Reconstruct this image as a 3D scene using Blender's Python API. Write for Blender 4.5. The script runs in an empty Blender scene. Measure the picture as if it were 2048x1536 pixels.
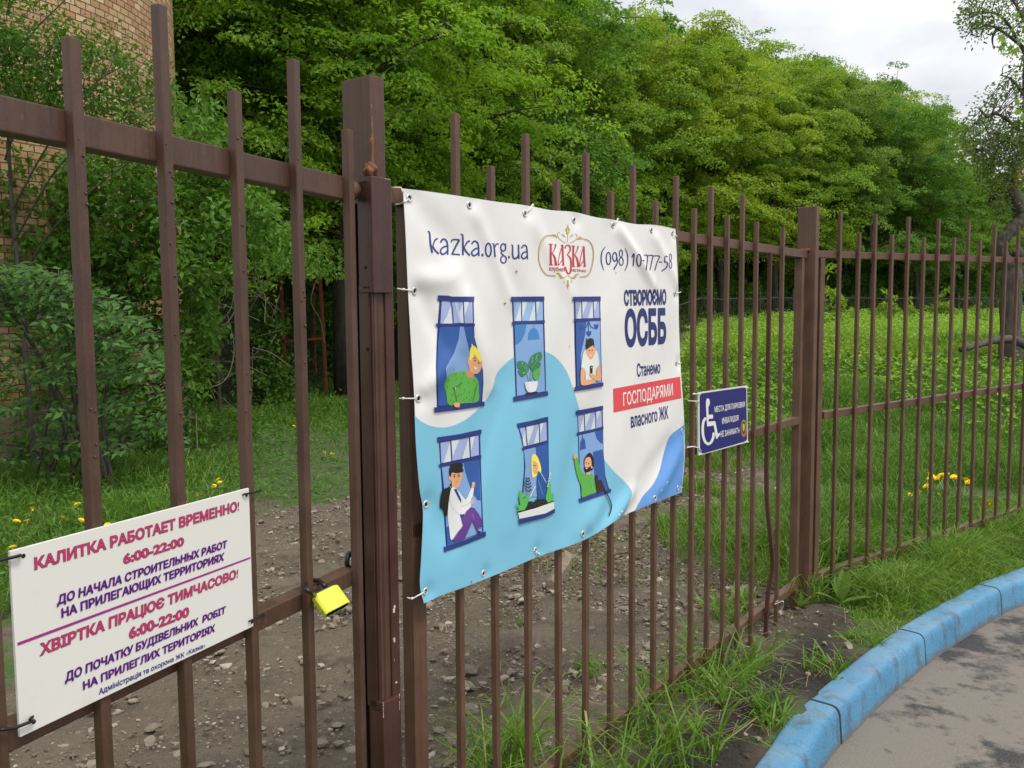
import bpy, bmesh, math, random
import numpy as np
from mathutils import Matrix, Vector

R = math.radians
scene = bpy.context.scene
col = scene.collection
random.seed(7)
rng = np.random.default_rng(7)

# ------------------------------------------------------------------ camera
F, PITCH, ROLL, CAMH = 1716.0, math.atan((768 - 630) / 1716.0), -0.0073, 1.52
FW = np.array([0, math.cos(PITCH), -math.sin(PITCH)])
_r0 = np.array([1.0, 0, 0]); _u0 = np.cross(_r0, FW)
RT = math.cos(ROLL) * _r0 + math.sin(ROLL) * _u0
UP = -math.sin(ROLL) * _r0 + math.cos(ROLL) * _u0
CP = np.array([0, 0, CAMH])
cam = bpy.data.cameras.new('camera'); cam.sensor_width = 36; cam.lens = F / 2048 * 36
cam.clip_start = 0.05; cam.clip_end = 900
camo = bpy.data.objects.new('camera', cam); col.objects.link(camo)
m = Matrix.Identity(4)
for i in range(3):
    m[i][0] = RT[i]; m[i][1] = UP[i]; m[i][2] = -FW[i]; m[i][3] = CP[i]
camo.matrix_world = m
scene.camera = camo

# ------------------------------------------------------------------ sky, sun, exposure
SUN_EL, SUN_AZ = R(60), R(140)          # azimuth clockwise from +Y
world = bpy.data.worlds.new('World'); scene.world = world; world.use_nodes = True
nt = world.node_tree; nt.nodes.clear()
out = nt.nodes.new('ShaderNodeOutputWorld'); bg = nt.nodes.new('ShaderNodeBackground')
sky = nt.nodes.new('ShaderNodeTexSky'); sky.sky_type = 'NISHITA'; sky.sun_disc = False
sky.sun_elevation = SUN_EL; sky.sun_rotation = SUN_AZ
tc = nt.nodes.new('ShaderNodeTexCoord'); mp = nt.nodes.new('ShaderNodeMapping')
mp.inputs['Scale'].default_value = (1.0, 1.0, 2.2)
ns = nt.nodes.new('ShaderNodeTexNoise'); ns.inputs['Scale'].default_value = 3.1; ns.inputs['Detail'].default_value = 5
ns.inputs['Roughness'].default_value = 0.52
rp = nt.nodes.new('ShaderNodeValToRGB')
rp.color_ramp.elements[0].position = 0.36; rp.color_ramp.elements[0].color = (7.6, 7.85, 8.4, 1)
rp.color_ramp.elements[1].position = 0.56; rp.color_ramp.elements[1].color = (11.2, 11.2, 11.3, 1)
mx = nt.nodes.new('ShaderNodeMix'); mx.data_type = 'RGBA'; mx.inputs['Factor'].default_value = 0.93
nt.links.new(tc.outputs['Generated'], mp.inputs['Vector']); nt.links.new(mp.outputs[0], ns.inputs['Vector'])
nt.links.new(ns.outputs['Fac'], rp.inputs[0])
# an overcast sky is brighter overhead than at the horizon
sz_ = nt.nodes.new('ShaderNodeSeparateXYZ'); nt.links.new(tc.outputs['Generated'], sz_.inputs[0])
zr = nt.nodes.new('ShaderNodeMapRange'); zr.inputs['From Min'].default_value = 0.0; zr.inputs['From Max'].default_value = 1.0
zr.inputs['To Min'].default_value = 0.78; zr.inputs['To Max'].default_value = 2.1; nt.links.new(sz_.outputs['Z'], zr.inputs['Value'])
gm = nt.nodes.new('ShaderNodeVectorMath'); gm.operation = 'SCALE'; nt.links.new(rp.outputs[0], gm.inputs[0]); nt.links.new(zr.outputs[0], gm.inputs['Scale'])
nt.links.new(sky.outputs[0], mx.inputs['A']); nt.links.new(gm.outputs[0], mx.inputs['B'])
nt.links.new(mx.outputs['Result'], bg.inputs['Color']); bg.inputs['Strength'].default_value = 0.10
nt.links.new(bg.outputs[0], out.inputs[0])
sun = bpy.data.lights.new('sun', 'SUN'); sun.energy = 2.2; sun.angle = R(12); sun.color = (1.0, 0.95, 0.87)
suno = bpy.data.objects.new('sun', sun); col.objects.link(suno)
sd = Vector((math.sin(SUN_AZ) * math.cos(SUN_EL), math.cos(SUN_AZ) * math.cos(SUN_EL), math.sin(SUN_EL)))
suno.rotation_euler = sd.to_track_quat('Z', 'Y').to_euler()
scene.view_settings.view_transform = 'Standard'; scene.view_settings.look = 'None'
scene.view_settings.gamma = 1; scene.view_settings.exposure = -0.10
scene.view_settings.use_curve_mapping = False

# ------------------------------------------------------------------ helpers: measuring
def ray(x, y):
    return FW + RT * (x - 1024) / F - UP * (y - 768) / F
def on_plane(x, y, p0, n):
    d = ray(x, y); return CP + d * (np.dot(p0 - CP, n) / np.dot(d, n))
GZ = -0.12
def on_ground(x, y, z=GZ):
    return on_plane(x, y, np.array([0, 0, z]), np.array([0, 0, 1.0]))
def at_depth(x, y, Y):
    d = ray(x, y); return CP + d * (Y / d[1])
def hdir(V, yh=625):
    d = ray(V, yh).copy(); d[2] = 0; return d / np.linalg.norm(d)
class Frame:
    """vertical fence line: s along, n outwards (to the road), z up"""
    def __init__(self, o, d):
        self.o = np.array([o[0], o[1], 0.0]); self.d = d; self.n = np.array([d[1], -d[0], 0.0])
    def p(self, s, n, z): return self.o + self.d * s + self.n * n + np.array([0, 0, z])
    def px(self, x, y, n=0.0):
        q = on_plane(x, y, self.o + self.n * n, self.n); return np.dot(q - self.o, self.d), q[2]
FP = on_ground(1612, 1166, 0.0)
FB = Frame(FP, hdir(2360)); FC = Frame(FP, hdir(3475))
_q = on_plane(760, 360, FB.o, FB.n)
FA = Frame(_q, hdir(1826))

# ------------------------------------------------------------------ helpers: objects
def tag(o, label=None, cat=None, group=None, kind=None):
    if label: o['label'] = label
    if cat: o['category'] = cat
    if group: o['group'] = group
    if kind: o['kind'] = kind
    return o
def empty(name, loc, label=None, cat=None, group=None):
    o = bpy.data.objects.new(name, None); o.location = loc; o.empty_display_size = 0.1
    col.objects.link(o); return tag(o, label, cat, group)
def link(name, me, mats, parent=None):
    o = bpy.data.objects.new(name, me); col.objects.link(o)
    for mt in (mats if isinstance(mats, (list, tuple)) else [mats]): me.materials.append(mt)
    if parent is not None:
        o.parent = parent; o.matrix_parent_inverse = Matrix.Translation(parent.location).inverted()
    return o
def np_mesh(name, V, faces, mi=None, smooth=False):
    """faces: list of int arrays (n,k)"""
    me = bpy.data.meshes.new(name); V = np.asarray(V, dtype=np.float32)
    me.vertices.add(len(V)); me.vertices.foreach_set('co', V.ravel())
    fl = [np.asarray(f, dtype=np.int32) for f in faces if len(f)]
    nl = sum(f.size for f in fl); npoly = sum(len(f) for f in fl)
    me.loops.add(nl); me.polygons.add(npoly)
    me.loops.foreach_set('vertex_index', np.concatenate([f.ravel() for f in fl]))
    tot = np.concatenate([np.full(len(f), f.shape[1], dtype=np.int32) for f in fl])
    st = np.concatenate([[0], np.cumsum(tot)[:-1]]).astype(np.int32)
    me.polygons.foreach_set('loop_start', st)
    if mi is not None: me.polygons.foreach_set('material_index', np.asarray(mi, dtype=np.int32))
    me.polygons.foreach_set('use_smooth', np.full(npoly, smooth))
    me.update(calc_edges=True); me.validate(); return me
def bm_obj(name, bm, mats, parent=None, smooth=False):
    me = bpy.data.meshes.new(name); bm.to_mesh(me); bm.free()
    if smooth: me.polygons.foreach_set('use_smooth', [True] * len(me.polygons))
    return link(name, me, mats, parent)
def add_box(bm, fr, s0, s1, n0, n1, z0, z1, bev=0.002, dz=0.0, mi=0):
    """box in a fence frame; dz lifts the far (s1) end"""
    b2 = bmesh.new(); vs = []
    for s, lift in ((s0, 0), (s1, dz)):
        for n in (n0, n1):
            for z in (z0, z1): vs.append(b2.verts.new(fr.p(s, n, z + lift)))
    for f in ((0, 1, 3, 2), (4, 6, 7, 5), (0, 4, 5, 1), (2, 3, 7, 6), (0, 2, 6, 4), (1, 5, 7, 3)):
        b2.faces.new([vs[i] for i in f])
    bmesh.ops.recalc_face_normals(b2, faces=b2.faces)
    if bev: bmesh.ops.bevel(b2, geom=b2.edges[:], offset=bev, segments=2, profile=0.6, affect='EDGES')
    for f in b2.faces: f.material_index = mi
    me = bpy.data.meshes.new('t'); b2.to_mesh(me); b2.free(); bm.from_mesh(me); bpy.data.meshes.remove(me)
def box(name, fr, s0, s1, n0, n1, z0, z1, mt, parent=None, bev=0.002, dz=0.0):
    bm = bmesh.new(); add_box(bm, fr, s0, s1, n0, n1, z0, z1, bev, dz); return bm_obj(name, bm, mt, parent)
class Geo:
    def __init__(self): self.v = []; self.q = []; self.t = []; self.n = 0
    def add(self, V, q=None, t=None):
        V = np.asarray(V, float).reshape(-1, 3)
        if q is not None and len(q): self.q.append(np.asarray(q) + self.n)
        if t is not None and len(t): self.t.append(np.asarray(t) + self.n)
        self.v.append(V); self.n += len(V)
    def tube(self, pts, rad, k=6, cap=True):
        pts = np.asarray(pts, float); m_ = len(pts); rad = np.broadcast_to(np.asarray(rad, float), (m_,))
        tan = np.gradient(pts, axis=0); tan /= np.linalg.norm(tan, axis=1)[:, None] + 1e-9
        ref = np.array([0.31, 0.2, 0.93]) if abs(tan[:, 2]).mean() < 0.8 else np.array([1.0, 0.1, 0])
        a = np.cross(tan, ref); a /= np.linalg.norm(a, axis=1)[:, None] + 1e-9; b = np.cross(tan, a)
        th = np.arange(k) / k * 2 * np.pi
        V = pts[:, None] + rad[:, None, None] * (a[:, None] * np.cos(th)[None, :, None] + b[:, None] * np.sin(th)[None, :, None])
        i = np.arange(m_ - 1)[:, None] * k; j = np.arange(k)[None]; j2 = (j + 1) % k
        q = np.stack([i + j, i + j2, i + k + j2, i + k + j], -1).reshape(-1, 4)
        V = V.reshape(-1, 3); t = None
        if cap:
            V = np.vstack([V, pts[0], pts[-1]]); c0, c1 = m_ * k, m_ * k + 1; jj = np.arange(k)
            t = np.vstack([np.stack([np.full(k, c0), (jj + 1) % k, jj], 1),
                           np.stack([np.full(k, c1), (m_ - 1) * k + jj, (m_ - 1) * k + (jj + 1) % k], 1)])
        self.add(V, q, t)
    def mesh(self, name, smooth=False):
        f = []
        if self.q: f.append(np.vstack(self.q))
        if self.t: f.append(np.vstack(self.t))
        return np_mesh(name, np.vstack(self.v), f, smooth=smooth)
    def obj(self, name, mats, parent=None, smooth=False): return link(name, self.mesh(name, smooth), mats, parent)
def spline(pts, n=6, closed=False):
    p = np.asarray(pts, float); k = len(p); outp = []
    rngi = range(k if closed else k - 1)
    for i in rngi:
        p0 = p[(i - 1) % k] if closed or i > 0 else 2 * p[0] - p[1]
        p1 = p[i]; p2 = p[(i + 1) % k]
        p3 = p[(i + 2) % k] if closed or i + 2 < k else 2 * p[-1] - p[-2]
        for j in range(n):
            t = j / n
            outp.append(0.5 * (2 * p1 + (p2 - p0) * t + (2 * p0 - 5 * p1 + 4 * p2 - p3) * t * t + (3 * p1 - p0 - 3 * p2 + p3) * t ** 3))
    if not closed: outp.append(p[-1])
    return np.array(outp)
def sstep(a, b, x):
    t = np.clip((np.asarray(x, float) - a) / (b - a), 0, 1); return t * t * (3 - 2 * t)

# ------------------------------------------------------------------ helpers: materials
def lin(c):
    return tuple(((v / 255) / 12.92 if v / 255 <= 0.04045 else ((v / 255 + 0.055) / 1.055) ** 2.4) for v in c)
def newmat(name):
    mt = bpy.data.materials.new(name); mt.use_nodes = True
    return mt, mt.node_tree, mt.node_tree.nodes['Principled BSDF']
def noise(nt, vec, scale, detail=4, rough=0.55, dim='3D'):
    n = nt.nodes.new('ShaderNodeTexNoise'); n.inputs['Scale'].default_value = scale
    n.inputs['Detail'].default_value = detail; n.inputs['Roughness'].default_value = rough
    if vec is not None: nt.links.new(vec, n.inputs['Vector'])
    return n.outputs['Fac']
def ramp(nt, fac, stops):
    r = nt.nodes.new('ShaderNodeValToRGB'); e = r.color_ramp.elements
    while len(e) < len(stops): e.new(0.5)
    for el, (p, c) in zip(e, stops):
        el.position = p; el.color = (c[0], c[1], c[2], 1) if not isinstance(c, (int, float)) else (c, c, c, 1)
    nt.links.new(fac, r.inputs[0]); return r.outputs[0]
def mixc(nt, fac, a, b, mode='MIX'):
    n = nt.nodes.new('ShaderNodeMix'); n.data_type = 'RGBA'; n.blend_type = mode
    for sock, v in ((n.inputs['Factor'], fac), (n.inputs['A'], a), (n.inputs['B'], b)):
        if isinstance(v, (int, float)): sock.default_value = v
        elif isinstance(v, tuple): sock.default_value = (v[0], v[1], v[2], 1)
        else: nt.links.new(v, sock)
    return n.outputs['Result']
def math_(nt, op, a, b=0.0):
    n = nt.nodes.new('ShaderNodeMath'); n.operation = op
    for s, v in ((n.inputs[0], a), (n.inputs[1], b)):
        if isinstance(v, (int, float)): s.default_value = v
        else: nt.links.new(v, s)
    return n.outputs[0]
def bump(nt, h, strength, dist, bsdf):
    b = nt.nodes.new('ShaderNodeBump'); b.inputs['Strength'].default_value = strength; b.inputs['Distance'].default_value = dist
    nt.links.new(h, b.inputs['Height']); nt.links.new(b.outputs[0], bsdf.inputs['Normal'])
def pos(nt): return nt.nodes.new('ShaderNodeNewGeometry').outputs['Position']
def plain(name, rgb, rough=0.6, metal=0.0, var=0.12, scale=40, bmp=0.0):
    mt, nt, b = newmat(name); c = lin(rgb)
    f = noise(nt, pos(nt), scale, 3)
    nt.links.new(mixc(nt, f, tuple(v * (1 - var) for v in c), tuple(min(v * (1 + var), 1) for v in c)), b.inputs['Base Color'])
    b.inputs['Roughness'].default_value = rough; b.inputs['Metallic'].default_value = metal
    if bmp: bump(nt, f, bmp, 0.002, b)
    return mt
def paint(name, c1, c2, rough=0.5, rust=0.655, rustc=(0.16, 0.065, 0.03)):
    """brushed enamel on steel: mottling, drips, rust where it has gone through"""
    mt, nt, b = newmat(name); P = pos(nt)
    f = noise(nt, P, 9, 5); base = mixc(nt, ramp(nt, f, [(0.35, 0.0), (0.65, 1.0)]), c1, c2)
    g = noise(nt, P, 160, 3, 0.7)
    mpb = nt.nodes.new('ShaderNodeMapping'); nt.links.new(P, mpb.inputs[0]); mpb.inputs['Scale'].default_value = (1, 1, 0.06)
    base = mixc(nt, math_(nt, 'MULTIPLY', ramp(nt, noise(nt, mpb.outputs[0], 70, 4, 0.7), [(0.45, 0.0), (0.68, 1.0)]), 0.55), base, tuple(v * 0.55 for v in c1))
    base = mixc(nt, math_(nt, 'MULTIPLY', ramp(nt, g, [(0.5, 0.0), (0.75, 1.0)]), math_(nt, 'MULTIPLY', noise(nt, P, 3.1, 3), 0.5)), base, tuple(v * 1.7 for v in c2))
    r_ = ramp(nt, math_(nt, 'ADD', math_(nt, 'MULTIPLY', noise(nt, P, 5.5, 6, 0.7), 0.8), math_(nt, 'MULTIPLY', noise(nt, P, 60, 3), 0.2)), [(rust, 0.0), (rust + 0.05, 1.0)])
    nt.links.new(mixc(nt, math_(nt, 'MULTIPLY', r_, 0.8), base, rustc), b.inputs['Base Color'])
    nt.links.new(ramp(nt, f, [(0.3, rough - 0.1), (0.7, rough + 0.12)]), b.inputs['Roughness'])
    mp = nt.nodes.new('ShaderNodeMapping'); nt.links.new(P, mp.inputs[0]); mp.inputs['Scale'].default_value = (1, 1, 0.35)
    h = math_(nt, 'ADD', noise(nt, mp.outputs[0], 120, 4), math_(nt, 'MULTIPLY', noise(nt, P, 420, 2), 0.5))
    bump(nt, h, 0.28, 0.0025, b); return mt
def leafmat(name, dark, light, trans=0.35, tip=None, vscale=0.45, rough=0.45, tboost=1.25, spec=0.25):
    """fresh leaf: each leaf its own tint, clumps of lighter and darker growth, light passing through"""
    mt, nt, b = newmat(name)
    geo = nt.nodes.new('ShaderNodeNewGeometry'); oi = nt.nodes.new('ShaderNodeObjectInfo')
    isl = geo.outputs['Random Per Island']
    n1 = noise(nt, geo.outputs['Position'], vscale, 3)
    f = math_(nt, 'ADD', math_(nt, 'MULTIPLY', isl, 0.45), math_(nt, 'MULTIPLY', ramp(nt, n1, [(0.3, 0.0), (0.7, 1.0)]), 0.35))
    f = math_(nt, 'ADD', f, math_(nt, 'MULTIPLY', oi.outputs['Random'], 0.2))
    c = mixc(nt, f, dark, light)
    if tip: c = mixc(nt, ramp(nt, isl, [(0.86, 0.0), (0.97, 0.7)]), c, tip)
    nt.links.new(c, b.inputs['Base Color']); b.inputs['Roughness'].default_value = rough
    b.inputs['Specular IOR Level'].default_value = spec
    t = nt.nodes.new('ShaderNodeBsdfTranslucent')
    nt.links.new(mixc(nt, 1.0, c, (tboost * 1.05, tboost, 0.65), 'MULTIPLY'), t.inputs['Color'])
    ms = nt.nodes.new('ShaderNodeMixShader'); ms.inputs[0].default_value = trans
    o = nt.nodes['Material Output']
    nt.links.new(b.outputs[0], ms.inputs[1]); nt.links.new(t.outputs[0], ms.inputs[2]); nt.links.new(ms.outputs[0], o.inputs[0])
    return mt
def barkmat(name, c1, c2, scale=14):
    mt, nt, b = newmat(name); P = pos(nt)
    mp = nt.nodes.new('ShaderNodeMapping'); nt.links.new(P, mp.inputs[0]); mp.inputs['Scale'].default_value = (1, 1, 0.22)
    f = noise(nt, mp.outputs[0], scale, 6, 0.65)
    nt.links.new(ramp(nt, f, [(0.3, c1), (0.7, c2)]), b.inputs['Base Color']); b.inputs['Roughness'].default_value = 0.9
    bump(nt, f, 0.8, 0.02, b); return mt

BROWN = paint('brown_enamel', (0.092, 0.045, 0.027), (0.128, 0.068, 0.040), 0.55)
GATEB = paint('dark_brown_enamel', (0.064, 0.030, 0.018), (0.094, 0.048, 0.030), 0.5)
OXIDE = paint('red_brown_enamel', (0.050, 0.018, 0.013), (0.070, 0.027, 0.020), 0.36, 0.74)
BLACK = plain('black_steel', (26, 26, 27), 0.4, 0.2)
GAPSHADE = plain('black_gap_shade', (18, 19, 18), 0.8)
NYLON = plain('white_nylon', (222, 220, 212), 0.4)
STEEL = plain('zinc_plated_steel', (205, 207, 205), 0.38, 0.45)
DARKHOLE = plain('dark_hollow', (12, 11, 10), 0.9)

# ------------------------------------------------------------------ terrain
def hz(X, Y):
    X = np.asarray(X, float); Y = np.asarray(Y, float)
    a = X / np.maximum(Y, 1.0)
    k = sstep(0.10, 0.24, a)
    z = GZ + k * (0.95 * sstep(7.8, 17.5, Y) + 0.011 * np.clip(Y - 17.5, 0, 60))
    z += (1 - k) * 0.006 * np.clip(Y - 14, 0, 60)
    z += 0.05 * sstep(7, 14, Y) * np.sin(X * 1.7 + 0.6 * Y) * np.cos(Y * 1.1)
    z += 0.012 * np.sin(X * 5.1 + 1.3) * np.sin(Y * 4.3) + 0.006 * np.sin(X * 13 + Y * 9)
    return z
# kerb line in plan (front top edge, along the road)
KT = -0.105
kin = np.array([on_ground(x, y, KT)[:2] for x, y in ((1500, 1536), (1625, 1400), (1803, 1255), (1960, 1170), (2048, 1127))])
kfr = np.array([on_ground(x, y, KT)[:2] for x, y in ((1595, 1536), (1680, 1415), (1850, 1270), (2003, 1178), (2048, 1160))])
def kerb_ext(p):
    d0 = p[0] - p[1]; d0 /= np.linalg.norm(d0); d1 = p[-1] - p[-2]; d1 /= np.linalg.norm(d1)
    pre = [p[0] + d0 * t for t in (2.6, 1.7, 0.8)]; post = [p[-1] + d1 * t for t in (0.9, 2.0, 4.0, 8.0)]
    return np.vstack([pre, p, post])
kfrE = kerb_ext(kfr)
def side_of(poly, X, Y):
    """signed distance to an open polyline, positive on its right"""
    best = np.full(np.shape(X), 1e9); sg = np.zeros(np.shape(X))
    for a, b in zip(poly[:-1], poly[1:]):
        d = b - a; L = np.dot(d, d); t = np.clip(((X - a[0]) * d[0] + (Y - a[1]) * d[1]) / L, 0, 1)
        ex = X - a[0] - t * d[0]; ey = Y - a[1] - t * d[1]; r = np.hypot(ex, ey)
        c = -(d[0] * (Y - a[1]) - d[1] * (X - a[0]))
        up = r < best; best = np.where(up, r, best); sg = np.where(up, np.sign(c), sg)
    return best * sg
def in_poly(P, X, Y):
    ins = np.zeros(np.shape(X), bool); n = len(P)
    for i in range(n):
        x1, y1 = P[i]; x2, y2 = P[(i + 1) % n]
        c = ((y1 > Y) != (y2 > Y)) & (X < (x2 - x1) * (Y - y1) / (y2 - y1 + 1e-12) + x1); ins ^= c
    return ins
def poly_sd(P, X, Y):
    best = np.full(np.shape(X), 1e9); n = len(P)
    for i in range(n):
        a = P[i]; d = P[(i + 1) % n] - a; t = np.clip(((X - a[0]) * d[0] + (Y - a[1]) * d[1]) / np.dot(d, d), 0, 1)
        best = np.minimum(best, np.hypot(X - a[0] - t * d[0], Y - a[1] - t * d[1]))
    return np.where(in_poly(P, X, Y), best, -best)
def gp(*pts): return np.array([on_ground(x, y)[:2] for x, y in pts])
DIRT = gp((-300, 1750), (-60, 1330), (150, 1160), (420, 1050), (520, 1010), (640, 1008), (800, 985), (1000, 905), (1200, 880), (1366, 880),
          (1460, 930), (1560, 1010), (1590, 1120), (1600, 1185), (1700, 1205), (1760, 1215), (1800, 1250), (1790, 1285), (1690, 1385), (1560, 1480), (1400, 1700), (600, 2100))
PATH = gp((560, 960), (640, 900), (900, 800), (1366, 700), (1440, 700), (1400, 780), (1300, 900), (800, 970))
def vnoise(X, Y, s, seed=0):
    xs = np.asarray(X) * s; ys = np.asarray(Y) * s; xi = np.floor(xs).astype(int); yi = np.floor(ys).astype(int)
    fx = xs - xi; fy = ys - yi; fx = fx * fx * (3 - 2 * fx); fy = fy * fy * (3 - 2 * fy)
    def h(a, b):
        n = (a * 374761393 + b * 668265263 + seed * 69069) & 0x7fffffff; n = (n ^ (n >> 13)) * 1274126177 & 0x7fffffff
        return ((n ^ (n >> 16)) & 0xffff) / 65535.0
    return (h(xi, yi) * (1 - fx) + h(xi + 1, yi) * fx) * (1 - fy) + (h(xi, yi + 1) * (1 - fx) + h(xi + 1, yi + 1) * fx) * fy
def dirtmask(X, Y):
    """1 on bare earth, 0 under grass"""
    w = (vnoise(X, Y, 1.6, 1) - 0.5) * 0.9 + (vnoise(X, Y, 5, 2) - 0.5) * 0.35
    d = sstep(-0.25, 0.25, poly_sd(DIRT, X, Y) + w * 0.8)
    p = sstep(-0.5, 0.6, poly_sd(PATH, X, Y) + w) * 0.44
    return np.maximum(d, p)
def build_ground():
    xs = np.concatenate([np.linspace(-160, -14, 30)[:-1], np.linspace(-14, -3, 56)[:-1], np.linspace(-3, 6, 181)[:-1], np.linspace(6, 30, 97)[:-1], np.linspace(30, 200, 36)])
    ys = np.concatenate([np.linspace(-30, 0, 11)[:-1], np.linspace(0, 9, 181)[:-1], np.linspace(9, 32, 93)[:-1], np.linspace(32, 320, 60)])
    X, Y = np.meshgrid(xs, ys); Z = hz(X, Y)
    sk = side_of(kfrE, X, Y)                       # road side sinks under the asphalt
    Z = np.where(sk > -0.10, np.minimum(Z, -0.42), Z)
    dm = dirtmask(X, Y)
    Z = Z + dm * ((vnoise(X, Y, 4, 5) - 0.5) * 0.05 + (vnoise(X, Y, 11, 6) - 0.5) * 0.030 + (vnoise(X, Y, 24, 7) - 0.5) * 0.014)
    nx, ny = len(xs), len(ys); V = np.stack([X, Y, Z], -1).reshape(-1, 3)
    i = np.arange(ny - 1)[:, None] * nx + np.arange(nx - 1)[None]
    q = np.stack([i, i + 1, i + nx + 1, i + nx], -1).reshape(-1, 4)
    me = np_mesh('ground', V, [q], smooth=True)
    at = me.attributes.new('bare', 'FLOAT', 'POINT'); at.data.foreach_set('value', dm.ravel().astype(np.float32))
    wet = sstep(0.0, 0.4, poly_sd(gp((300, 1490), (520, 1480), (680, 1500), (650, 1650), (300, 1650)), X, Y))
    fr = (np.array([X, Y]).transpose(1, 2, 0) - FB.o[:2]) @ FB.n[:2]
    soil = sstep(-0.05, 0.25, fr) * dm
    at = me.attributes.new('soil', 'FLOAT', 'POINT'); at.data.foreach_set('value', soil.ravel().astype(np.float32))
    at = me.attributes.new('damp', 'FLOAT', 'POINT'); at.data.foreach_set('value', wet.ravel().astype(np.float32))
    mt, nt, b = newmat('earth_and_turf'); P = pos(nt)
    def attr(n):
        a = nt.nodes.new('ShaderNodeAttribute'); a.attribute_name = n; return a.outputs['Fac']
    n1 = noise(nt, P, 2.2, 6, 0.6); n2 = noise(nt, P, 28, 5, 0.65); n3 = noise(nt, P, 110, 3, 0.6)
    earth = ramp(nt, n1, [(0.3, (0.092, 0.068, 0.045)), (0.55, (0.138, 0.108, 0.076)), (0.75, (0.190, 0.154, 0.113))])
    earth = mixc(nt, ramp(nt, n2, [(0.35, 0.0), (0.7, 0.75)]), earth, (0.155, 0.123, 0.088))
    vo = nt.nodes.new('ShaderNodeTexVoronoi'); vo.inputs['Scale'].default_value = 46; nt.links.new(P, vo.inputs['Vector'])
    gr = ramp(nt, vo.outputs['Distance'], [(0.18, 1.0), (0.3, 0.0)])
    sel = nt.nodes.new('ShaderNodeSeparateColor'); nt.links.new(vo.outputs['Color'], sel.inputs[0])
    gr = math_(nt, 'MULTIPLY', gr, ramp(nt, sel.outputs[0], [(0.72, 0.0), (0.78, 1.0)]))
    earth = mixc(nt, gr, earth, mixc(nt, sel.outputs[1], (0.19, 0.16, 0.13), (0.32, 0.28, 0.235)))
    vo2 = nt.nodes.new('ShaderNodeTexVoronoi'); vo2.inputs['Scale'].default_value = 21; nt.links.new(mixc(nt, 0.12, P, nt.nodes.new('ShaderNodeTexNoise').outputs['Color']), vo2.inputs['Vector'])
    gr2 = ramp(nt, vo2.outputs['Distance'], [(0.26, 1.0), (0.36, 0.0)])
    se2 = nt.nodes.new('ShaderNodeSeparateColor'); nt.links.new(vo2.outputs['Color'], se2.inputs[0])
    gr2 = math_(nt, 'MULTIPLY', gr2, ramp(nt, math_(nt, 'ADD', se2.outputs[0], math_(nt, 'MULTIPLY', n1, .4)), [(0.80, 0.0), (0.86, 1.0)]))
    earth = mixc(nt, gr2, earth, mixc(nt, se2.outputs[1], (0.13, 0.10, 0.076), (0.23, 0.19, 0.148)))
    soilc = ramp(nt, n2, [(0.3, (0.016, 0.012, 0.009)), (0.7, (0.036, 0.027, 0.020))])
    earth = mixc(nt, ramp(nt, noise(nt, P, 4.5, 6, 0.7), [(0.52, 0.0), (0.66, 0.65)]), earth, (0.052, 0.040, 0.029))
    earth = mixc(nt, attr('soil'), earth, soilc)
    earth = mixc(nt, math_(nt, 'MULTIPLY', attr('damp'), 0.55), earth, (0.035, 0.028, 0.02))
    turf = ramp(nt, noise(nt, P, 6, 5, 0.7), [(0.3, (0.035, 0.070, 0.014)), (0.5, (0.070, 0.125, 0.026)), (0.68, (0.11, 0.105, 0.055))])
    mk = math_(nt, 'ADD', attr('bare'), math_(nt, 'MULTIPLY', math_(nt, 'SUBTRACT', noise(nt, P, 9, 5, 0.7), 0.5), 0.9))
    c = mixc(nt, ramp(nt, mk, [(0.38, 0.0), (0.62, 1.0)]), turf, earth)
    nt.links.new(c, b.inputs['Base Color'])
    nt.links.new(math_(nt, 'SUBTRACT', 0.92, math_(nt, 'MULTIPLY', attr('damp'), 0.45)), b.inputs['Roughness'])
    h = math_(nt, 'ADD', n2, math_(nt, 'ADD', math_(nt, 'MULTIPLY', n3, 0.4), math_(nt, 'MULTIPLY', math_(nt, 'ADD', gr, math_(nt, 'MULTIPLY', gr2, 1.3)), 0.35)))
    bump(nt, h, 0.9, 0.035, b)
    o = link('ground', me, mt); tag(o, kind='structure')
    # asphalt sheet
    back = [(60, 40), (60, -25), (-30, -25)]
    fr_in = kfrE + (kerb_normal(kfrE) * -0.05)
    ring = [np.array(p) for p in back]
    left = kfrE[0]
    pts = list(fr_in) + [np.array([fr_in[-1][0] + 40, fr_in[-1][1] + 22]), np.array([70, -25]), np.array([-12, -25]), np.array([left[0] - 4, left[1] - 6])]
    bm = bmesh.new(); vs = [bm.verts.new((p[0], p[1], -0.262)) for p in pts]; bm.faces.new(vs)
    bmesh.ops.triangulate(bm, faces=bm.faces)
    mt, nt, b = newmat('worn_asphalt'); P = pos(nt)
    n1 = noise(nt, P, 1.25, 8, 0.7); n2 = noise(nt, P, 190, 2, 0.6); n3 = noise(nt, P, 7, 5, 0.65)
    mk = math_(nt, 'ADD', math_(nt, 'MULTIPLY', n1, 0.7), math_(nt, 'MULTIPLY', n3, 0.3))
    agg = ramp(nt, n2, [(0.35, (0.020, 0.019, 0.019)), (0.58, (0.042, 0.040, 0.040)), (0.72, (0.15, 0.145, 0.14))])
    sand = ramp(nt, n2, [(0.3, (0.140, 0.121, 0.100)), (0.7, (0.205, 0.180, 0.152))])
    dk = ramp(nt, mk, [(0.455, 0.0), (0.515, 1.0)])
    nt.links.new(mixc(nt, dk, agg, sand), b.inputs['Base Color']); b.inputs['Roughness'].default_value = 0.85
    bump(nt, n2, 0.5, 0.006, b)
    tag(bm_obj('road', bm, mt), kind='structure')
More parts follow.
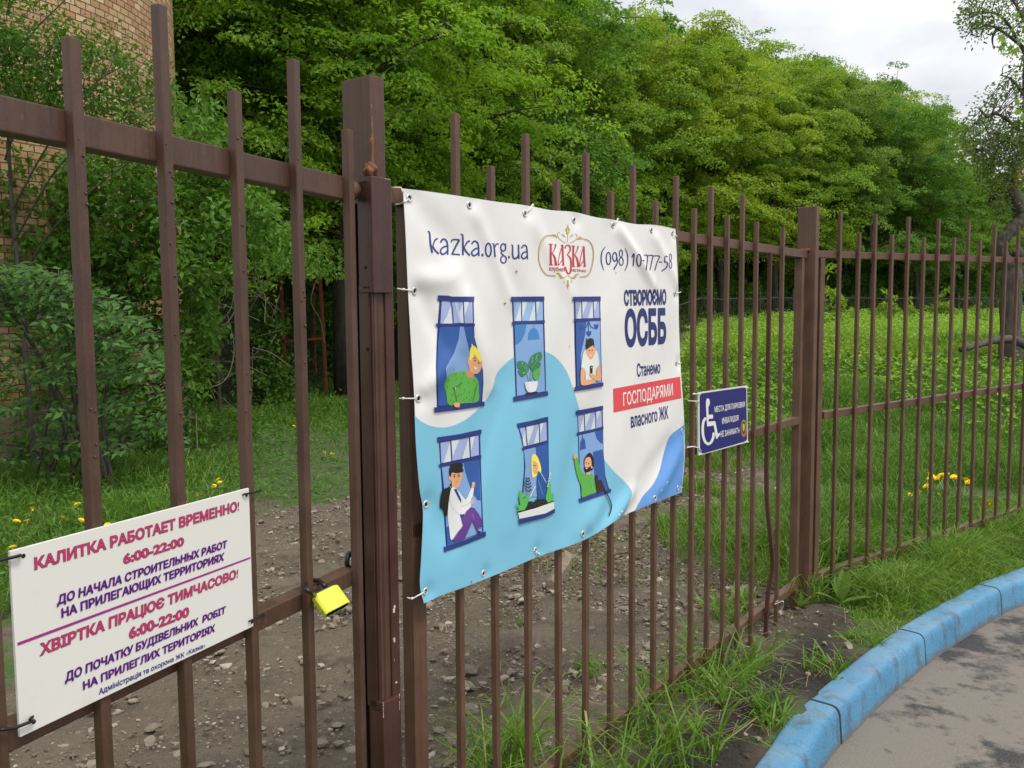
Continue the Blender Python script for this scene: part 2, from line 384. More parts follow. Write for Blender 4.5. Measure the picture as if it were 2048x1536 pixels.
def kerb_normal(p):
    d = np.gradient(p, axis=0); d /= np.linalg.norm(d, axis=1)[:, None]; return np.stack([d[:, 1], -d[:, 0]], 1)
build_ground()

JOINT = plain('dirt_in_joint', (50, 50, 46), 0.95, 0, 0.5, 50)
def build_kerb():
    mt, nt, b = newmat('blue_kerb_paint'); P = pos(nt)
    n1 = noise(nt, P, 7, 6, 0.65)
    c = ramp(nt, noise(nt, P, 3, 4), [(0.3, (0.075, 0.275, 0.48)), (0.7, (0.118, 0.345, 0.555))])
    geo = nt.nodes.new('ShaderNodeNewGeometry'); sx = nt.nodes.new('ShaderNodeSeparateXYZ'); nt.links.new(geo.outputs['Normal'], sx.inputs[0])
    # scuffs rubbed into the road face, dirt worn into the top
    mp = nt.nodes.new('ShaderNodeMapping'); nt.links.new(P, mp.inputs[0]); mp.inputs['Scale'].default_value = (1, 1, 0.5)
    sc = ramp(nt, noise(nt, mp.outputs[0], 9, 6, 0.72), [(0.51, 0.0), (0.66, 0.8)])
    c = mixc(nt, sc, c, (0.085, 0.098, 0.115))
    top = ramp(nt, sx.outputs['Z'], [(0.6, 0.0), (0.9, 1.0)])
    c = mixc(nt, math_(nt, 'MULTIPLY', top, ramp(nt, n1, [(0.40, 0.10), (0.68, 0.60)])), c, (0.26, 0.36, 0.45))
    ch = ramp(nt, noise(nt, P, 17, 5, 0.75), [(0.64, 0.0), (0.67, 0.85)])
    c = mixc(nt, ch, c, (0.30, 0.25, 0.19))
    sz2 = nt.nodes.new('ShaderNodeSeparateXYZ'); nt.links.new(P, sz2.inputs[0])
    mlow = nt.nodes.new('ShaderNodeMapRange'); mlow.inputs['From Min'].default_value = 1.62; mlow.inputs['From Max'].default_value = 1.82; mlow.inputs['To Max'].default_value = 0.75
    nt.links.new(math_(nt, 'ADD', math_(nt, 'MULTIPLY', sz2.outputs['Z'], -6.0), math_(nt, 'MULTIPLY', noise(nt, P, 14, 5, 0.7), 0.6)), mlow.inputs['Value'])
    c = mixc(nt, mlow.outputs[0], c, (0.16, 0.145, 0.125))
    nt.links.new(c, b.inputs['Base Color']); nt.links.new(ramp(nt, n1, [(0.3, 0.55), (0.7, 0.85)]), b.inputs['Roughness'])
    bump(nt, math_(nt, 'ADD', math_(nt, 'ADD', noise(nt, P, 60, 5, 0.75), noise(nt, P, 240, 2, 0.6)), math_(nt, 'MULTIPLY', n1, 2.0)), 0.8, 0.009, b)
    smooth = spline(np.vstack([kfrE[:3], kfr, kfrE[-4:]]), 12)
    sm = np.concatenate([[0], np.cumsum(np.linalg.norm(np.diff(smooth, axis=0), axis=1))])
    def at(s): return np.array([np.interp(s, sm, smooth[:, 0]), np.interp(s, sm, smooth[:, 1])])
    def s_of(p): return sm[np.argmin(np.linalg.norm(smooth - p, axis=1))]
    js = [s_of(on_ground(x, y, KT)[:2]) for x, y in ((1680, 1415), (1850, 1270), (2003, 1178))]
    L = js[1] - js[0]
    js = [js[0] - 2 * L, js[0] - L] + js + [js[2] + L, js[2] + 2 * L, js[2] + 3 * L]
    labels = ['blue painted kerb block lying out of the bottom edge, behind the nearest one', 'nearest blue kerb block, cut by the bottom edge of the picture',
              'blue kerb block second from the bottom, dark scuffs on its road face',
              'blue kerb block third along, sandy wear on top and a cracked end', 'blue kerb block with long grass drooping over it, at the right edge',
              'furthest blue kerb block going out of the right edge', 'last blue kerb block beyond the right edge']
    prof = [(-0.135, -0.40), (-0.135, -0.012), (-0.128, -0.003), (-0.115, 0.0), (-0.036, 0.0), (-0.018, -0.005), (-0.006, -0.018), (0.000, -0.036), (0.010, -0.16), (0.012, -0.40)]
    for k in range(len(js) - 1):
        a, e = js[k] + 0.003, js[k + 1] - 0.003
        if a < 0 or k in (0,): continue
        ss = np.concatenate([[a, a + 0.005], np.linspace(a + 0.02, e - 0.02, 16), [e - 0.005, e]])
        jig = rng.normal(0, 0.004); rows = []
        for t, s in enumerate(ss):
            p = at(s); d = at(s + 0.01) - at(s - 0.01); d /= np.linalg.norm(d); n = np.array([d[1], -d[0]])
            sh = 0.005 if t in (0, len(ss) - 1) else 0.0
            rows.append([[p[0] + n[0] * (u + jig - (sh if u > -0.05 else -sh)), p[1] + n[1] * (u + jig - (sh if u > -0.05 else -sh)), KT + w - (sh if w > -0.3 else 0)] for u, w in prof])
        V = np.array(rows); m_, k_ = V.shape[:2]
        i = np.arange(m_ - 1)[:, None] * k_ + np.arange(k_ - 1)[None]
        q = np.stack([i, i + 1, i + k_ + 1, i + k_], -1).reshape(-1, 4)
        g = Geo(); g.add(V.reshape(-1, 3), q)
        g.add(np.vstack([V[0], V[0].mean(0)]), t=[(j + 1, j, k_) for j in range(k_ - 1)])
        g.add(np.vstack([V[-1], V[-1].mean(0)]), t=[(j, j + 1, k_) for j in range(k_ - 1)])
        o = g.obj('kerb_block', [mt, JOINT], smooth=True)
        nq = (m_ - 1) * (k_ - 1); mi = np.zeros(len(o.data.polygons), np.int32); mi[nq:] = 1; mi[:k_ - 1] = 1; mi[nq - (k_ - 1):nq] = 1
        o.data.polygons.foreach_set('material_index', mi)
        bm = bmesh.new(); bm.from_mesh(o.data); bmesh.ops.recalc_face_normals(bm, faces=bm.faces); bm.to_mesh(o.data); bm.free()
        tag(o, labels[k], 'kerb', 'blue kerb blocks along the road')
build_kerb()

# ------------------------------------------------------------------ fence, posts, gate
RT_N0, RT_N1 = -0.062, -0.020           # rails sit behind the bars
def bar_mesh(fr, s, n0, z0, z1, w=0.020, lean=0.0, mt=None, parent=None, name='bar'):
    bm = bmesh.new(); add_box(bm, fr, s - w / 2, s + w / 2, n0 - w, n0, z0, z1, 0.0022)
    if lean:
        for v in bm.verts:
            d = (v.co.z - z0) * lean; v.co += Vector(fr.d * d)
    return bm_obj(name, bm, mt, parent)
fence = empty('metal_fence', tuple(FB.p(0, 0, GZ)), 'brown steel bar fence with posts and rails, standing between the kerb and the meadow', 'fence')
def build_fence():
    # panel beside the gate
    sA = FB.px(782, 372)[0]
    zt0 = FB.px(800, 376, RT_N1)[1]; zt1 = FB.px(1590, 497, RT_N1)[1]
    box('top_rail', FB, sA - 0.03, -0.02, RT_N0, RT_N1, zt0 - 0.042, zt0, BROWN, fence, 0.003, zt1 - zt0)
    zm = FB.px(1588, 837, RT_N1)[1]; zm0 = FB.px(1494, 862, RT_N1)[1]
    box('middle_rail', FB, sA + 0.075, -0.06, RT_N0, RT_N1, zm0 - 0.040, zm0, BROWN, fence, 0.003, zm - zm0)
    zb0 = FB.px(1113, 1534, RT_N1)[1]; zb1 = FB.px(1583, 1174, RT_N1)[1]
    box('bottom_rail', FB, sA + 0.075, -0.06, RT_N0, RT_N1, zb0 - 0.040, zb0, BROWN, fence, 0.003, zb1 - zb0)
    tops = [(911, 225), (988, 332), (1055, 267), (1119.5, 360), (1175, 305), (1227, 383), (1272.5, 331), (1316, 402), (1356, 352),
            (1393, 417), (1427, 373), (1459, 431), (1490, 389), (1518, 444), (1570, 455)]
    for x, y in tops:
        s, z = FB.px(x, y)
        bar_mesh(FB, s, 0, GZ - 0.06 + rng.normal(0, .01), z, 0.0195, rng.normal(0, 0.0028), BROWN, fence)
    # the bar that was hit: cut at the rail and bowed at the foot
    s, z = FB.px(1544, 505); g = []
    pts = [FB.p(s, -0.010, z), FB.p(s, -0.010, 1.0), FB.p(s + 0.004, -0.008, 0.62), FB.p(s + 0.012, 0.012, 0.40), FB.p(s + 0.030, 0.020, 0.24), FB.p(s + 0.022, 0.0, 0.08), FB.p(s + 0.012, -0.006, -0.16)]
    G = Geo(); G.tube(spline(pts, 6), 0.0125, 4); o = G.obj('bar', plain('rusted_brown_bar', (70, 38, 28), 0.7, 0, 0.4, 25, 0.5), fence); o['label'] = 'bent rusty bar bowed out at its foot'
    # end stiles
    s0 = FB.px(790, 420)[0]; s1 = FB.px(822, 700)[0]
    sa = FB.px(826, 1190, RT_N1)[0]; sb = FB.px(853, 1190, RT_N1)[0]
    bm = bmesh.new(); add_box(bm, FB, sa, sb, RT_N0, RT_N1, GZ - 0.1, zt0 - 0.0425, 0.003); bm_obj('end_stile', bm, BROWN, fence)
    box('end_stile', FB, -0.105, -0.065, RT_N0, RT_N1, GZ - 0.1, zt1 - 0.043, BROWN, fence, 0.003)
    # corner post
    zp = FB.px(1600, 405, 0.0)[1]
    bm = bmesh.new(); add_box(bm, FB, -0.018, 0.034, -0.082, 0.022, GZ - 0.2, zp, 0.004); bm_obj('corner_post', bm, BROWN, fence)
    bm = bmesh.new(); add_box(bm, FB, -0.030, -0.0185, -0.060, -0.006, zt1 - 0.004, zt1 + 0.012, 0.005); bm_obj('weld', bm, RUSTY, fence)
    # second panel, turning with the kerb
    e = 4.2
    zc0 = FC.px(1621, 500, RT_N1)[1]; sc1, zc1 = FC.px(2048, 515, RT_N1)
    k = (zc1 - zc0) / (sc1 - 0.05)
    box('top_rail', FC, 0.035, e, RT_N0, RT_N1, zc0 - 0.040, zc0, BROWN, fence, 0.003, k * e)
    sm0, z0 = FC.px(1649, 824, RT_N1); s1, z1 = FC.px(2048, 767, RT_N1); km = (z1 - z0) / (s1 - sm0)
    box('middle_rail', FC, sm0, e, RT_N0, RT_N1, z0 - 0.040, z0, BROWN, fence, 0.003, km * (e - sm0))
    sb0, z0 = FC.px(1630, 1150, RT_N1); s1, z1 = FC.px(2016, 1024, RT_N1); kb = (z1 - z0) / (s1 - sb0)
    box('bottom_rail', FC, 0.04, e, RT_N0, RT_N1, z0 - 0.040, z0, BROWN, fence, 0.003, kb * (e - sb0))
    st = FC.px(1642, 700, RT_N1)[0]
    box('end_stile', FC, st - 0.020, st + 0.020, RT_N0 - 0.002, RT_N1 + 0.002, z0 - 0.02, zc0 - 0.041, BROWN, fence, 0.003)
    tops = [(1684, 424), (1720, 465), (1755, 429), (1787.5, 469), (1820, 433.5), (1851, 474), (1882, 440), (1911, 475), (1939, 443), (1965, 480), (1992, 448), (2015, 482), (2041, 452)]
    sl = zl = 0
    for x, y in tops:
        s, z = FC.px(x, y); sl, zl = s, z
        bar_mesh(FC, s, 0, GZ - 0.06 + 0.01 * s, z, 0.0195, rng.normal(0, 0.0035), BROWN, fence)
    for j in range(1, 11):
        bar_mesh(FC, sl + 0.176 * j, 0, GZ - 0.06, zl + 0.003 * j - (0.105 if j % 2 else 0), 0.0195, 0, BROWN, fence)
    box('corner_post', FC, e + 0.002, e + 0.09, -0.09, 0.0, GZ - 0.2, 2.2, BROWN, fence, 0.004)
RUSTY = plain('rust_weld', (120, 78, 52), 0.85, 0, 0.4, 90, 0.8)
build_fence()

# gate post and its strike
def build_gatepost():
    n0 = 0.030
    s_c, zt = FB.px(740, 148, n0); s_r = FB.px(768, 160, n0)[0]
    # width across the fence from the far left corner
    best = min(np.linspace(0.04, 0.2, 161), key=lambda w: abs(proj(FB.p(s_c, n0 - w, zt))[0] - 683))
    bm = bmesh.new(); add_box(bm, FB, s_c, s_r, n0 - best, n0, GZ - 0.2, zt, 0.003); bm_obj('gate_post', bm, GATEB, fence)
    bm = bmesh.new(); add_box(bm, FB, s_c - 0.004, s_c + 0.004, n0 - 0.0045, n0 + 0.0030, GZ, zt - 0.003, 0.0015); bm_obj('weld', bm, GATEB, fence)
    # strike jamb: channel in the gap with a keep cover at the top and the foot
    na, nb = n0 - 0.030, n0 + 0.010
    sl = s_c - 0.006; sr = s_c + 0.056
    zc1 = zB(746, 352, nb); zc0 = zB(746, 586, nb); zf1 = zB(770, 1402, nb)
    G = bmesh.new()
    add_box(G, FB, s_c - 0.014, s_c - 0.0005, na - 0.012, nb - 0.016, zf1 - .02, zc0 + .02, 0.002)     # channel web
    add_box(G, FB, s_c - 0.010, s_c + 0.014, nb - 0.0155, nb - 0.009, zf1 - .02, zc0 + .02, 0.0015)
    add_box(G, FB, s_c + 0.0145, s_c + 0.030, nb - 0.0195, nb - 0.013, zf1 - .02, zc0 + .02, 0.0015)
    add_box(G, FB, s_c + 0.0305, sr + 0.004, nb - 0.018, nb - 0.004, GZ, zc1 - 0.03, 0.003)        # flange strip
    bm_obj('strike_channel', G, OXIDE, fence)
    G = bmesh.new(); add_box(G, FB, sl - 0.010, sr - 0.006, na - 0.008, nb + 0.004, zc0, zc1, 0.003); c = bm_obj('lock_cover', G, OXIDE, fence)
    for z in (zc1 - 0.055, zc1 - 0.22, zc1 - 0.42):
        hole(c, FB, sl - 0.010, (na + nb) / 2 - 0.002, z, 0.007 if z > zc1 - .1 else 0.0042)
    for n in (-0.006, 0.000, 0.006):
        for z in (zc1 - 0.014, zc0 + 0.014): hole(c, FB, sl - 0.010, (na + nb) / 2 - 0.002 + n * 1.3, z, 0.0026)
    G = bmesh.new(); add_box(G, FB, sl - 0.008, sr - 0.012, na - 0.004, nb + 0.006, GZ - 0.05, zf1, 0.003); c = bm_obj('lock_cover', G, OXIDE, fence)
    for n in (-0.009, 0.0, 0.009): hole(c, FB, sl - 0.008, (na + nb) / 2 + n, zf1 - 0.022, 0.0028)
    # paint chipped to primer along the edges
    chips = bmesh.new()
    for k in range(46):
        z = rng.uniform(0.5, zf1) if k % 2 else rng.choice([rng.uniform(zf1, zf1 + 0.25), zc1 - abs(rng.normal(0, 0.02))])
        s = rng.choice([sl - 0.009, sr - 0.0135]); ln = abs(rng.normal(0.006, 0.004)) + 0.001
        if z < zf1: add_box(chips, FB, s + 0.001, s + 0.0026, nb + 0.0056, nb + 0.0066, z, z + ln, 0)
        elif z > zc0: add_box(chips, FB, sr - 0.03 + rng.uniform(0, .022), sr - 0.007, nb + 0.0038, nb + 0.0046, zc1 - 0.004, zc1 - 0.0015, 0)
        else: add_box(chips, FB, s_c + 0.034 + rng.uniform(0, .012), s_c + 0.0365 + rng.uniform(0, .012), nb - 0.0042, nb - 0.0032, z, z + ln, 0)
    bm_obj('paint_chip', chips, plain('bare_primer', (205, 196, 186), 0.7), fence)
    # weld lump
    G = Geo(); w = Geo()
    bm = bmesh.new(); bmesh.ops.create_icosphere(bm, subdivisions=3, radius=1)
    cc = FB.p(s_c - 0.004, n0 + 0.001, zc1 + 0.016)
    for v in bm.verts:
        q = v.co.copy(); r_ = 1 + 0.25 * math.sin(q.x * 5 + q.z * 4) + 0.2 * math.sin(q.y * 7)
        v.co = Vector(cc) + Vector(FB.d * q.x * 0.014 * r_) + Vector(FB.n * q.y * 0.016 * r_) + Vector((0, 0, q.z * 0.016 * r_))
    bm_obj('weld', bm, RUSTY, fence, True)
    G = Geo(); G.tube([FB.p(s_c + 0.001 + 0.001 * math.sin(k * 1.9), n0 + 0.0015, zc1 + 0.016 + k * 0.012) for k in range(14)], np.linspace(0.006, 0.002, 14) * (1 + 0.3 * rng.normal(size=14)).clip(.5, 1.6), 6); G.obj('weld', RUSTY, fence, True)
    # black strip standing in for the shadowed gap between gate and post
    G = bmesh.new(); add_box(G, FB, s_c - 0.016, s_c - 0.003, n0 - best + 0.012, na - 0.022, 0.2, zc1 - 0.06, 0.003); bm_obj('gap_shade_strip', G, GAPSHADE, fence)
    return s_c
def proj(p):
    d = np.asarray(p) - CP; z = d @ FW; return 1024 + F * (d @ RT) / z, 768 - F * (d @ UP) / z
def zB(x, y, n): return FB.px(x, y, n)[1]
def hole(parent, fr, s, n, z, r):
    G = Geo(); G.tube([fr.p(s + 0.010, n, z), fr.p(s - 0.0008, n, z)], [r, r], 14)
    return G.obj('screw_hole', DARKHOLE, parent.parent)
SC = build_gatepost()

gate = empty('gate', tuple(FA.p(-0.6, 0, 0.1)), 'dark brown steel bar gate hung with the white notice, closed against the post', 'gate')
def build_gate():
    w = 0.0205
    s0 = FA.px(157, 220)[0]; ds = (FA.px(600, 370)[0] - s0) / 3
    for i in range(-4, 4):
        z = (1.966 if i % 2 == 0 else 2.074)
        bar_mesh(FA, s0 + ds * i, 0, 0.06, z, w, 0.0, GATEB, gate)
    zt = FA.px(300, 258, RT_N1)[1]; zt = 0.5 * (FA.px(0, 182, RT_N1)[1] + FA.px(683, 355, RT_N1)[1])
    sE = FA.px(705, 400)[0]
    box('top_rail', FA, s0 - 5 * ds, sE + 0.012, RT_N0, RT_N1, zt - 0.054, zt, GATEB, gate, 0.003)
    zu = FA.px(617, 1181, RT_N1)[1]; zl = FA.px(530, 1257, RT_N1)[1]
    box('middle_rail', FA, s0 - 5 * ds, sE + 0.012, RT_N0, RT_N1, zl, zu, GATEB, gate, 0.003)
    box('bottom_rail', FA, s0 - 5 * ds, sE + 0.012, RT_N0, RT_N1, 0.10, 0.145, GATEB, gate, 0.003)
    zs = FA.px(698, 258)[1]
    bar_mesh(FA, sE, 0.0, 0.06, zs, 0.021, 0.0, GATEB, gate, 'stile')
    # pipe stub that carried a latch
    G = Geo(); G.tube([FA.p(sE + 0.013, -0.030, zt - 0.026), FA.p(sE + 0.045, -0.030, zt - 0.028)], [0.024, 0.024], 18); G.obj('latch_socket', RUSTYP, gate, True)
    # weld drips on the bars
    g = Geo()
    for i in range(-1, 4):
        for k in range(9):
            z = rng.uniform(1.25, 1.88); s = s0 + ds * i + rng.uniform(-.008, .008)
            r_ = abs(rng.normal(0.0016, 0.0007)) + 0.0006
            g.tube([FA.p(s, -0.001, z - r_), FA.p(s, 0.0004, z - r_ * .6), FA.p(s, 0.001, z), FA.p(s, 0.0004, z + r_ * .6), FA.p(s, -.001, z + r_)], [r_ * .2, r_ * .8, r_, r_ * .8, r_ * .2], 6)
    g.obj('paint_drip', GATEB, gate, True)
    return s0, ds, sE, zu, zl, zt
RUSTYP = plain('rusty_brown_paint', (108, 76, 58), 0.8, 0, 0.35, 60, 0.7)
S0, DS, SE, ZU, ZL, ZT = build_gate()

# black ring hanging behind the gate rail
def build_ring():
    c = FA.p(*[FA.px(703, 1121, -0.09)[0], -0.09, FA.px(703, 1121, -0.09)[1]])
    t = empty('iron_ring_handle', tuple(c), 'black oval ring handle behind the gate, just above the middle rail by the post', 'handle')
    G = Geo(); th = np.linspace(0, 2 * np.pi, 33)
    G.tube([c + FA.d * 0.020 * math.cos(a) + np.array([0, 0, 0.021 * math.sin(a)]) for a in th], 0.0065, 10, False); G.obj('ring', BLACK, t, True)
    G = Geo(); G.tube([c + FA.d * 0.012 + np.array([0, 0, 0.028]), c + FA.d * 0.055 + np.array([0, 0, 0.026])], 0.008, 10); G.obj('spindle', BLACK, t, True)
    G = Geo(); G.tube([c + FA.d * 0.006 + np.array([0, 0, -0.026]), c + FA.d * 0.006 + np.array([0, 0, 0.02])], 0.0045, 8); G.obj('tongue', BLACK, t, True)
build_ring()

# ------------------------------------------------------------------ padlock
def build_padlock():
    Yd = FA.p(*[S0 + 3 * DS, 0.03, 1.0])[1]
    o = at_depth(628.7, 1192, Yd + 0.002)
    px = 2.05 / F * 0.98
    def v3(dx, dy, dz): return (RT * dx - UP * dy) * px + FW * dz
    L = v3(27.5, 30.5, -0.018); W = v3(39, -14.6, 0.0505); T = v3(-7.6, 12.3, 0.0133)
    L = L / np.linalg.norm(L); W = W - L * (W @ L); W /= np.linalg.norm(W); T0 = np.cross(L, W); T0 *= np.sign(T0 @ T)
    l_, w_, t_ = 0.050, 0.070, 0.024
    pad = empty('padlock', tuple(o), 'bright yellow padlock with a dark shackle, hanging round a gate bar', 'padlock')
    YEL, nt, b = newmat('fluorescent_yellow_paint'); b.inputs['Roughness'].default_value = 0.42
    yc = mixc(nt, noise(nt, pos(nt), 60, 3), (0.56, 0.61, 0.028), (0.64, 0.69, 0.045))
    nt.links.new(mixc(nt, ramp(nt, noise(nt, pos(nt), 130, 6, 0.75), [(0.58, 0.0), (0.72, 0.5)]), yc, (0.30, 0.31, 0.05)), b.inputs['Base Color'])
    def P(a, b_, c): return o + L * a + W * b_ + T0 * c
    # body: open-bottomed chamfered shell
    prof = [(0.006, 0.0), (w_ - 0.012, 0.0), (w_, 0.007), (w_, t_ - 0.006), (w_ - 0.012, t_), (0.006, t_), (0.0, t_ - 0.004), (0.0, 0.004)]
    inn = [(w_ / 2 + (p[0] - w_ / 2) * 0.90, t_ / 2 + (p[1] - t_ / 2) * 0.78) for p in prof]
    bm = bmesh.new()
    def ring(pr, a, slope=0.0): return [bm.verts.new(P(a + slope * p[0], p[0], p[1])) for p in pr]
    top0 = ring([(w_ / 2 + (p[0] - w_ / 2) * 0.94, t_ / 2 + (p[1] - t_ / 2) * 0.88) for p in prof], -0.003)
    top = ring(prof, 0.001); bot = ring(prof, l_); bi = ring(inn, l_); bd = ring(inn, l_ - 0.022); k = len(prof)
    for a, c in ((top0, top), (top, bot), (bot, bi), (bi, bd)):
        for i in range(k): bm.faces.new((a[i], a[(i + 1) % k], c[(i + 1) % k], c[i]))
    bm.faces.new(top0); fb = bm.faces.new(bd)
    bmesh.ops.recalc_face_normals(bm, faces=bm.faces)
    fb.material_index = 1
    for f in bm.faces:
        if all(v in bi or v in bd for v in f.verts): f.material_index = 1
    bmesh.ops.bevel(bm, geom=[e for e in bm.edges if all(v in top or v in bot for v in e.verts)], offset=0.0012, segments=2, affect='EDGES')
    body = bm_obj('lock_body', bm, [YEL, DARKHOLE], pad)
    bm = bmesh.new()
    pl = [(0.008, 0.004), (w_ - 0.014, 0.003), (w_ - 0.006, t_ / 2), (w_ - 0.014, t_ - 0.003), (0.008, t_ - 0.004)]
    a = [bm.verts.new(P(-0.0032, *p)) for p in pl]; c = [bm.verts.new(P(-0.007, *p)) for p in pl]
    for i in range(5): bm.faces.new((a[i], a[(i + 1) % 5], c[(i + 1) % 5], c[i]))
    bm.faces.new(c); bmesh.ops.recalc_face_normals(bm, faces=bm.faces); bm_obj('top_plate', bm, BLACK, pad)
    mk = Geo()
    for b0, b1, a0 in ((.036, .052, .038), (.022, .030, .040), (.036, .052, .0385 + .006)):
        mk.add([P(a0, b0, -0.0003), P(a0, b1, -0.0003), P(a0 + .0009, b1, -0.0003), P(a0 + .0009, b0, -0.0003)], q=[(0, 1, 2, 3)])
    mk.obj('moulded_mark', plain('dull_yellow_shadow', (150, 152, 40), 0.6), pad)
    G = Geo(); G.tube([P(l_ * .80, -0.0004, t_ * .42), P(l_ * .80, 0.003, t_ * .42)], 0.0017, 10); G.obj('key_pin', DARKHOLE, pad)
    # shackle round the bar
    def q(x, y, n): s, z = FA.px(600 + x / 8.531, 1080 + y / 8.531, n); return FA.p(s, n, z)
    pts = [P(-0.004, 0.010, t_ / 2), q(200, 900, 0.028), q(120, 845, 0.024), q(98, 770, 0.004), q(130, 712, -0.022), q(200, 690, -0.034), q(290, 690, -0.034), q(355, 720, -0.012), q(400, 765, 0.010), P(-0.010, w_ - 0.026, t_ / 2), P(-0.002, w_ - 0.026, t_ / 2)]
    G = Geo(); G.tube(spline(pts, 8), 0.0052, 12); G.obj('shackle', plain('dark_worn_steel', (64, 60, 56), 0.35, 0.75), pad, True)
build_padlock()

# ------------------------------------------------------------------ printed things: shared printing tools
_inks = {}
def ink(rgb, rough=0.42):
    k = (rgb, rough)
    if k not in _inks:
        mt, nt, b = newmat('print_ink'); c = lin(rgb)
        b.inputs['Base Color'].default_value = (*c, 1); b.inputs['Roughness'].default_value = rough
        _inks[k] = mt
    return _inks[k]
def glyph_loops(ev, dg):
    from mathutils.geometry import interpolate_bezier
    cv = ev.to_curve(dg); outp = []
    for sp in cv.splines:
        if sp.type == 'BEZIER':
            P = []; bp = sp.bezier_points; n = len(bp)
            for i in range(n):
                a, b = bp[i], bp[(i + 1) % n]
                straight = (a.handle_right - a.co).length < 1e-5 and (b.handle_left - b.co).length < 1e-5 or abs((b.co - a.co).cross(a.handle_right - a.co).length) < 1e-6 and abs((b.co - a.co).cross(b.handle_left - a.co).length) < 1e-6
                P += [a.co[:2]] if straight else [q[:2] for q in interpolate_bezier(a.co, a.handle_right, b.handle_left, b.co, 5)[:-1]]
        else: P = [q.co[:2] for q in sp.points]
        Q = [np.array(P[0])]
        for q in P[1:]:
            if np.linalg.norm(np.array(q) - Q[-1]) > 2e-4: Q.append(np.array(q))
        if np.linalg.norm(Q[-1] - Q[0]) < 2e-4: Q.pop()
        if len(Q) > 2: outp.append(np.array(Q))
    ev.to_curve_clear(); return outp
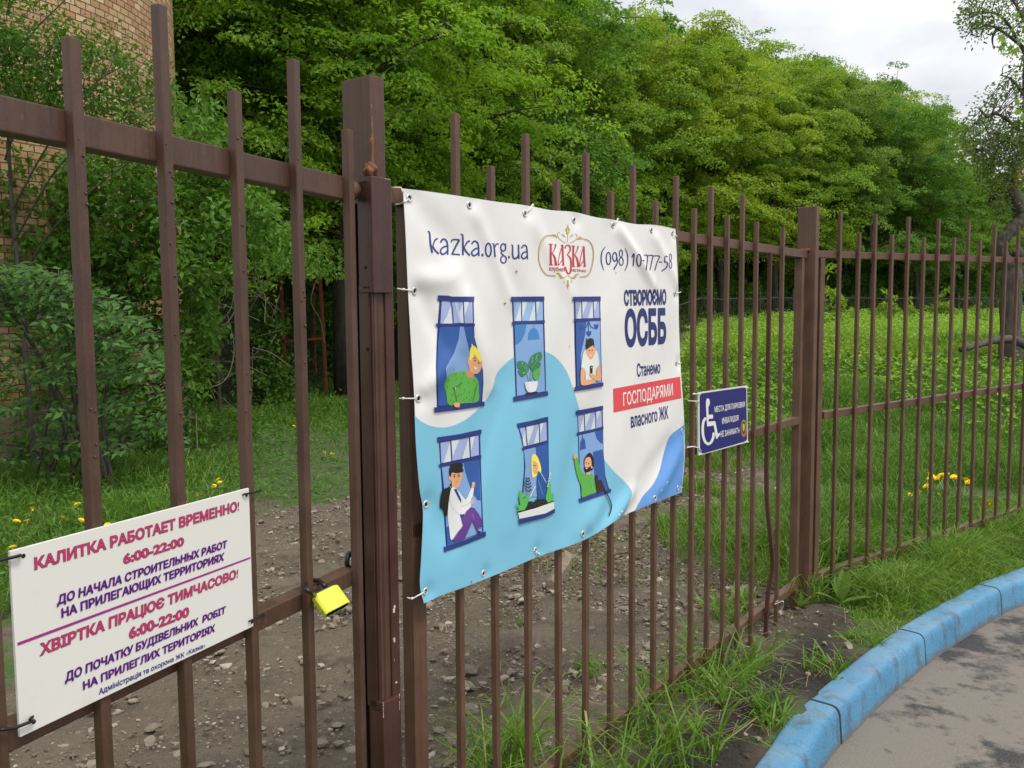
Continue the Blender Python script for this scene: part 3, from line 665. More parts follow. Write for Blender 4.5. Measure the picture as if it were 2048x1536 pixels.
class Print:
    """collects flat coloured shapes in photo pixels and lays them on a surface as thin ink layers"""
    def __init__(self, place, normal, grid=None): self.place = place; self.normal = normal; self.grid = grid
    def start(self): self.items = []
    def poly(self, pts, rgb, layer=1, smooth=0):
        p = spline(pts, smooth, True) if smooth else np.asarray(pts, float)
        bm = bmesh.new()
        try: bm.faces.new([bm.verts.new((x, y, 0)) for x, y in p])
        except ValueError: return
        bm.normal_update(); bmesh.ops.triangulate(bm, faces=bm.faces); self.items.append((bm, rgb, layer))
    def stroke(self, pts, width, rgb, layer=1, n=6, closed=False, taper=None):
        p = spline(pts, n, closed) if n > 1 else np.asarray(pts, float)
        if closed: p = np.vstack([p, p[:1]])
        t = np.gradient(p, axis=0)
        if closed: t[0] = t[-1] = p[1] - p[-2]
        t /= np.linalg.norm(t, axis=1)[:, None] + 1e-9; nn = np.stack([-t[:, 1], t[:, 0]], 1)
        w = np.full(len(p), width / 2.0)
        if taper is not None: w = w * np.interp(np.linspace(0, 1, len(p)), np.linspace(0, 1, len(taper)), taper)
        a, b = p + nn * w[:, None], p - nn * w[:, None]
        bm = bmesh.new(); va = [bm.verts.new((x, y, 0)) for x, y in a]; vb = [bm.verts.new((x, y, 0)) for x, y in b]
        for i in range(len(p) - 1): bm.faces.new((va[i], va[i + 1], vb[i + 1], vb[i]))
        self.items.append((bm, rgb, layer))
    def ellipse(self, c, rx, ry, rgb, layer=1, width=None, rot=0.0):
        th = np.linspace(0, 2 * np.pi, 28, endpoint=False)
        x = rx * np.cos(th); y = ry * np.sin(th)
        p = np.stack([c[0] + x * math.cos(rot) - y * math.sin(rot), c[1] + x * math.sin(rot) + y * math.cos(rot)], 1)
        if width: self.stroke(p, width, rgb, layer, 1, True)
        else: self.poly(p, rgb, layer)
    def text(self, s, quad, rgb, layer=1, bold=0.0, shift=(0, 0), ref='Н', space=1.0, shear=0.0):
        cu = bpy.data.curves.new('t', 'FONT'); cu.body = s; cu.space_character = space; cu.resolution_u = 3; cu.shear = shear
        o = bpy.data.objects.new('t', cu); col.objects.link(o)
        dg = bpy.context.evaluated_depsgraph_get(); loops = glyph_loops(o.evaluated_get(dg), dg)
        cu.body = ref; dg.update(); dg = bpy.context.evaluated_depsgraph_get()
        cap = max(l[:, 1].max() for l in glyph_loops(o.evaluated_get(dg), dg))
        bpy.data.objects.remove(o); bpy.data.curves.remove(cu)
        x0 = min(l[:, 0].min() for l in loops); x1 = max(l[:, 0].max() for l in loops)
        def area(l): return 0.5 * np.sum(l[:, 0] * np.roll(l[:, 1], -1) - np.roll(l[:, 0], -1) * l[:, 1])
        ar = [area(l) for l in loops]; sg = np.sign(ar[int(np.argmax(np.abs(ar)))])
        outer = [i for i in range(len(loops)) if ar[i] * sg > 0]; holes = {i: [] for i in outer}
        for i in range(len(loops)):
            if ar[i] * sg > 0: continue
            c_ = [j for j in outer if in_poly(loops[j], loops[i][:1, 0], loops[i][:1, 1])[0]]
            if c_: holes[min(c_, key=lambda j: abs(ar[j]))].append(i)
        parts = []
        for k, i in enumerate(outer):
            b_ = bmesh.new(); es = []
            for l in [loops[i]] + [loops[h] for h in holes[i]]:
                vs = [b_.verts.new((p[0], p[1], 0)) for p in l]; es += [b_.edges.new((vs[q], vs[(q + 1) % len(vs)])) for q in range(len(vs))]
            bmesh.ops.triangle_fill(b_, edges=es, use_beauty=False, use_dissolve=False)
            parts.append((b_, layer + 0.05 * (k % 5)))
        if bold:
            rib = bmesh.new()
            for Q_, a_ in zip(loops, ar):
                m_ = len(Q_); e = np.roll(Q_, -1, 0) - Q_; e = e / (np.linalg.norm(e, axis=1)[:, None] + 1e-9); nn = np.stack([e[:, 1], -e[:, 0]], 1) * (1 if sg > 0 else -1)
                mit = nn + np.roll(nn, 1, 0); mit = mit * 2 / np.clip((mit ** 2).sum(1), 0.6, 4)[:, None]
                A_ = [rib.verts.new((*(q + mm * bold), 0)) for q, mm in zip(Q_, mit)]; B_ = [rib.verts.new((*(q - mm * 0.006), 0)) for q, mm in zip(Q_, mit)]
                for i in range(m_):
                    j = (i + 1) % m_; rib.faces.new((A_[i], A_[j], B_[j], B_[i]))
            parts.append((rib, layer + 0.3))
        TL, TR, BR, BL = (np.array(p, float) for p in quad)
        A = [self.flat(*p) for p in (TL, TR, BR, BL)]
        for b_, l_ in parts:
            for v in b_.verts:
                u = (v.co.x - x0) / (x1 - x0); t = v.co.y / cap
                p3 = (A[3] * (1 - u) + A[2] * u) * (1 - t) + (A[0] * (1 - u) + A[1] * u) * t
                x_, y_ = proj(p3); v.co = (x_ + shift[0], y_ + shift[1], 0)
            self.items.append((b_, rgb, l_))
    def finish(self, name, parent, rough=0.42, smooth=True):
        mats = []; V = []; N = []; faces = []; mi = []; off = 0
        for bm, rgb, layer in self.items:
            bm.normal_update()
            for f in bm.faces:
                if f.normal.z < 0: f.normal_flip()
            if self.grid:
                g = self.grid
                for ax in (0, 1):
                    lo = min(v.co[ax] for v in bm.verts); hi = max(v.co[ax] for v in bm.verts)
                    for k in range(int(lo // g) + 1, int(hi // g) + 1):
                        bmesh.ops.bisect_plane(bm, geom=bm.verts[:] + bm.edges[:] + bm.faces[:], plane_co=(k * g if ax == 0 else 0, k * g if ax else 0, 0), plane_no=(1 - ax, ax, 0), dist=1e-5)
            bmesh.ops.triangulate(bm, faces=bm.faces)
            mt = ink(rgb, rough)
            if mt not in mats: mats.append(mt)
            k = mats.index(mt); bm.verts.index_update()
            if hasattr(self, 'place_v'):
                co = np.array([v.co[:2] for v in bm.verts]); pv, nv = self.place_v(co[:, 0], co[:, 1], np.full(len(co), float(layer))); V.extend(pv); N.extend(nv)
            else:
                for v in bm.verts:
                    p, n = self.place(v.co.x, v.co.y, layer); V.append(p); N.append(n)
            for f in bm.faces:
                idx = [v.index + off for v in f.verts]
                a, b, c = (V[i] for i in idx)
                if np.dot(np.cross(b - a, c - a), N[idx[0]]) < 0: idx.reverse()
                faces.append(idx); mi.append(k)
            off = len(V); bm.free()
        me = np_mesh(name, V, [np.array(faces)], None, smooth)
        if len(me.polygons) == len(mi): me.polygons.foreach_set('material_index', np.array(mi, dtype=np.int32))
        if smooth: me.normals_split_custom_set_from_vertices([tuple(n) for n in N])
        return link(name, me, mats, parent)
def flat_place(fr, n0, step=0.0004):
    def f(x, y, layer):
        s, z = fr.px(x, y, n0 + step * layer); return fr.p(s, n0 + step * layer, z), fr.n
    return f
def crop(ox, oy, sc):
    return lambda *pts: [(ox + p[0] / sc, oy + p[1] / sc) for p in pts]

# ------------------------------------------------------------------ white notice on the gate
def build_notice():
    c = crop(0, 970, 3.0113); n0 = 0.0065
    cs = [FA.px(x, y, n0) for x, y in ((18, 1102), (497, 977), (508, 1255), (42, 1470))]
    s0 = (cs[0][0] + cs[3][0]) / 2; s1 = (cs[1][0] + cs[2][0]) / 2; z1 = (cs[0][1] + cs[1][1]) / 2; z0 = (cs[2][1] + cs[3][1]) / 2
    t = empty('notice_board', tuple(FA.p((s0 + s1) / 2, 0, z0)), 'white notice with pink and violet Cyrillic lettering, tied to the gate bars', 'sign')
    mt, nt, b = newmat('white_plastic_sheet'); P = pos(nt)
    st = ramp(nt, noise(nt, P, 11, 5, 0.6), [(0.62, 0.0), (0.78, 0.28)])
    nt.links.new(mixc(nt, st, (0.72, 0.71, 0.665), (0.50, 0.48, 0.43)), b.inputs['Base Color']); b.inputs['Roughness'].default_value = 0.34
    bm = bmesh.new(); add_box(bm, FA, s0, s1, 0.0012, n0, z0, z1, 0.0008); bm_obj('panel', bm, mt, t)
    pr = Print(flat_place(FA, n0 + 0.0003), FA.n); pr.flat = lambda x, y: flat_place(FA, n0)(x, y, 0)[0]
    PK, DK, VI, MG, BL = (196, 48, 104), (66, 22, 60), (66, 22, 118), (176, 60, 150), (44, 36, 126)
    lines = [('КАЛИТКА РАБОТАЕТ ВРЕМЕННО!', c((210, 440), (1440, 97), (1440, 152), (213, 508)), 0), ('6:00-22:00', c((745, 418), (1105, 312), (1105, 362), (748, 475)), 0),
             ('ДО НАЧАЛА СТРОИТЕЛЬНЫХ РАБОТ', c((352, 665), (1368, 333), (1366, 375), (348, 720)), 1), ('НА ПРИЛЕГАЮЩИХ ТЕРРИТОРИЯХ', c((373, 745), (1350, 408), (1347, 452), (375, 797)), 1),
             ('ХВІРТКА ПРАЦЮЄ ТИМЧАСОВО!', c((247, 957), (1435, 505), (1433, 556), (247, 1025)), 0), ('6:00-22:00', c((780, 862), (1137, 733), (1135, 788), (782, 925)), 0),
             ('ДО ПОЧАТКУ БУДІВЕЛЬНИХ  РОБІТ', c((398, 1130), (1360, 730), (1357, 770), (396, 1185)), 1), ('НА ПРИЛЕГЛИХ ТЕРИТОРІЯХ', c((503, 1185), (1295, 838), (1293, 880), (505, 1232)), 1),
             ('Адміністрація та охорона ЖК «Казка»', c((597, 1228), (1238, 950), (1237, 975), (597, 1263)), 2)]
    for s, q, kind in lines:
        pr.start()
        if kind == 0:
            pr.text(s, q, DK, 1, 0.050); pr.text(s, q, PK, 2, 0.022)
        elif kind == 1:
            pr.text(s, q, MG, 1, 0.032, (-1.0, 0.9)); pr.text(s, q, VI, 2, 0.032)
        else: pr.text(s, q, BL, 1, 0.022)
        pr.finish('lettering', t, 0.4, False)
    pr.start(); pr.poly(c((105, 950), (1508, 433), (1509, 443), (107, 968)), (150, 42, 130), 1); pr.finish('divider_line', t, 0.4, False)
    def tie(pts, r=0.0026):
        G = Geo(); G.tube(spline(pts, 5), r, 7); G.obj('cable_tie', BLACK, t, True)
    def q(x, y, n): s, z = FA.px(x, y, n); return FA.p(s, n, z)
    tie([q(40, 1110, 0.007), q(37, 1112, 0.013), q(20, 1116, 0.012), q(2, 1120, 0.010), q(-12, 1124, 0.006), q(-25, 1127, -0.02)])
    tie([q(66, 1440, 0.007), q(62, 1443, 0.014), q(45, 1450, 0.014), q(24, 1457, 0.012), q(0, 1459, 0.008), q(-20, 1460, -0.03)])
    tie([q(62, 1443, 0.010), q(60, 1438, 0.015), q(66, 1433, 0.012)], 0.0022)
    tie([q(486, 990, 0.007), q(490, 988, 0.012), q(503, 986, 0.010), q(517, 983, 0.004), q(522, 981, -0.02)], 0.002)
    tie([q(498, 1243, 0.007), q(502, 1241, 0.012), q(512, 1237, 0.010), q(524, 1231, 0.004), q(530, 1229, -0.03)], 0.002)
    G = Geo(); a = q(38, 1112, n0 + 0.0002); bb = q(490, 988, n0 + .0002)
    for p in (q(41, 1111, 0), q(488, 990, 0), q(499, 1243, 0), q(62, 1442, 0)):
        p = p + FA.n * (n0 - 0.002); G.tube([p, p + FA.n * 0.0024], 0.0035, 12)
    G.obj('tie_hole', DARKHOLE, t)
build_notice()

# ------------------------------------------------------------------ blue parking sign
def build_blue():
    c = crop(1380, 760, 9.6); n0 = 0.008
    q4 = [FB.px(x, y, n0) for x, y in c((158, 240), (1095, 108), (1108, 1195), (165, 1450))]
    s0 = (q4[0][0] + q4[3][0]) / 2; s1 = (q4[1][0] + q4[2][0]) / 2
    t = empty('parking_sign', tuple(FB.p((s0 + s1) / 2, 0, q4[3][1])), 'small dark blue sign with white wheelchair symbol tied to bars beside the banner', 'sign')
    W = plain('white_sign_plate', (214, 214, 210), 0.35)
    bm = bmesh.new()
    fr = [bm.verts.new(FB.p(s, n0, z)) for s, z in q4]; bk = [bm.verts.new(FB.p(s, 0.001, z)) for s, z in q4]
    for i in range(4): bm.faces.new((fr[i], fr[(i + 1) % 4], bk[(i + 1) % 4], bk[i]))
    bm.faces.new(fr); bm.faces.new(bk); bmesh.ops.recalc_face_normals(bm, faces=bm.faces); bm_obj('plate', bm, W, t)
    pr = Print(flat_place(FB, n0 + 0.0004, 0.0005), FB.n); pr.flat = lambda x, y: flat_place(FB, n0)(x, y, 0)[0]
    NB, WH = (20, 25, 104), (222, 222, 218)
    pr.start(); pr.poly(c((183, 330), (195, 285), (225, 258), (1040, 140), (1068, 150), (1082, 190), (1094, 1130), (1082, 1165), (1045, 1185), (260, 1412), (222, 1400), (192, 1350)), NB, 0); pr.finish('blue_field', t, 0.35, False)
    pr.start()
    pr.poly(c((345, 352), (372, 372), (382, 430), (375, 480), (352, 520), (355, 668), (442, 662), (442, 738), (356, 750), (357, 800), (470, 787), (487, 800), (535, 1040), (572, 1005), (576, 1050), (515, 1135), (500, 1120), (455, 872), (330, 893), (322, 800), (306, 470), (308, 400), (322, 360)), WH, 1)
    pr.stroke(c((306, 725), (262, 790), (245, 900), (248, 1030), (275, 1150), (320, 1215), (365, 1225), (415, 1180), (448, 1090), (458, 1010)), 5.0, WH, 1, 8)
    pr.finish('wheelchair_symbol', t, 0.4, False)
    for s, q in (('МЕСТА ДЛЯ ПАРКОВКИ', c((472, 512), (1055, 412), (1053, 512), (475, 620))), ('ИНВАЛИДОВ', c((615, 730), (933, 672), (933, 768), (617, 845))), ('НЕ ЗАНИМАТЬ!', c((585, 985), (958, 908), (958, 1005), (590, 1098)))):
        pr.start(); pr.text(s, q, WH, 1, 0.020); pr.finish('lettering', t, 0.4, False)
    pr.start()
    pr.poly(c((1030, 750), (1068, 780), (1086, 860), (1082, 980), (1062, 1070), (1030, 1098), (998, 1070), (978, 990), (975, 880), (995, 790)), (150, 120, 60), 1)
    pr.stroke(c((978, 960), (998, 1060), (1030, 1092), (1062, 1065), (1082, 970)), 1.3, (176, 52, 48), 2)
    pr.poly(c((1030, 790), (1060, 830), (1070, 920), (1055, 1010), (1030, 1040), (1005, 1010), (990, 930), (1000, 840)), (52, 46, 28), 2)
    pr.poly(c((1010, 850), (1028, 835), (1050, 850), (1055, 900), (1045, 960), (1030, 1000), (1012, 950), (1006, 900)), (176, 172, 84), 3)
    pr.finish('emblem', t, 0.4, False)
    def q(x, y, n): x, y = c((x, y))[0]; s, z = FB.px(x, y, n); return FB.p(s, n, z)
    def tie(pts, r=0.0022):
        G = Geo(); G.tube(spline(pts, 5), r, 6); G.obj('cable_tie', NYLON, t, True)
    tie([q(185, 270, 0.010), q(150, 270, 0.012), q(95, 268, 0.006), q(70, 268, -0.004)])
    tie([q(180, 408, 0.010), q(130, 408, 0.012), q(60, 405, 0.002), q(-40, 402, -0.02)])
    G = Geo(); G.tube([q(60, 268, 0.004), q(95, 268, 0.006)], 0.0042, 6); G.obj('tie_head', NYLON, t, True)
    tie([q(215, 1370, 0.010), q(180, 1320, 0.013), q(120, 1290, 0.012), q(40, 1280, 0.006), q(-60, 1295, 0.0)], 0.0025)
    G = Geo(); G.tube([q(1085, 150, 0.008), q(1110, 150, 0.012)], 0.005, 6); G.tube([q(1090, 1190, 0.008), q(1115, 1190, 0.012)], 0.0045, 6); G.obj('tie_head', NYLON, t, True)
build_blue()

# ------------------------------------------------------------------ vinyl banner
def build_banner():
    n0 = 0.012
    t = empty('banner', tuple(FB.p(-1.6, 0, 0.72)), 'large white and pale blue vinyl banner with six printed windows, laced to the fence', 'banner')
    def sz(x, y): return np.array(FB.px(x, y, n0))
    folds = []
    def fold(a, b, w, amp): folds.append((sz(*a), sz(*b), w, amp))
    fold((945, 425), (1015, 600), 0.030, 0.011); fold((955, 470), (1060, 640), 0.05, -0.006)
    fold((1058, 440), (1140, 600), 0.035, 0.007); fold((1232, 458), (1300, 570), 0.026, 0.013); fold((1215, 470), (1240, 600), 0.05, -0.007)
    fold((1303, 470), (1352, 575), 0.030, 0.009); fold((835, 420), (905, 500), 0.04, -0.009)
    fold((840, 600), (880, 690), 0.030, -0.010); fold((838, 560), (880, 560), 0.035, 0.013); fold((845, 775), (880, 730), 0.03, 0.012)
    fold((905, 560), (975, 770), 0.045, 0.017); fold((925, 590), (918, 690), 0.022, 0.006); fold((990, 770), (925, 1000), 0.055, -0.014)
    fold((1045, 830), (1010, 1040), 0.07, 0.012); fold((1150, 850), (1120, 1050), 0.06, -0.008)
    fold((1185, 1075), (1262, 985), 0.040, 0.022); fold((1235, 1040), (1330, 890), 0.05, -0.012); fold((1300, 1005), (1350, 905), 0.04, 0.014)
    fold((852, 1010), (900, 1080), 0.05, -0.010); fold((1180, 640), (1170, 800), 0.07, 0.006); fold((1290, 620), (1290, 820), 0.06, -0.006)
    fold((1195, 1000), (1160, 1060), 0.05, 0.012); fold((870, 640), (868, 800), 0.05, 0.007)
    gpx = [(819, 396), (939, 410), (1050, 427), (1148, 440), (1226, 450), (1303, 460), (1345, 466), (829, 582), (837, 797), (852, 1009), (851, 1183),
           (967, 1147), (1071, 1101), (1166, 1068), (1310, 996), (1350, 587), (1353, 726), (1364, 862), (1356, 976)]
    gs = [sz(*g) for g in gpx]
    FA_ = np.array([f[0] for f in folds]); FE = np.array([f[1] - f[0] for f in folds]); FW_ = np.array([f[2] for f in folds]); FM = np.array([f[3] for f in folds]); FL = (FE ** 2).sum(1)
    GS = np.array(gs)
    def disp(s, z):
        s = np.asarray(s)[..., None]; z = np.asarray(z)[..., None]
        u = np.clip(((s - FA_[:, 0]) * FE[:, 0] + (z - FA_[:, 1]) * FE[:, 1]) / FL, 0, 1)
        r2 = (s - FA_[:, 0] - u * FE[:, 0]) ** 2 + (z - FA_[:, 1] - u * FE[:, 1]) ** 2
        d = 0.012 + (FM * np.exp(-r2 / FW_ ** 2) * (0.45 + 0.55 * np.sin(np.pi * (0.12 + 0.76 * u)))).sum(-1)
        d = d + 0.0022 * np.sin(s * 9 + z * 4)[..., 0] + 0.0016 * np.sin(s * 17 - z * 13 + 1)[..., 0]
        d = d - (0.006 * np.exp(-((s - GS[:, 0]) ** 2 + (z - GS[:, 1]) ** 2) / 0.0007)).sum(-1)
        return 0.002 + np.logaddexp(0, (d - 0.002) / 0.002) * 0.002
    def szv(x, y, n):
        d = FW + np.multiply.outer((x - 1024) / F, RT) - np.multiply.outer((y - 768) / F, UP)
        p0 = FB.o + np.multiply.outer(n, FB.n) - CP
        t_ = (p0 @ FB.n) / (d @ FB.n); q = CP + d * t_[..., None]
        return (q - FB.o) @ FB.d, q[..., 2]
    def place_v(x, y, layer):
        x = np.asarray(x, float); y = np.asarray(y, float); lo = (0.0006 + 0.0004 * np.asarray(layer, float)) * (np.asarray(layer) > 0) + 0 * x; d = 0.012 + 0 * x
        for _ in range(8):
            s, z = szv(x, y, n0 + d + lo); d = 0.4 * d + 0.6 * disp(s, z)
        s, z = szv(x, y, n0 + d + lo)
        e = 0.003; ds = (disp(s + e, z) - disp(s - e, z)) / (2 * e); dz = (disp(s, z + e) - disp(s, z - e)) / (2 * e)
        n = FB.n - np.multiply.outer(ds, FB.d) - np.multiply.outer(dz, np.array([0, 0, 1.0])); n = n / np.linalg.norm(n, axis=-1, keepdims=True)
        P_ = FB.o + np.multiply.outer(s, FB.d) + np.multiply.outer(n0 + d + lo, FB.n) + np.multiply.outer(z, np.array([0, 0, 1.0]))
        return P_, n
    def place(x, y, layer):
        p, n = place_v(np.array([x]), np.array([y]), np.array([layer])); return p[0], n[0]
    top = [(806, 377), (850, 382), (932, 394), (990, 403), (1054, 411), (1100, 420), (1148, 424), (1190, 434), (1230, 440), (1270, 448), (1310, 450), (1351, 458)]
    right = [(1351, 458), (1354, 520), (1357, 585), (1358, 650), (1361, 730), (1366, 800), (1369, 860), (1369, 920), (1363, 985)]
    bot = [(848, 1207), (883, 1191), (930, 1174), (1010, 1142), (1080, 1112), (1160, 1084), (1210, 1056), (1246, 1032), (1275, 1019), (1315, 1003), (1363, 985)]
    left = [(806, 377), (811, 460), (816, 577), (823, 700), (829, 800), (832, 890), (839, 975), (846, 1024), (843, 1107), (840, 1170), (848, 1207)]
    def par(c, n, key):
        p = spline(c, 8); k = FB.o * 0
        q = np.array([sz(*a)[key] for a in p]); q = (q - q[0]) / (q[-1] - q[0]); q = np.maximum.accumulate(q)
        u = np.linspace(0, 1, n); return np.stack([np.interp(u, q, p[:, 0]), np.interp(u, q, p[:, 1])], 1)
    NU, NV = 210, 190
    T, B, L, Rr = par(top, NU, 0), par(bot, NU, 0), par(left, NV, 1), par(right, NV, 1)
    hom = np.array([[sz(*T[i]) for i in (0, -1)], [sz(*B[i]) for i in (0, -1)]])
    def S(p): return np.array([sz(*a) for a in p])
    Ts, Bs, Ls, Rs = S(T), S(B), S(L), S(Rr)
    v, u = np.meshgrid(np.linspace(0, 1, NV), np.linspace(0, 1, NU), indexing='ij'); v = v[..., None]; u = u[..., None]
    q = (1 - v) * Ts[None] + v * Bs[None] + (1 - u) * Ls[:, None] + u * Rs[:, None] - ((1 - u) * (1 - v) * Ts[0] + u * (1 - v) * Ts[-1] + (1 - u) * v * Bs[0] + u * v * Bs[-1])
    q = q.reshape(-1, 2); p3 = FB.o + np.multiply.outer(q[:, 0], FB.d) + FB.n * n0 + np.multiply.outer(q[:, 1], np.array([0, 0, 1.0]))
    dd = p3 - CP; zz = dd @ FW; front, nor = place_v(1024 + F * (dd @ RT) / zz, 768 - F * (dd @ UP) / zz, np.zeros(len(q))); back = front - nor * 0.0011
    i = np.arange(NV - 1)[:, None] * NU + np.arange(NU - 1)[None]
    q = np.stack([i, i + NU, i + NU + 1, i + 1], -1).reshape(-1, 4); M = NU * NV
    loop = list(range(NU)) + [r * NU + NU - 1 for r in range(1, NV)] + [M - 2 - k for k in range(NU - 1)] + [r * NU for r in range(NV - 2, 0, -1)]
    rim = np.array([(a, b, b + M, a + M) for a, b in zip(loop, loop[1:] + loop[:1])])
    me = np_mesh('sheet', np.vstack([front, back]), [q, q[:, ::-1] + M, rim], smooth=True)
    me.normals_split_custom_set_from_vertices([tuple(n) for n in nor] + [tuple(-n) for n in nor])
    mt, nt, b = newmat('white_vinyl'); P = pos(nt)
    nt.links.new(mixc(nt, ramp(nt, noise(nt, P, 5, 5), [(0.35, 0.0), (0.7, 1.0)]), (0.74, 0.73, 0.705), (0.79, 0.785, 0.77)), b.inputs['Base Color'])
    b.inputs['Roughness'].default_value = 0.36; bump(nt, noise(nt, P, 900, 1), 0.06, 0.001, b)
    link('sheet', me, mt, t)
    pr = Print(place, FB.n, 6.0); pr.place_v = place_v; pr.flat = lambda x, y: FB.p(*[sz(x, y)[0], n0, sz(x, y)[1]])
    NAVY, MID, LIGHT, LAV, STR = (36, 54, 122), (46, 88, 158), (124, 160, 206), (160, 174, 214), (210, 218, 222)
    CY, BW, RED, TXT = (122, 190, 216), (98, 152, 216), (218, 74, 80), (34, 46, 108)
    GRN, YEL, SKIN, BLK, PUR, WH = (92, 172, 72), (246, 232, 92), (226, 168, 124), (28, 26, 26), (98, 58, 140), (222, 224, 222)
    # waves
    pr.start()
    lft = [(829.3, 831), (832, 890), (839, 975), (846, 1024), (843, 1107), (840, 1170), (848, 1206.5)]
    edge = [(848, 1206.5), (883, 1190.6), (930, 1173.6), (1010, 1141.6), (1080, 1111.6), (1160, 1083.6), (1210, 1055.6), (1246, 1031.6)]
    wave = [(1246, 1031.6), (1256, 1012), (1264, 985), (1249, 963), (1229, 944), (1209, 919), (1180, 870), (1162, 828), (1153, 798), (1145, 773), (1133, 742), (1113, 716), (1091, 703.7), (1062, 702), (1030, 713), (1008, 730), (993, 749), (984.7, 778.7),
            (963, 812), (930, 840), (898, 853.5), (870, 853.7), (846, 845), (829.3, 831)]
    pr.poly(list(spline(lft, 5))[:-1] + list(spline(edge, 5))[:-1] + list(spline(wave, 5))[:-1], CY, 1)
    pr.finish('wave_print', t)
    pr.start()
    pr.poly(list(spline([(1368.6, 850), (1346, 866), (1336, 880), (1328, 906), (1318, 945), (1304, 972), (1286, 992), (1270, 1020.8)], 6)) + [(1275, 1018.6), (1315, 1002.6)] + [(1362.8, 984.8), (1368.4, 920)], BW, 1)
    pr.finish('wave_print', t)
    # headings
    def strokes(items, c, k, rgb, name):
        pr.start()
        for it in items:
            if it[0] == 'e': pr.ellipse(c((it[1], it[2]))[0], it[3] / k, it[4] / k, rgb, 1, it[5] / k)
            elif it[0] == 'd': pr.ellipse(c((it[1], it[2]))[0], it[3] / k, it[4] / k, rgb, 1)
            else: pr.stroke(c(*it[2]), it[1] / k, rgb, 1, 6, False, it[3] if len(it) > 3 else None)
        pr.finish(name, t)
    A = crop(800, 380, 6.4)
    strokes([('s', 25, ((352, 530), (378, 545), (390, 680), (414, 805)), (0.4, 0.8, 1, 1)), ('s', 20, ((484, 622), (450, 640), (418, 725)), (1, .9, .7)), ('s', 22, ((416, 715), (450, 770), (498, 818))),
             ('s', 20, ((518, 672), (550, 630), (592, 645), (610, 710), (612, 828))), ('s', 20, ((612, 712), (550, 735), (518, 780), (540, 820), (575, 812), (610, 775))),
             ('s', 18, ((656, 672), (668, 640), (715, 634), (768, 640)), (.5, 1, 1, 1)), ('s', 22, ((760, 642), (715, 720), (668, 818))), ('s', 18, ((658, 820), (715, 822), (770, 828))),
             ('s', 24, ((775, 564), (802, 580), (806, 700), (806, 832)), (.4, .8, 1, 1)), ('s', 20, ((897, 648), (860, 670), (815, 748)), (1, .9, .7)), ('s', 22, ((815, 735), (850, 790), (895, 838))),
             ('s', 20, ((918, 690), (950, 655), (990, 672), (1006, 730), (1010, 846))), ('s', 20, ((1008, 740), (955, 758), (918, 800), (938, 838), (972, 832), (1006, 795))), ('d', 1056, 832, 14, 20),
             ('e', 1132, 765, 36, 84, 19), ('s', 20, ((1180, 684), (1200, 695), (1212, 780), (1218, 858)), (.4, .9, 1, 1)), ('s', 18, ((1210, 740), (1232, 695), (1262, 688))),
             ('e', 1322, 735, 32, 46, 18), ('s', 14, ((1345, 695), (1362, 688))), ('s', 16, ((1305, 778), (1296, 808), (1325, 832))), ('e', 1326, 888, 36, 46, 17), ('d', 1396, 858, 12, 18),
             ('s', 20, ((1422, 702), (1442, 715), (1442, 830), (1462, 875), (1495, 868), (1518, 830)), (.4, .9, 1, 1, 1, .9)), ('s', 20, ((1518, 698), (1520, 790), (1523, 880))),
             ('s', 18, ((1555, 745), (1585, 708), (1618, 722), (1628, 780), (1632, 885))), ('s', 18, ((1628, 785), (1582, 800), (1556, 842), (1574, 876), (1602, 872), (1628, 838)))], A, 6.4, (48, 58, 132), 'lettering')
    Bc = crop(1060, 430, 6.4); W_ = 15
    strokes([('s', W_, ((966, 404), (920, 480), (914, 600), (945, 706)), (.5, 1, 1, .5)), ('e', 1005, 556, 28, 78, W_), ('e', 1085, 535, 26, 56, W_), ('s', W_, ((1110, 520), (1118, 610), (1072, 698))),
             ('e', 1165, 493, 20, 46, 13), ('e', 1168, 593, 26, 50, 13), ('s', W_, ((1220, 424), (1250, 520), (1246, 630), (1214, 716)), (.5, 1, 1, .5)), ('s', W_, ((1304, 542), (1332, 500), (1322, 655))),
             ('e', 1395, 580, 28, 76, W_), ('s', 14, ((1440, 580), (1466, 583))), ('s', 13, ((1460, 516), (1503, 518), (1501, 600), (1488, 705))), ('s', 13, ((1515, 518), (1573, 521), (1560, 590), (1536, 706))),
             ('s', 13, ((1582, 522), (1658, 529), (1630, 600), (1598, 710))), ('s', 13, ((1652, 600), (1692, 603))), ('s', 13, ((1764, 531), (1732, 530), (1722, 598))), ('s', 14, ((1722, 600), (1758, 608), (1748, 670), (1686, 718))),
             ('e', 1798, 540, 14, 44, 10), ('e', 1800, 636, 17, 44, 10)], Bc, 6.4, TXT, 'lettering')
    # emblem with the red name
    LR, GO = (188, 50, 58), (186, 160, 78)
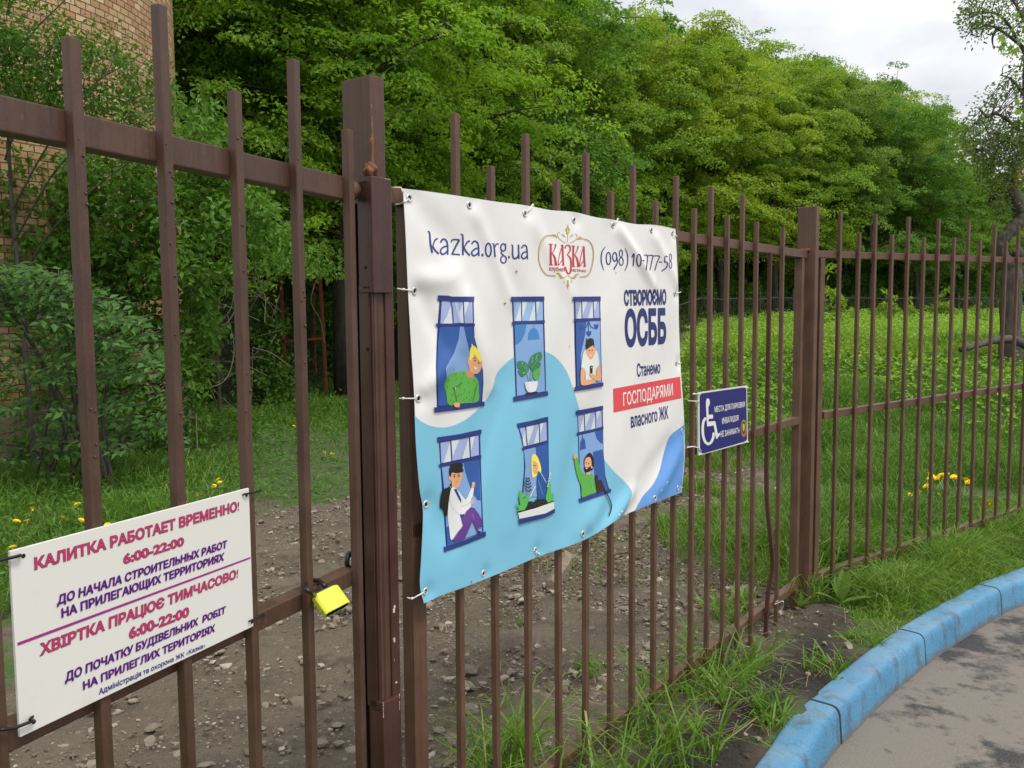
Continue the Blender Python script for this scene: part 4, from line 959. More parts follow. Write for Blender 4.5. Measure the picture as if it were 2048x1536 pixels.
    strokes([('s', 9, ((345, 298), (325, 266), (215, 264), (140, 340), (108, 490), (125, 640), (205, 765), (330, 782))), ('s', 4, ((330, 280), (220, 278), (155, 350), (118, 490), (133, 635), (212, 752), (330, 768))),
             ('s', 9, ((600, 312), (690, 305), (760, 332), (808, 420), (814, 560), (775, 725), (715, 790), (640, 796))), ('s', 4, ((690, 318), (752, 342), (798, 425), (804, 555), (765, 718), (710, 778), (640, 783))),
             ('s', 7, ((385, 218), (352, 240), (366, 290), (410, 330), (455, 358))), ('s', 7, ((578, 240), (606, 262), (592, 305), (555, 340), (508, 362))), ('s', 6, ((482, 240), (480, 300), (478, 356))),
             ('s', 22, ((278, 252), (322, 258), (345, 296)), (.2, 1, .1)), ('s', 22, ((666, 294), (632, 288), (604, 322)), (.2, 1, .1)), ('s', 20, ((412, 245), (430, 262), (455, 285)), (.9, .6, .2)), ('s', 20, ((552, 255), (530, 268), (508, 290)), (.9, .6, .2)),
             ('s', 30, ((336, 742), (372, 752), (400, 795), (440, 806)), (.3, .8, 1, .2)), ('s', 30, ((626, 756), (594, 766), (562, 804), (524, 808)), (.3, .8, 1, .2)),
             ('s', 7, ((440, 800), (486, 775), (530, 806))), ('s', 6, ((445, 830), (430, 860), (450, 866))), ('s', 6, ((525, 830), (540, 860), (520, 866)))], Bc, 6.4, GO, 'emblem')
    pr.start()
    pr.poly(Bc((487, 108), (497, 160), (513, 185), (505, 205), (495, 240), (470, 240), (462, 205), (450, 185), (472, 160)), GO, 1); pr.poly(Bc((483, 175), (490, 205), (483, 230), (476, 205)), WH, 2)
    pr.poly(Bc((487, 957), (495, 915), (507, 905), (497, 880), (497, 830), (474, 830), (474, 880), (464, 905), (477, 915)), GO, 1)
    pr.finish('emblem', t)
    strokes([('s', 26, ((268, 372), (266, 500), (268, 635))), ('s', 12, ((240, 373), (292, 374))), ('s', 12, ((244, 634), (292, 636))), ('s', 22, ((330, 372), (318, 430), (284, 494)), (1, .6, .4)), ('s', 28, ((286, 490), (318, 545), (335, 640)), (.4, .9, 1)), ('s', 10, ((310, 638), (352, 640))),
             ('s', 24, ((418, 385), (420, 500), (428, 640))), ('s', 10, ((395, 384), (425, 386))), ('s', 10, ((412, 392), (382, 500), (362, 600), (368, 640), (395, 600), (425, 560))), ('s', 10, ((405, 641), (442, 642))),
             ('s', 20, ((448, 425), (470, 388), (506, 395), (515, 450), (478, 508)), (1, .6, 1, 1, .5)), ('s', 22, ((478, 508), (520, 560), (526, 660), (512, 740), (480, 742), (455, 685), (436, 722)), (.5, 1, 1, 1, .9, 1, .2)), ('s', 30, ((436, 722), (448, 670), (462, 700)), (.2, 1, .4)),
             ('s', 24, ((556, 396), (554, 520), (556, 656))), ('s', 11, ((534, 396), (578, 398))), ('s', 11, ((534, 655), (580, 657))), ('s', 20, ((618, 398), (604, 450), (572, 512)), (1, .6, .4)), ('s', 26, ((572, 508), (604, 565), (622, 660)), (.4, .9, 1)), ('s', 10, ((600, 658), (638, 660))),
             ('s', 24, ((690, 406), (694, 530), (702, 655))), ('s', 10, ((668, 405), (698, 407))), ('s', 10, ((684, 412), (655, 520), (637, 620), (642, 650), (668, 610), (696, 570))), ('s', 10, ((682, 656), (718, 657)))], Bc, 6.4, LR, 'lettering')
    pr.start(); pr.text('клубне', Bc((247, 668), (424, 681), (424, 722), (247, 712)), LR, 1, 0.012, ref='н'); pr.text('містечко', Bc((532, 690), (718, 703), (718, 733), (532, 722)), LR, 1, 0.012, ref='н'); pr.finish('lettering', t)
    C = crop(1220, 560, 3.4125)
    for s, qd, bo, rgb in (('СТВОРЮЄМО', C((97, 75), (383, 68), (383, 163), (100, 170)), .05, TXT), ('ОСББ', C((104, 212), (380, 203), (380, 422), (108, 446)), .045, TXT),
                           ('Станемо', C((183, 572), (343, 556), (343, 632), (186, 660)), .022, TXT), ('власного ЖК', C((143, 912), (396, 860), (398, 942), (145, 1007)), .022, TXT)):
        pr.start(); pr.text(s, qd, rgb, 1, bo); pr.finish('lettering', t)
    pr.start(); pr.poly(C((22, 742), (200, 709), (360, 680), (478, 660), (489, 806), (360, 833), (200, 867), (25, 905)), RED, 1); pr.finish('red_band', t)
    pr.start(); pr.text('ГОСПОДАРЯМИ', C((90, 770), (427, 705), (430, 785), (92, 858)), (236, 228, 224), 2, 0.014); pr.finish('lettering', t)
    # six windows
    def win(c, parts, lab):
        pr.start(); ly = 2
        for p in parts:
            k, pts, rgb = p[0], c(*p[1]), p[2]
            if k == 'p': pr.poly(pts, rgb, ly)
            elif k == 'r': pr.poly(pts, rgb, ly, 5)
            elif k == 's': pr.stroke(pts, p[3], rgb, ly)
            elif k == 'd': pr.ellipse(pts[0], p[3], p[3] * 1.35, rgb, ly)
            ly += 0.5
        o = pr.finish('printed_window', t); o['label'] = lab
    D = crop(840, 580, 5.906)
    win(D, [('p', ((232, 120), (634, 130), (640, 400), (645, 560), (700, 770), (745, 950), (750, 1100), (735, 1320), (203, 1388), (190, 900), (200, 600), (212, 400)), NAVY),
            ('p', ((258, 130), (617, 140), (626, 392), (240, 397)), LAV), ('p', ((360, 190), (385, 396), (262, 396), (320, 310)), STR), ('p', ((508, 145), (522, 390), (482, 392), (458, 290)), STR), ('p', ((405, 138), (440, 139), (490, 392), (470, 392)), (176, 200, 228)),
            ('p', ((575, 141), (540, 280), (525, 310), (520, 141)), STR), ('s', ((365, 132), (385, 240), (393, 396)), NAVY, 1.7), ('s', ((513, 138), (516, 260), (523, 394)), NAVY, 1.7),
            ('p', ((233, 432), (626, 430), (640, 560), (688, 760), (733, 950), (738, 1100), (715, 1318), (215, 1374), (202, 900), (212, 620)), MID), ('p', ((472, 432), (515, 432), (545, 560), (590, 760), (600, 960), (330, 1060), (316, 1030), (305, 920), (400, 750), (460, 570)), LIGHT),
            ('p', ((213, 62), (330, 65), (380, 78), (643, 78), (641, 136), (370, 138), (330, 128), (211, 125)), NAVY), ('p', ((189, 396), (330, 398), (480, 388), (650, 400), (648, 430), (480, 424), (188, 432)), NAVY), ('p', ((168, 1387), (440, 1358), (762, 1316), (763, 1370), (440, 1418), (172, 1450)), NAVY),
            ('r', ((350, 1000), (450, 965), (545, 965), (580, 1030), (640, 1018), (688, 1080), (695, 1180), (682, 1316), (520, 1338), (344, 1358), (310, 1220), (290, 1110)), GRN), ('p', ((545, 985), (572, 930), (640, 985), (638, 1028), (600, 1042), (565, 1032), (548, 1010)), (204, 140, 100)),
            ('r', ((570, 800), (592, 780), (640, 740), (712, 800), (735, 850), (730, 905), (700, 970), (660, 990), (600, 968), (578, 900), (562, 850)), SKIN), ('r', ((600, 835), (586, 790), (592, 710), (620, 655), (672, 690), (716, 770), (722, 845), (690, 825), (645, 760), (622, 800)), YEL), ('s', ((618, 665), (614, 636)), YEL, 2),
            ('r', ((632, 898), (655, 912), (680, 920), (658, 942), (640, 928)), WH), ('d', ((650, 832),), (60, 30, 20), 1.3), ('d', ((695, 862),), (60, 30, 20), 1.2), ('s', ((635, 808), (648, 798), (662, 808)), (110, 70, 30), .9), ('s', ((688, 835), (700, 838)), (110, 70, 30), .9),
            ('s', ((384, 1160), (440, 1138), (502, 1090)), (28, 70, 30), 1.1), ('s', ((405, 1155), (420, 1240), (438, 1318)), (28, 70, 30), .9), ('s', ((678, 1105), (650, 1220), (628, 1315)), (28, 70, 30), .8), ('p', ((410, 1150), (430, 1146), (418, 1185)), (150, 190, 230)),
            ('r', ((400, 1345), (430, 1328), (466, 1340), (467, 1380), (440, 1385), (415, 1380)), SKIN)]
        + [('s', ((x, y), (x + dx, y + dy)), (28, 70, 30), .9) for x, y, dx, dy in ((418, 988, 18, 14), (510, 983, 18, 8), (345, 1055, -16, 20), (433, 1042, -9, 18), (505, 1037, -18, 18), (328, 1135, -8, 24), (482, 1135, -16, 22), (576, 1080, 1, 22), (634, 1062, 12, 20), (375, 1225, 18, 20), (465, 1235, -20, 22), (500, 1222, -18, 26), (530, 1170, 4, 24), (586, 1198, -5, 22), (640, 1170, 4, 22), (550, 1265, -6, 22), (610, 1262, 4, 22), (362, 1300, -1, 24), (515, 1290, -5, 22), (585, 1290, 4, 22), (395, 1310, 16, 16))],
        'window print with a blond man in a green jumper leaning out')
    Fq = crop(1010, 580, 6.676); LB, MB_ = (148, 184, 220), (62, 126, 188)
    win(Fq, [('p', ((98, 145), (520, 148), (534, 700), (550, 1372), (142, 1422), (120, 800)), NAVY), ('p', ((115, 155), (503, 152), (508, 405), (122, 415)), LB), ('p', ((214, 160), (219, 412), (138, 414)), STR), ('p', ((300, 155), (234, 380), (228, 156)), STR), ('p', ((393, 160), (408, 408), (322, 411)), STR), ('p', ((465, 153), (424, 330), (416, 154)), STR),
             ('s', ((218, 152), (226, 415)), NAVY, 1.4), ('s', ((411, 152), (416, 408)), NAVY, 1.4), ('p', ((125, 462), (505, 455), (535, 1352), (160, 1414), (138, 800)), (126, 164, 210)), ('p', ((125, 460), (290, 456), (270, 570), (222, 670), (180, 715), (138, 732)), MB_),
             ('s', ((385, 450), (386, 508)), MB_, 1.6), ('p', ((305, 666), (312, 580), (345, 520), (385, 502), (425, 522), (450, 580), (462, 656)), MB_), ('p', ((83, 90), (526, 85), (526, 150), (83, 153)), NAVY), ('p', ((94, 425), (532, 402), (533, 438), (95, 463)), NAVY), ('p', ((112, 1425), (340, 1392), (575, 1350), (578, 1407), (340, 1452), (116, 1490)), NAVY),
             ('s', ((335, 1220), (350, 1080), (410, 960)), (96, 160, 120), 1.2), ('s', ((318, 1220), (300, 1140), (250, 1030)), (96, 160, 120), 1.2), ('s', ((345, 1215), (380, 1150), (440, 1110)), (96, 160, 120), 1.0),
             ('r', ((165, 962), (200, 947), (260, 955), (308, 1000), (320, 1060), (290, 1110), (242, 1154), (202, 1135), (178, 1078), (213, 1062), (178, 1042), (166, 1000)), (56, 128, 78)), ('r', ((322, 965), (360, 880), (450, 828), (490, 842), (494, 915), (445, 958), (480, 975), (468, 1030), (424, 1045), (440, 1078), (410, 1105), (368, 1085), (330, 1020)), (56, 128, 78)),
             ('r', ((372, 1100), (440, 1048), (478, 1080), (470, 1118), (436, 1132), (462, 1152), (420, 1202), (382, 1170)), (92, 168, 78)), ('s', ((238, 1000), (222, 960)), (126, 164, 210), 1.6), ('s', ((285, 1060), (275, 985)), (126, 164, 210), 1.1), ('s', ((410, 935), (432, 850)), (126, 164, 210), 1.4), ('s', ((360, 980), (365, 900)), (126, 164, 210), 1.4), ('s', ((240, 1120), (268, 1095)), (160, 200, 190), 1.4),
             ('s', ((300, 1095), (262, 1040), (232, 1010)), (130, 180, 130), .7), ('s', ((358, 1040), (400, 980), (440, 930)), (130, 180, 130), .7), ('p', ((262, 1230), (440, 1214), (436, 1270), (410, 1345), (360, 1368), (310, 1365), (280, 1320)), (206, 212, 216)), ('p', ((300, 1228), (440, 1214), (436, 1270), (410, 1345), (360, 1368), (325, 1330)), WH), ('p', ((268, 1398), (282, 1375), (430, 1355), (442, 1372)), BLK)],
        'window print with a broad-leaved plant in a white pot')
    win(Fq, [('p', ((923, 145), (1272, 143), (1280, 600), (1296, 1240), (948, 1292), (930, 700)), NAVY), ('p', ((940, 150), (1258, 148), (1262, 372), (945, 382)), LAV), ('p', ((1016, 155), (1022, 380), (958, 382)), STR), ('p', ((1100, 150), (1036, 340), (1030, 151)), STR), ('p', ((1170, 150), (1178, 375), (1108, 378)), STR), ('p', ((1230, 148), (1192, 300), (1184, 149)), STR),
             ('s', ((1023, 148), (1031, 380)), NAVY, 1.3), ('s', ((1177, 147), (1186, 375)), NAVY, 1.3), ('p', ((946, 420), (1266, 410), (1286, 1236), (962, 1287)), (134, 172, 216)), ('p', ((946, 420), (1090, 415), (1070, 600), (1012, 870), (1020, 1040), (1022, 1278), (962, 1287), (950, 800)), (54, 88, 160)),
             ('p', ((974, 472), (1048, 465), (1046, 510), (1020, 540), (990, 530)), (48, 78, 152)), ('p', ((1187, 460), (1251, 458), (1244, 505), (1222, 528), (1198, 515)), (48, 78, 152)), ('p', ((1082, 555), (1157, 549), (1150, 595), (1120, 622), (1092, 600)), (48, 78, 152)), ('s', ((1113, 412), (1090, 490), (1040, 522)), (48, 78, 152), 1.5), ('s', ((1117, 412), (1150, 490), (1200, 512)), (48, 78, 152), 1.5), ('s', ((1115, 412), (1118, 555)), (48, 78, 152), 1.4),
             ('p', ((908, 90), (1279, 85), (1279, 146), (909, 149)), NAVY), ('p', ((919, 390), (1281, 374), (1282, 406), (920, 421)), NAVY), ('p', ((928, 1296), (1120, 1268), (1314, 1232), (1314, 1286), (1120, 1322), (928, 1354)), NAVY),
             ('r', ((1075, 802), (1045, 850), (1028, 960), (1022, 1040), (1072, 1068), (1080, 1205), (1150, 1210), (1218, 1205), (1215, 1062), (1258, 1010), (1245, 870), (1215, 805), (1150, 840)), WH), ('r', ((1074, 830), (1088, 770), (1140, 740), (1195, 762), (1208, 802), (1196, 860), (1165, 915), (1140, 928), (1108, 885)), SKIN),
             ('r', ((1086, 796), (1080, 725), (1100, 662), (1150, 642), (1184, 668), (1194, 780), (1178, 730), (1150, 755), (1128, 765), (1108, 782)), BLK), ('s', ((1095, 690), (1090, 645)), BLK, 1.6), ('d', ((1126, 808),), (50, 30, 24), 1.0), ('d', ((1165, 804),), (50, 30, 24), 1.0), ('s', ((1130, 872), (1145, 880), (1158, 866)), WH, 1.8),
             ('r', ((1020, 1045), (1072, 1068), (1068, 1195), (1130, 1192), (1190, 1205), (1205, 1228), (1150, 1256), (1032, 1272), (1010, 1205)), SKIN), ('r', ((1258, 1010), (1280, 1100), (1286, 1185), (1255, 1214), (1190, 1195), (1148, 1158), (1128, 1118), (1170, 1115), (1218, 1140), (1220, 1060)), SKIN), ('p', ((1137, 1012), (1172, 1008), (1169, 1110), (1139, 1115)), BLK), ('d', ((1154, 1035),), (190, 200, 120), 1.0)],
        'window print with a dark-haired man in a white shirt holding a phone')
    E_ = crop(860, 840, 5.486)
    win(E_, [('p', ((97, 245), (325, 205), (551, 160), (566, 700), (588, 1232), (176, 1382), (135, 800)), NAVY), ('p', ((115, 248), (325, 212), (532, 168), (537, 385), (330, 430), (125, 472)), LAV), ('p', ((225, 230), (232, 452), (148, 470)), STR), ('p', ((322, 214), (250, 400), (234, 228)), STR), ('p', ((424, 195), (438, 410), (350, 428)), STR), ('p', ((492, 178), (450, 345), (440, 190)), STR),
             ('s', ((228, 225), (240, 455)), NAVY, 2.0), ('s', ((436, 188), (442, 410)), NAVY, 2.0), ('p', ((130, 518), (345, 475), (541, 430), (556, 800), (572, 1230), (190, 1372), (160, 800)), (128, 166, 214)), ('p', ((368, 475), (541, 430), (556, 884), (520, 880), (470, 810), (420, 680), (385, 560)), MID), ('p', ((178, 1175), (205, 1165), (235, 1300), (275, 1335), (190, 1370)), MID),
             ('p', ((80, 190), (325, 155), (566, 102), (564, 155), (325, 208), (85, 247)), NAVY), ('p', ((99, 486), (330, 445), (564, 386), (564, 424), (330, 480), (102, 521)), NAVY), ('p', ((152, 1392), (380, 1318), (613, 1222), (614, 1276), (380, 1370), (158, 1450)), NAVY),
             ('r', ((205, 735), (235, 690), (240, 820), (192, 1036), (160, 1038), (142, 985), (110, 950), (125, 800), (160, 755)), BLK), ('r', ((210, 622), (235, 580), (290, 560), (350, 575), (357, 628), (342, 660), (320, 720), (285, 755), (245, 740), (236, 670), (212, 655)), SKIN),
             ('r', ((216, 615), (210, 545), (235, 488), (290, 470), (350, 476), (364, 505), (354, 520), (368, 555), (345, 574), (290, 584), (242, 578), (232, 616)), BLK), ('s', ((206, 712), (230, 742)), (110, 200, 90), 1.4),
             ('r', ((238, 742), (285, 752), (330, 800), (390, 870), (430, 800), (458, 740), (480, 752), (470, 830), (450, 880), (455, 930), (420, 1000), (380, 1045), (330, 1032), (350, 1100), (362, 1158), (300, 1235), (234, 1316), (212, 1200), (195, 1040), (212, 860)), WH), ('p', ((262, 762), (290, 754), (342, 870), (343, 915), (320, 875)), (38, 58, 128)),
             ('p', ((455, 742), (460, 690), (480, 675), (496, 692), (486, 742)), SKIN), ('p', ((445, 885), (486, 872), (470, 920), (450, 926)), SKIN), ('s', ((345, 945), (400, 930), (445, 900)), (180, 190, 205), .8), ('s', ((220, 860), (250, 960), (325, 1040)), (190, 198, 210), .6),
             ('p', ((330, 1045), (370, 1030), (382, 1060), (350, 1098)), (38, 58, 128)), ('p', ((258, 1312), (362, 1158), (345, 1092), (400, 1000), (450, 955), (490, 968), (535, 1030), (566, 1085), (571, 1182), (538, 1168), (528, 1242), (470, 1105), (420, 1220), (385, 1300), (275, 1338)), PUR), ('s', ((472, 1030), (475, 1085)), (160, 130, 190), .8), ('p', ((520, 1250), (530, 1216), (572, 1226)), BLK),
             ('d', ((270, 616),), (50, 30, 24), 1.4), ('d', ((318, 612),), (50, 30, 24), 1.4), ('s', ((255, 600), (270, 592), (285, 600)), (60, 40, 30), .8), ('s', ((308, 594), (330, 596)), (60, 40, 30), .8), ('s', ((280, 672), (295, 678), (308, 668)), (200, 110, 90), 1.2)],
        'window print with a seated woman in a white coat and purple trousers')
    G_ = crop(1010, 800, 5.687)
    win(G_, [('p', ((148, 310), (320, 275), (493, 235), (500, 860), (528, 1100), (190, 1100), (218, 780), (212, 570), (178, 420)), NAVY), ('p', ((165, 322), (320, 290), (470, 250), (476, 460), (340, 498), (214, 530), (195, 420)), LAV), ('p', ((236, 320), (249, 515), (214, 526), (200, 450)), STR), ('p', ((332, 287), (300, 400), (262, 500), (250, 440), (245, 305)), STR), ('p', ((386, 278), (392, 482), (325, 500)), STR), ('p', ((440, 260), (402, 400), (394, 272)), STR),
             ('s', ((237, 300), (243, 420), (254, 515)), NAVY, 1.5), ('s', ((388, 268), (394, 480)), NAVY, 1.5), ('p', ((216, 562), (345, 525), (486, 487), (490, 860), (512, 1100), (205, 1100), (232, 760)), (132, 168, 216)), ('p', ((345, 522), (487, 487), (490, 860), (512, 1090), (400, 1110), (362, 700)), MID),
             ('p', ((137, 268), (310, 235), (491, 188), (493, 238), (312, 285), (146, 318)), NAVY), ('p', ((194, 545), (345, 505), (493, 453), (495, 488), (345, 535), (200, 572)), NAVY), ('r', ((300, 700), (305, 640), (330, 615), (365, 640), (398, 720), (412, 790), (405, 830), (372, 850), (335, 876), (310, 868)), YEL),
             ('r', ((316, 700), (350, 705), (374, 735), (374, 790), (352, 845), (322, 810)), SKIN), ('r', ((300, 720), (305, 640), (340, 620), (350, 680), (318, 705), (322, 860), (308, 866)), YEL), ('d', ((322, 745),), (60, 40, 30), .9), ('d', ((340, 745),), (60, 40, 30), .9), ('s', ((330, 790), (342, 796), (348, 788)), WH, 1.3),
             ('r', ((375, 815), (400, 828), (440, 890), (470, 940), (480, 1050), (474, 1140), (410, 1150), (374, 1110), (362, 950)), (36, 84, 150)), ('s', ((402, 820), (440, 885), (470, 940)), (150, 190, 225), 1.6), ('s', ((380, 905), (405, 1000), (430, 1080)), (130, 170, 215), .8),
             ('r', ((222, 1246), (262, 1165), (300, 1150), (328, 1162), (360, 1128), (410, 1132), (450, 1130), (492, 1172), (470, 1195), (350, 1235)), BLK), ('p', ((139, 1270), (350, 1215), (562, 1142), (563, 1153), (350, 1228), (140, 1282)), BLK), ('p', ((152, 1284), (350, 1230), (558, 1156), (562, 1238), (460, 1290), (350, 1312), (163, 1352)), WH), ('p', ((158, 1362), (350, 1320), (450, 1297), (567, 1234), (569, 1282), (450, 1340), (350, 1365), (164, 1414)), NAVY),
             ('p', ((180, 1018), (203, 1060), (215, 1130), (262, 1050), (276, 1100), (252, 1200), (222, 1252), (120, 1266), (160, 1240), (116, 1178), (175, 1198), (160, 1100)), (88, 186, 84)), ('p', ((505, 900), (520, 960), (527, 1078), (556, 1053), (560, 1100), (542, 1148), (487, 1168), (463, 1120), (475, 1050), (488, 980)), (88, 186, 84))]
        + [('s', ((x0, y0), (x0 + 6, y0 + 14), (x1, y1)), BLK, 2.0) for x0, y0, x1, y1 in ((240, 878, 252, 900), (234, 905, 254, 930), (232, 935, 256, 965), (234, 970, 254, 1000), (236, 1005, 256, 1045), (268, 880, 254, 900), (275, 905, 256, 930), (284, 935, 258, 965), (290, 970, 260, 1000), (290, 1010, 262, 1045))]
        + [('s', ((x, y), (x + 14, y - 22)), WH, 1.6) for x, y in ((280, 1110), (292, 1090), (300, 1068), (312, 1045), (322, 1022), (334, 1000), (480, 990), (486, 960), (490, 930), (496, 900), (502, 870), (508, 845))]
        + [('d', ((x, y),), (200, 180, 120), .35) for x, y in ((270, 1190), (290, 1210), (310, 1180), (335, 1190), (355, 1160), (380, 1180), (400, 1155), (430, 1165), (300, 1165), (350, 1200), (410, 1195), (450, 1150))]
        + [('d', ((x, y),), (140, 180, 225), .3) for x, y in ((395, 880), (410, 930), (440, 960), (400, 980), (450, 1020), (425, 1050), (460, 1080), (390, 1040))],
        'window print with a blonde woman above a planter with green leaves')
    win(G_, [('p', ((822, 175), (965, 145), (1112, 108), (1122, 600), (1142, 860), (1185, 1012), (862, 1112), (838, 700)), NAVY), ('p', ((832, 180), (965, 152), (1098, 118), (1102, 310), (970, 340), (838, 365)), LAV), ('p', ((897, 168), (906, 350), (850, 362)), STR), ('p', ((977, 148), (914, 310), (907, 165)), STR), ('p', ((1031, 135), (1034, 325), (975, 338)), STR), ('p', ((1082, 124), (1046, 230), (1038, 134)), STR),
             ('s', ((901, 162), (908, 350)), NAVY, 1.4), ('s', ((1028, 132), (1034, 325)), NAVY, 1.4), ('p', ((838, 400), (970, 372), (1108, 338), (1118, 620), (1134, 860), (1168, 1012), (872, 1102), (850, 740)), (128, 164, 214)), ('p', ((1020, 362), (1108, 338), (1111, 497), (1085, 490), (1045, 445)), MID), ('p', ((1000, 590), (1112, 560), (1134, 860), (1168, 1008), (1040, 1046), (1012, 800)), MID),
             ('s', ((880, 386), (881, 432)), MID, 1.4), ('p', ((853, 570), (858, 480), (882, 424), (910, 452), (921, 552)), (48, 84, 160)), ('p', ((808, 122), (960, 95), (1116, 64), (1117, 108), (960, 142), (809, 174)), NAVY), ('p', ((815, 375), (965, 340), (1121, 300), (1121, 328), (965, 368), (818, 402)), NAVY), ('p', ((837, 1124), (1020, 1068), (1206, 1006), (1209, 1047), (1020, 1112), (849, 1170)), (44, 54, 132)),
             ('r', ((788, 672), (815, 645), (835, 690), (855, 760), (882, 822), (930, 850), (985, 842), (1012, 885), (1030, 960), (1042, 1042), (960, 1075), (876, 1104), (868, 985), (820, 850)), GRN), ('r', ((780, 662), (786, 622), (808, 608), (820, 640), (800, 668)), SKIN), ('r', ((905, 770), (898, 690), (925, 630), (965, 600), (1000, 640), (1011, 720), (998, 790), (972, 802), (950, 830), (915, 815)), BLK),
             ('r', ((908, 690), (935, 652), (972, 658), (985, 720), (975, 775), (945, 795), (910, 780)), SKIN), ('r', ((902, 755), (925, 768), (955, 762), (978, 755), (972, 795), (940, 825), (910, 812)), BLK), ('p', ((922, 828), (965, 815), (967, 850), (930, 854)), SKIN), ('s', ((918, 772), (930, 780), (942, 772)), WH, 1.5), ('d', ((924, 715),), (50, 30, 24), .9), ('d', ((953, 722),), (50, 30, 24), .9), ('d', ((987, 765),), SKIN, 1.8),
             ('s', ((990, 870), (985, 950), (1005, 1030)), (150, 205, 130), .7), ('r', ((1024, 870), (1055, 864), (1060, 915), (1092, 910), (1115, 950), (1132, 1022), (1090, 1035), (1048, 1045)), (44, 34, 34)), ('s', ((1120, 990), (1160, 1070), (1195, 1140), (1212, 1220), (1185, 1315)), BLK, 2.3)],
        'window print with a bearded man in green waving, cable hanging below')
    # stuck leaf scraps and flies
    G = Geo()
    for x, y in ((1010, 607), (1033, 543), (1232, 545), (1139, 692), (943, 1164), (1078, 676)):
        p, n = place(x, y, 3); k = rng.normal(0, 1, 3); k -= n * (k @ n); k /= np.linalg.norm(k); w = np.cross(n, k)
        if y == 692 or y == 545: k = np.array([0, 0, 1.0]); w = np.cross(n, k) * .5
        G.add([p - k * .006, p + w * .0035 + n * .001, p + k * .006, p - w * .0035 + n * .0005], q=[(0, 1, 2, 3)])
    G.obj('leaf_scrap', plain('dry_leaf', (150, 118, 84), 0.8), t)
    # eyelets and ties
    for (x, y) in gpx:
        p, n = place(x, y, 3); a = np.cross(n, [0, 0, 1.0]); a /= np.linalg.norm(a); b = np.cross(a, n)
        th = np.linspace(0, 2 * np.pi, 25)
        g = Geo(); rr = [(0.0056, 0.0003), (0.0072, 0.0016), (0.0092, 0.0020), (0.0108, 0.0012), (0.0115, 0.0)]
        V = np.array([[p + (a * math.cos(t_) + b * math.sin(t_)) * r + n * h for r, h in rr] for t_ in th[:-1]]).reshape(-1, 3)
        k = len(rr); qq = [(i * k + j, i * k + j + 1, ((i + 1) % 24) * k + j + 1, ((i + 1) % 24) * k + j) for i in range(24) for j in range(k - 1)]
        g.add(V, q=qq); e = g.obj('eyelet', STEEL, t, True)
        h = Geo(); h.add([p + (a * math.cos(t_) + b * math.sin(t_)) * 0.0060 + n * 0.0002 for t_ in th[:-1]] + [p + n * 0.0002], t=[(i, (i + 1) % 24, 24) for i in range(24)])
        h.obj('eyelet_hole', DARKHOLE, e)
    def q3(x, y, n): s, z = FB.px(x, y, n); return FB.p(s, n, z)
    def tie(pts, heads=()):
        G = Geo(); G.tube(spline([q3(*p) for p in pts], 5), 0.0019, 6)
        for h in heads:
            c = q3(*h); G.tube([c - FB.d * 0.004, c + FB.d * 0.004], 0.0036, 4)
        G.obj('cable_tie', NYLON, t, True)
    tie([(829, 582, 0.02), (815, 580, 0.028), (806, 579, 0.02), (794, 577, 0.012)], [(807, 579, .021)])
    tie([(837, 797, 0.02), (822, 797, 0.026), (808, 797, 0.016), (798, 797, 0.006)], [(806, 797, .016)])
    tie([(851, 1183, 0.022), (838, 1190, 0.026), (824, 1197, 0.016), (814, 1195, 0.004)], [(824, 1197, .017)])
    tie([(819, 398, 0.02), (808, 404, 0.02), (800, 408, 0.0), (790, 409, -0.02)]); tie([(805, 384, .01), (802, 376, 0.002), (790, 375, -0.01), (784, 376, -.02)])
    tie([(1050, 427, 0.02), (1058, 420, 0.028), (1064, 412, 0.022), (1066, 408, 0.01)], [(1065, 411, .02)])
    tie([(1226, 450, 0.02), (1232, 444, 0.028), (1236, 438, 0.016)], [(1236, 438, .016)]); tie([(1345, 468, 0.02), (1351, 471, 0.026), (1354, 474, 0.01)], [(1352, 472, .02)])
    tie([(1350, 587, 0.02), (1356, 586, 0.024), (1362, 584, 0.01)]); tie([(1353, 726, 0.02), (1358, 726, 0.022), (1363, 726, 0.01)]); tie([(1356, 976, .02), (1361, 974, .022), (1366, 975, .01)])
    tie([(1071, 1101, 0.022), (1076, 1107, 0.028), (1079, 1111, 0.016)], [(1077, 1108, .024)])
build_banner()

# ------------------------------------------------------------------ foliage tools
def unit(a): return a / (np.linalg.norm(a, axis=-1, keepdims=True) + 1e-9)
def leaf_geo(c, d, n, l, w, fold=0.18):
    """folded diamond leaves: centre, pointing direction, face normal, length, width"""
    N = len(c); d = unit(d); s = unit(np.cross(n, d)); n = np.cross(d, s)
    l = np.broadcast_to(l, (N,))[:, None]; w = np.broadcast_to(w, (N,))[:, None]
    b = c - d * l * 0.5; t = c + d * l * 0.5 - n * l * 0.12; m_ = c - d * l * 0.06
    V = np.stack([b, m_ + s * w * 0.5 + n * w * fold, t, m_ - s * w * 0.5 + n * w * fold], 1).reshape(-1, 3)
    i = np.arange(N)[:, None] * 4
    return V, np.concatenate([i + np.array([[0, 1, 2]]), i + np.array([[0, 2, 3]])])
def leaf_mesh(name, c, d, n, l, w, fold=0.18):
    V, T = leaf_geo(c, d, n, l, w, fold); return np_mesh(name, V, [T])
def rnd(*s): return rng.normal(size=s)
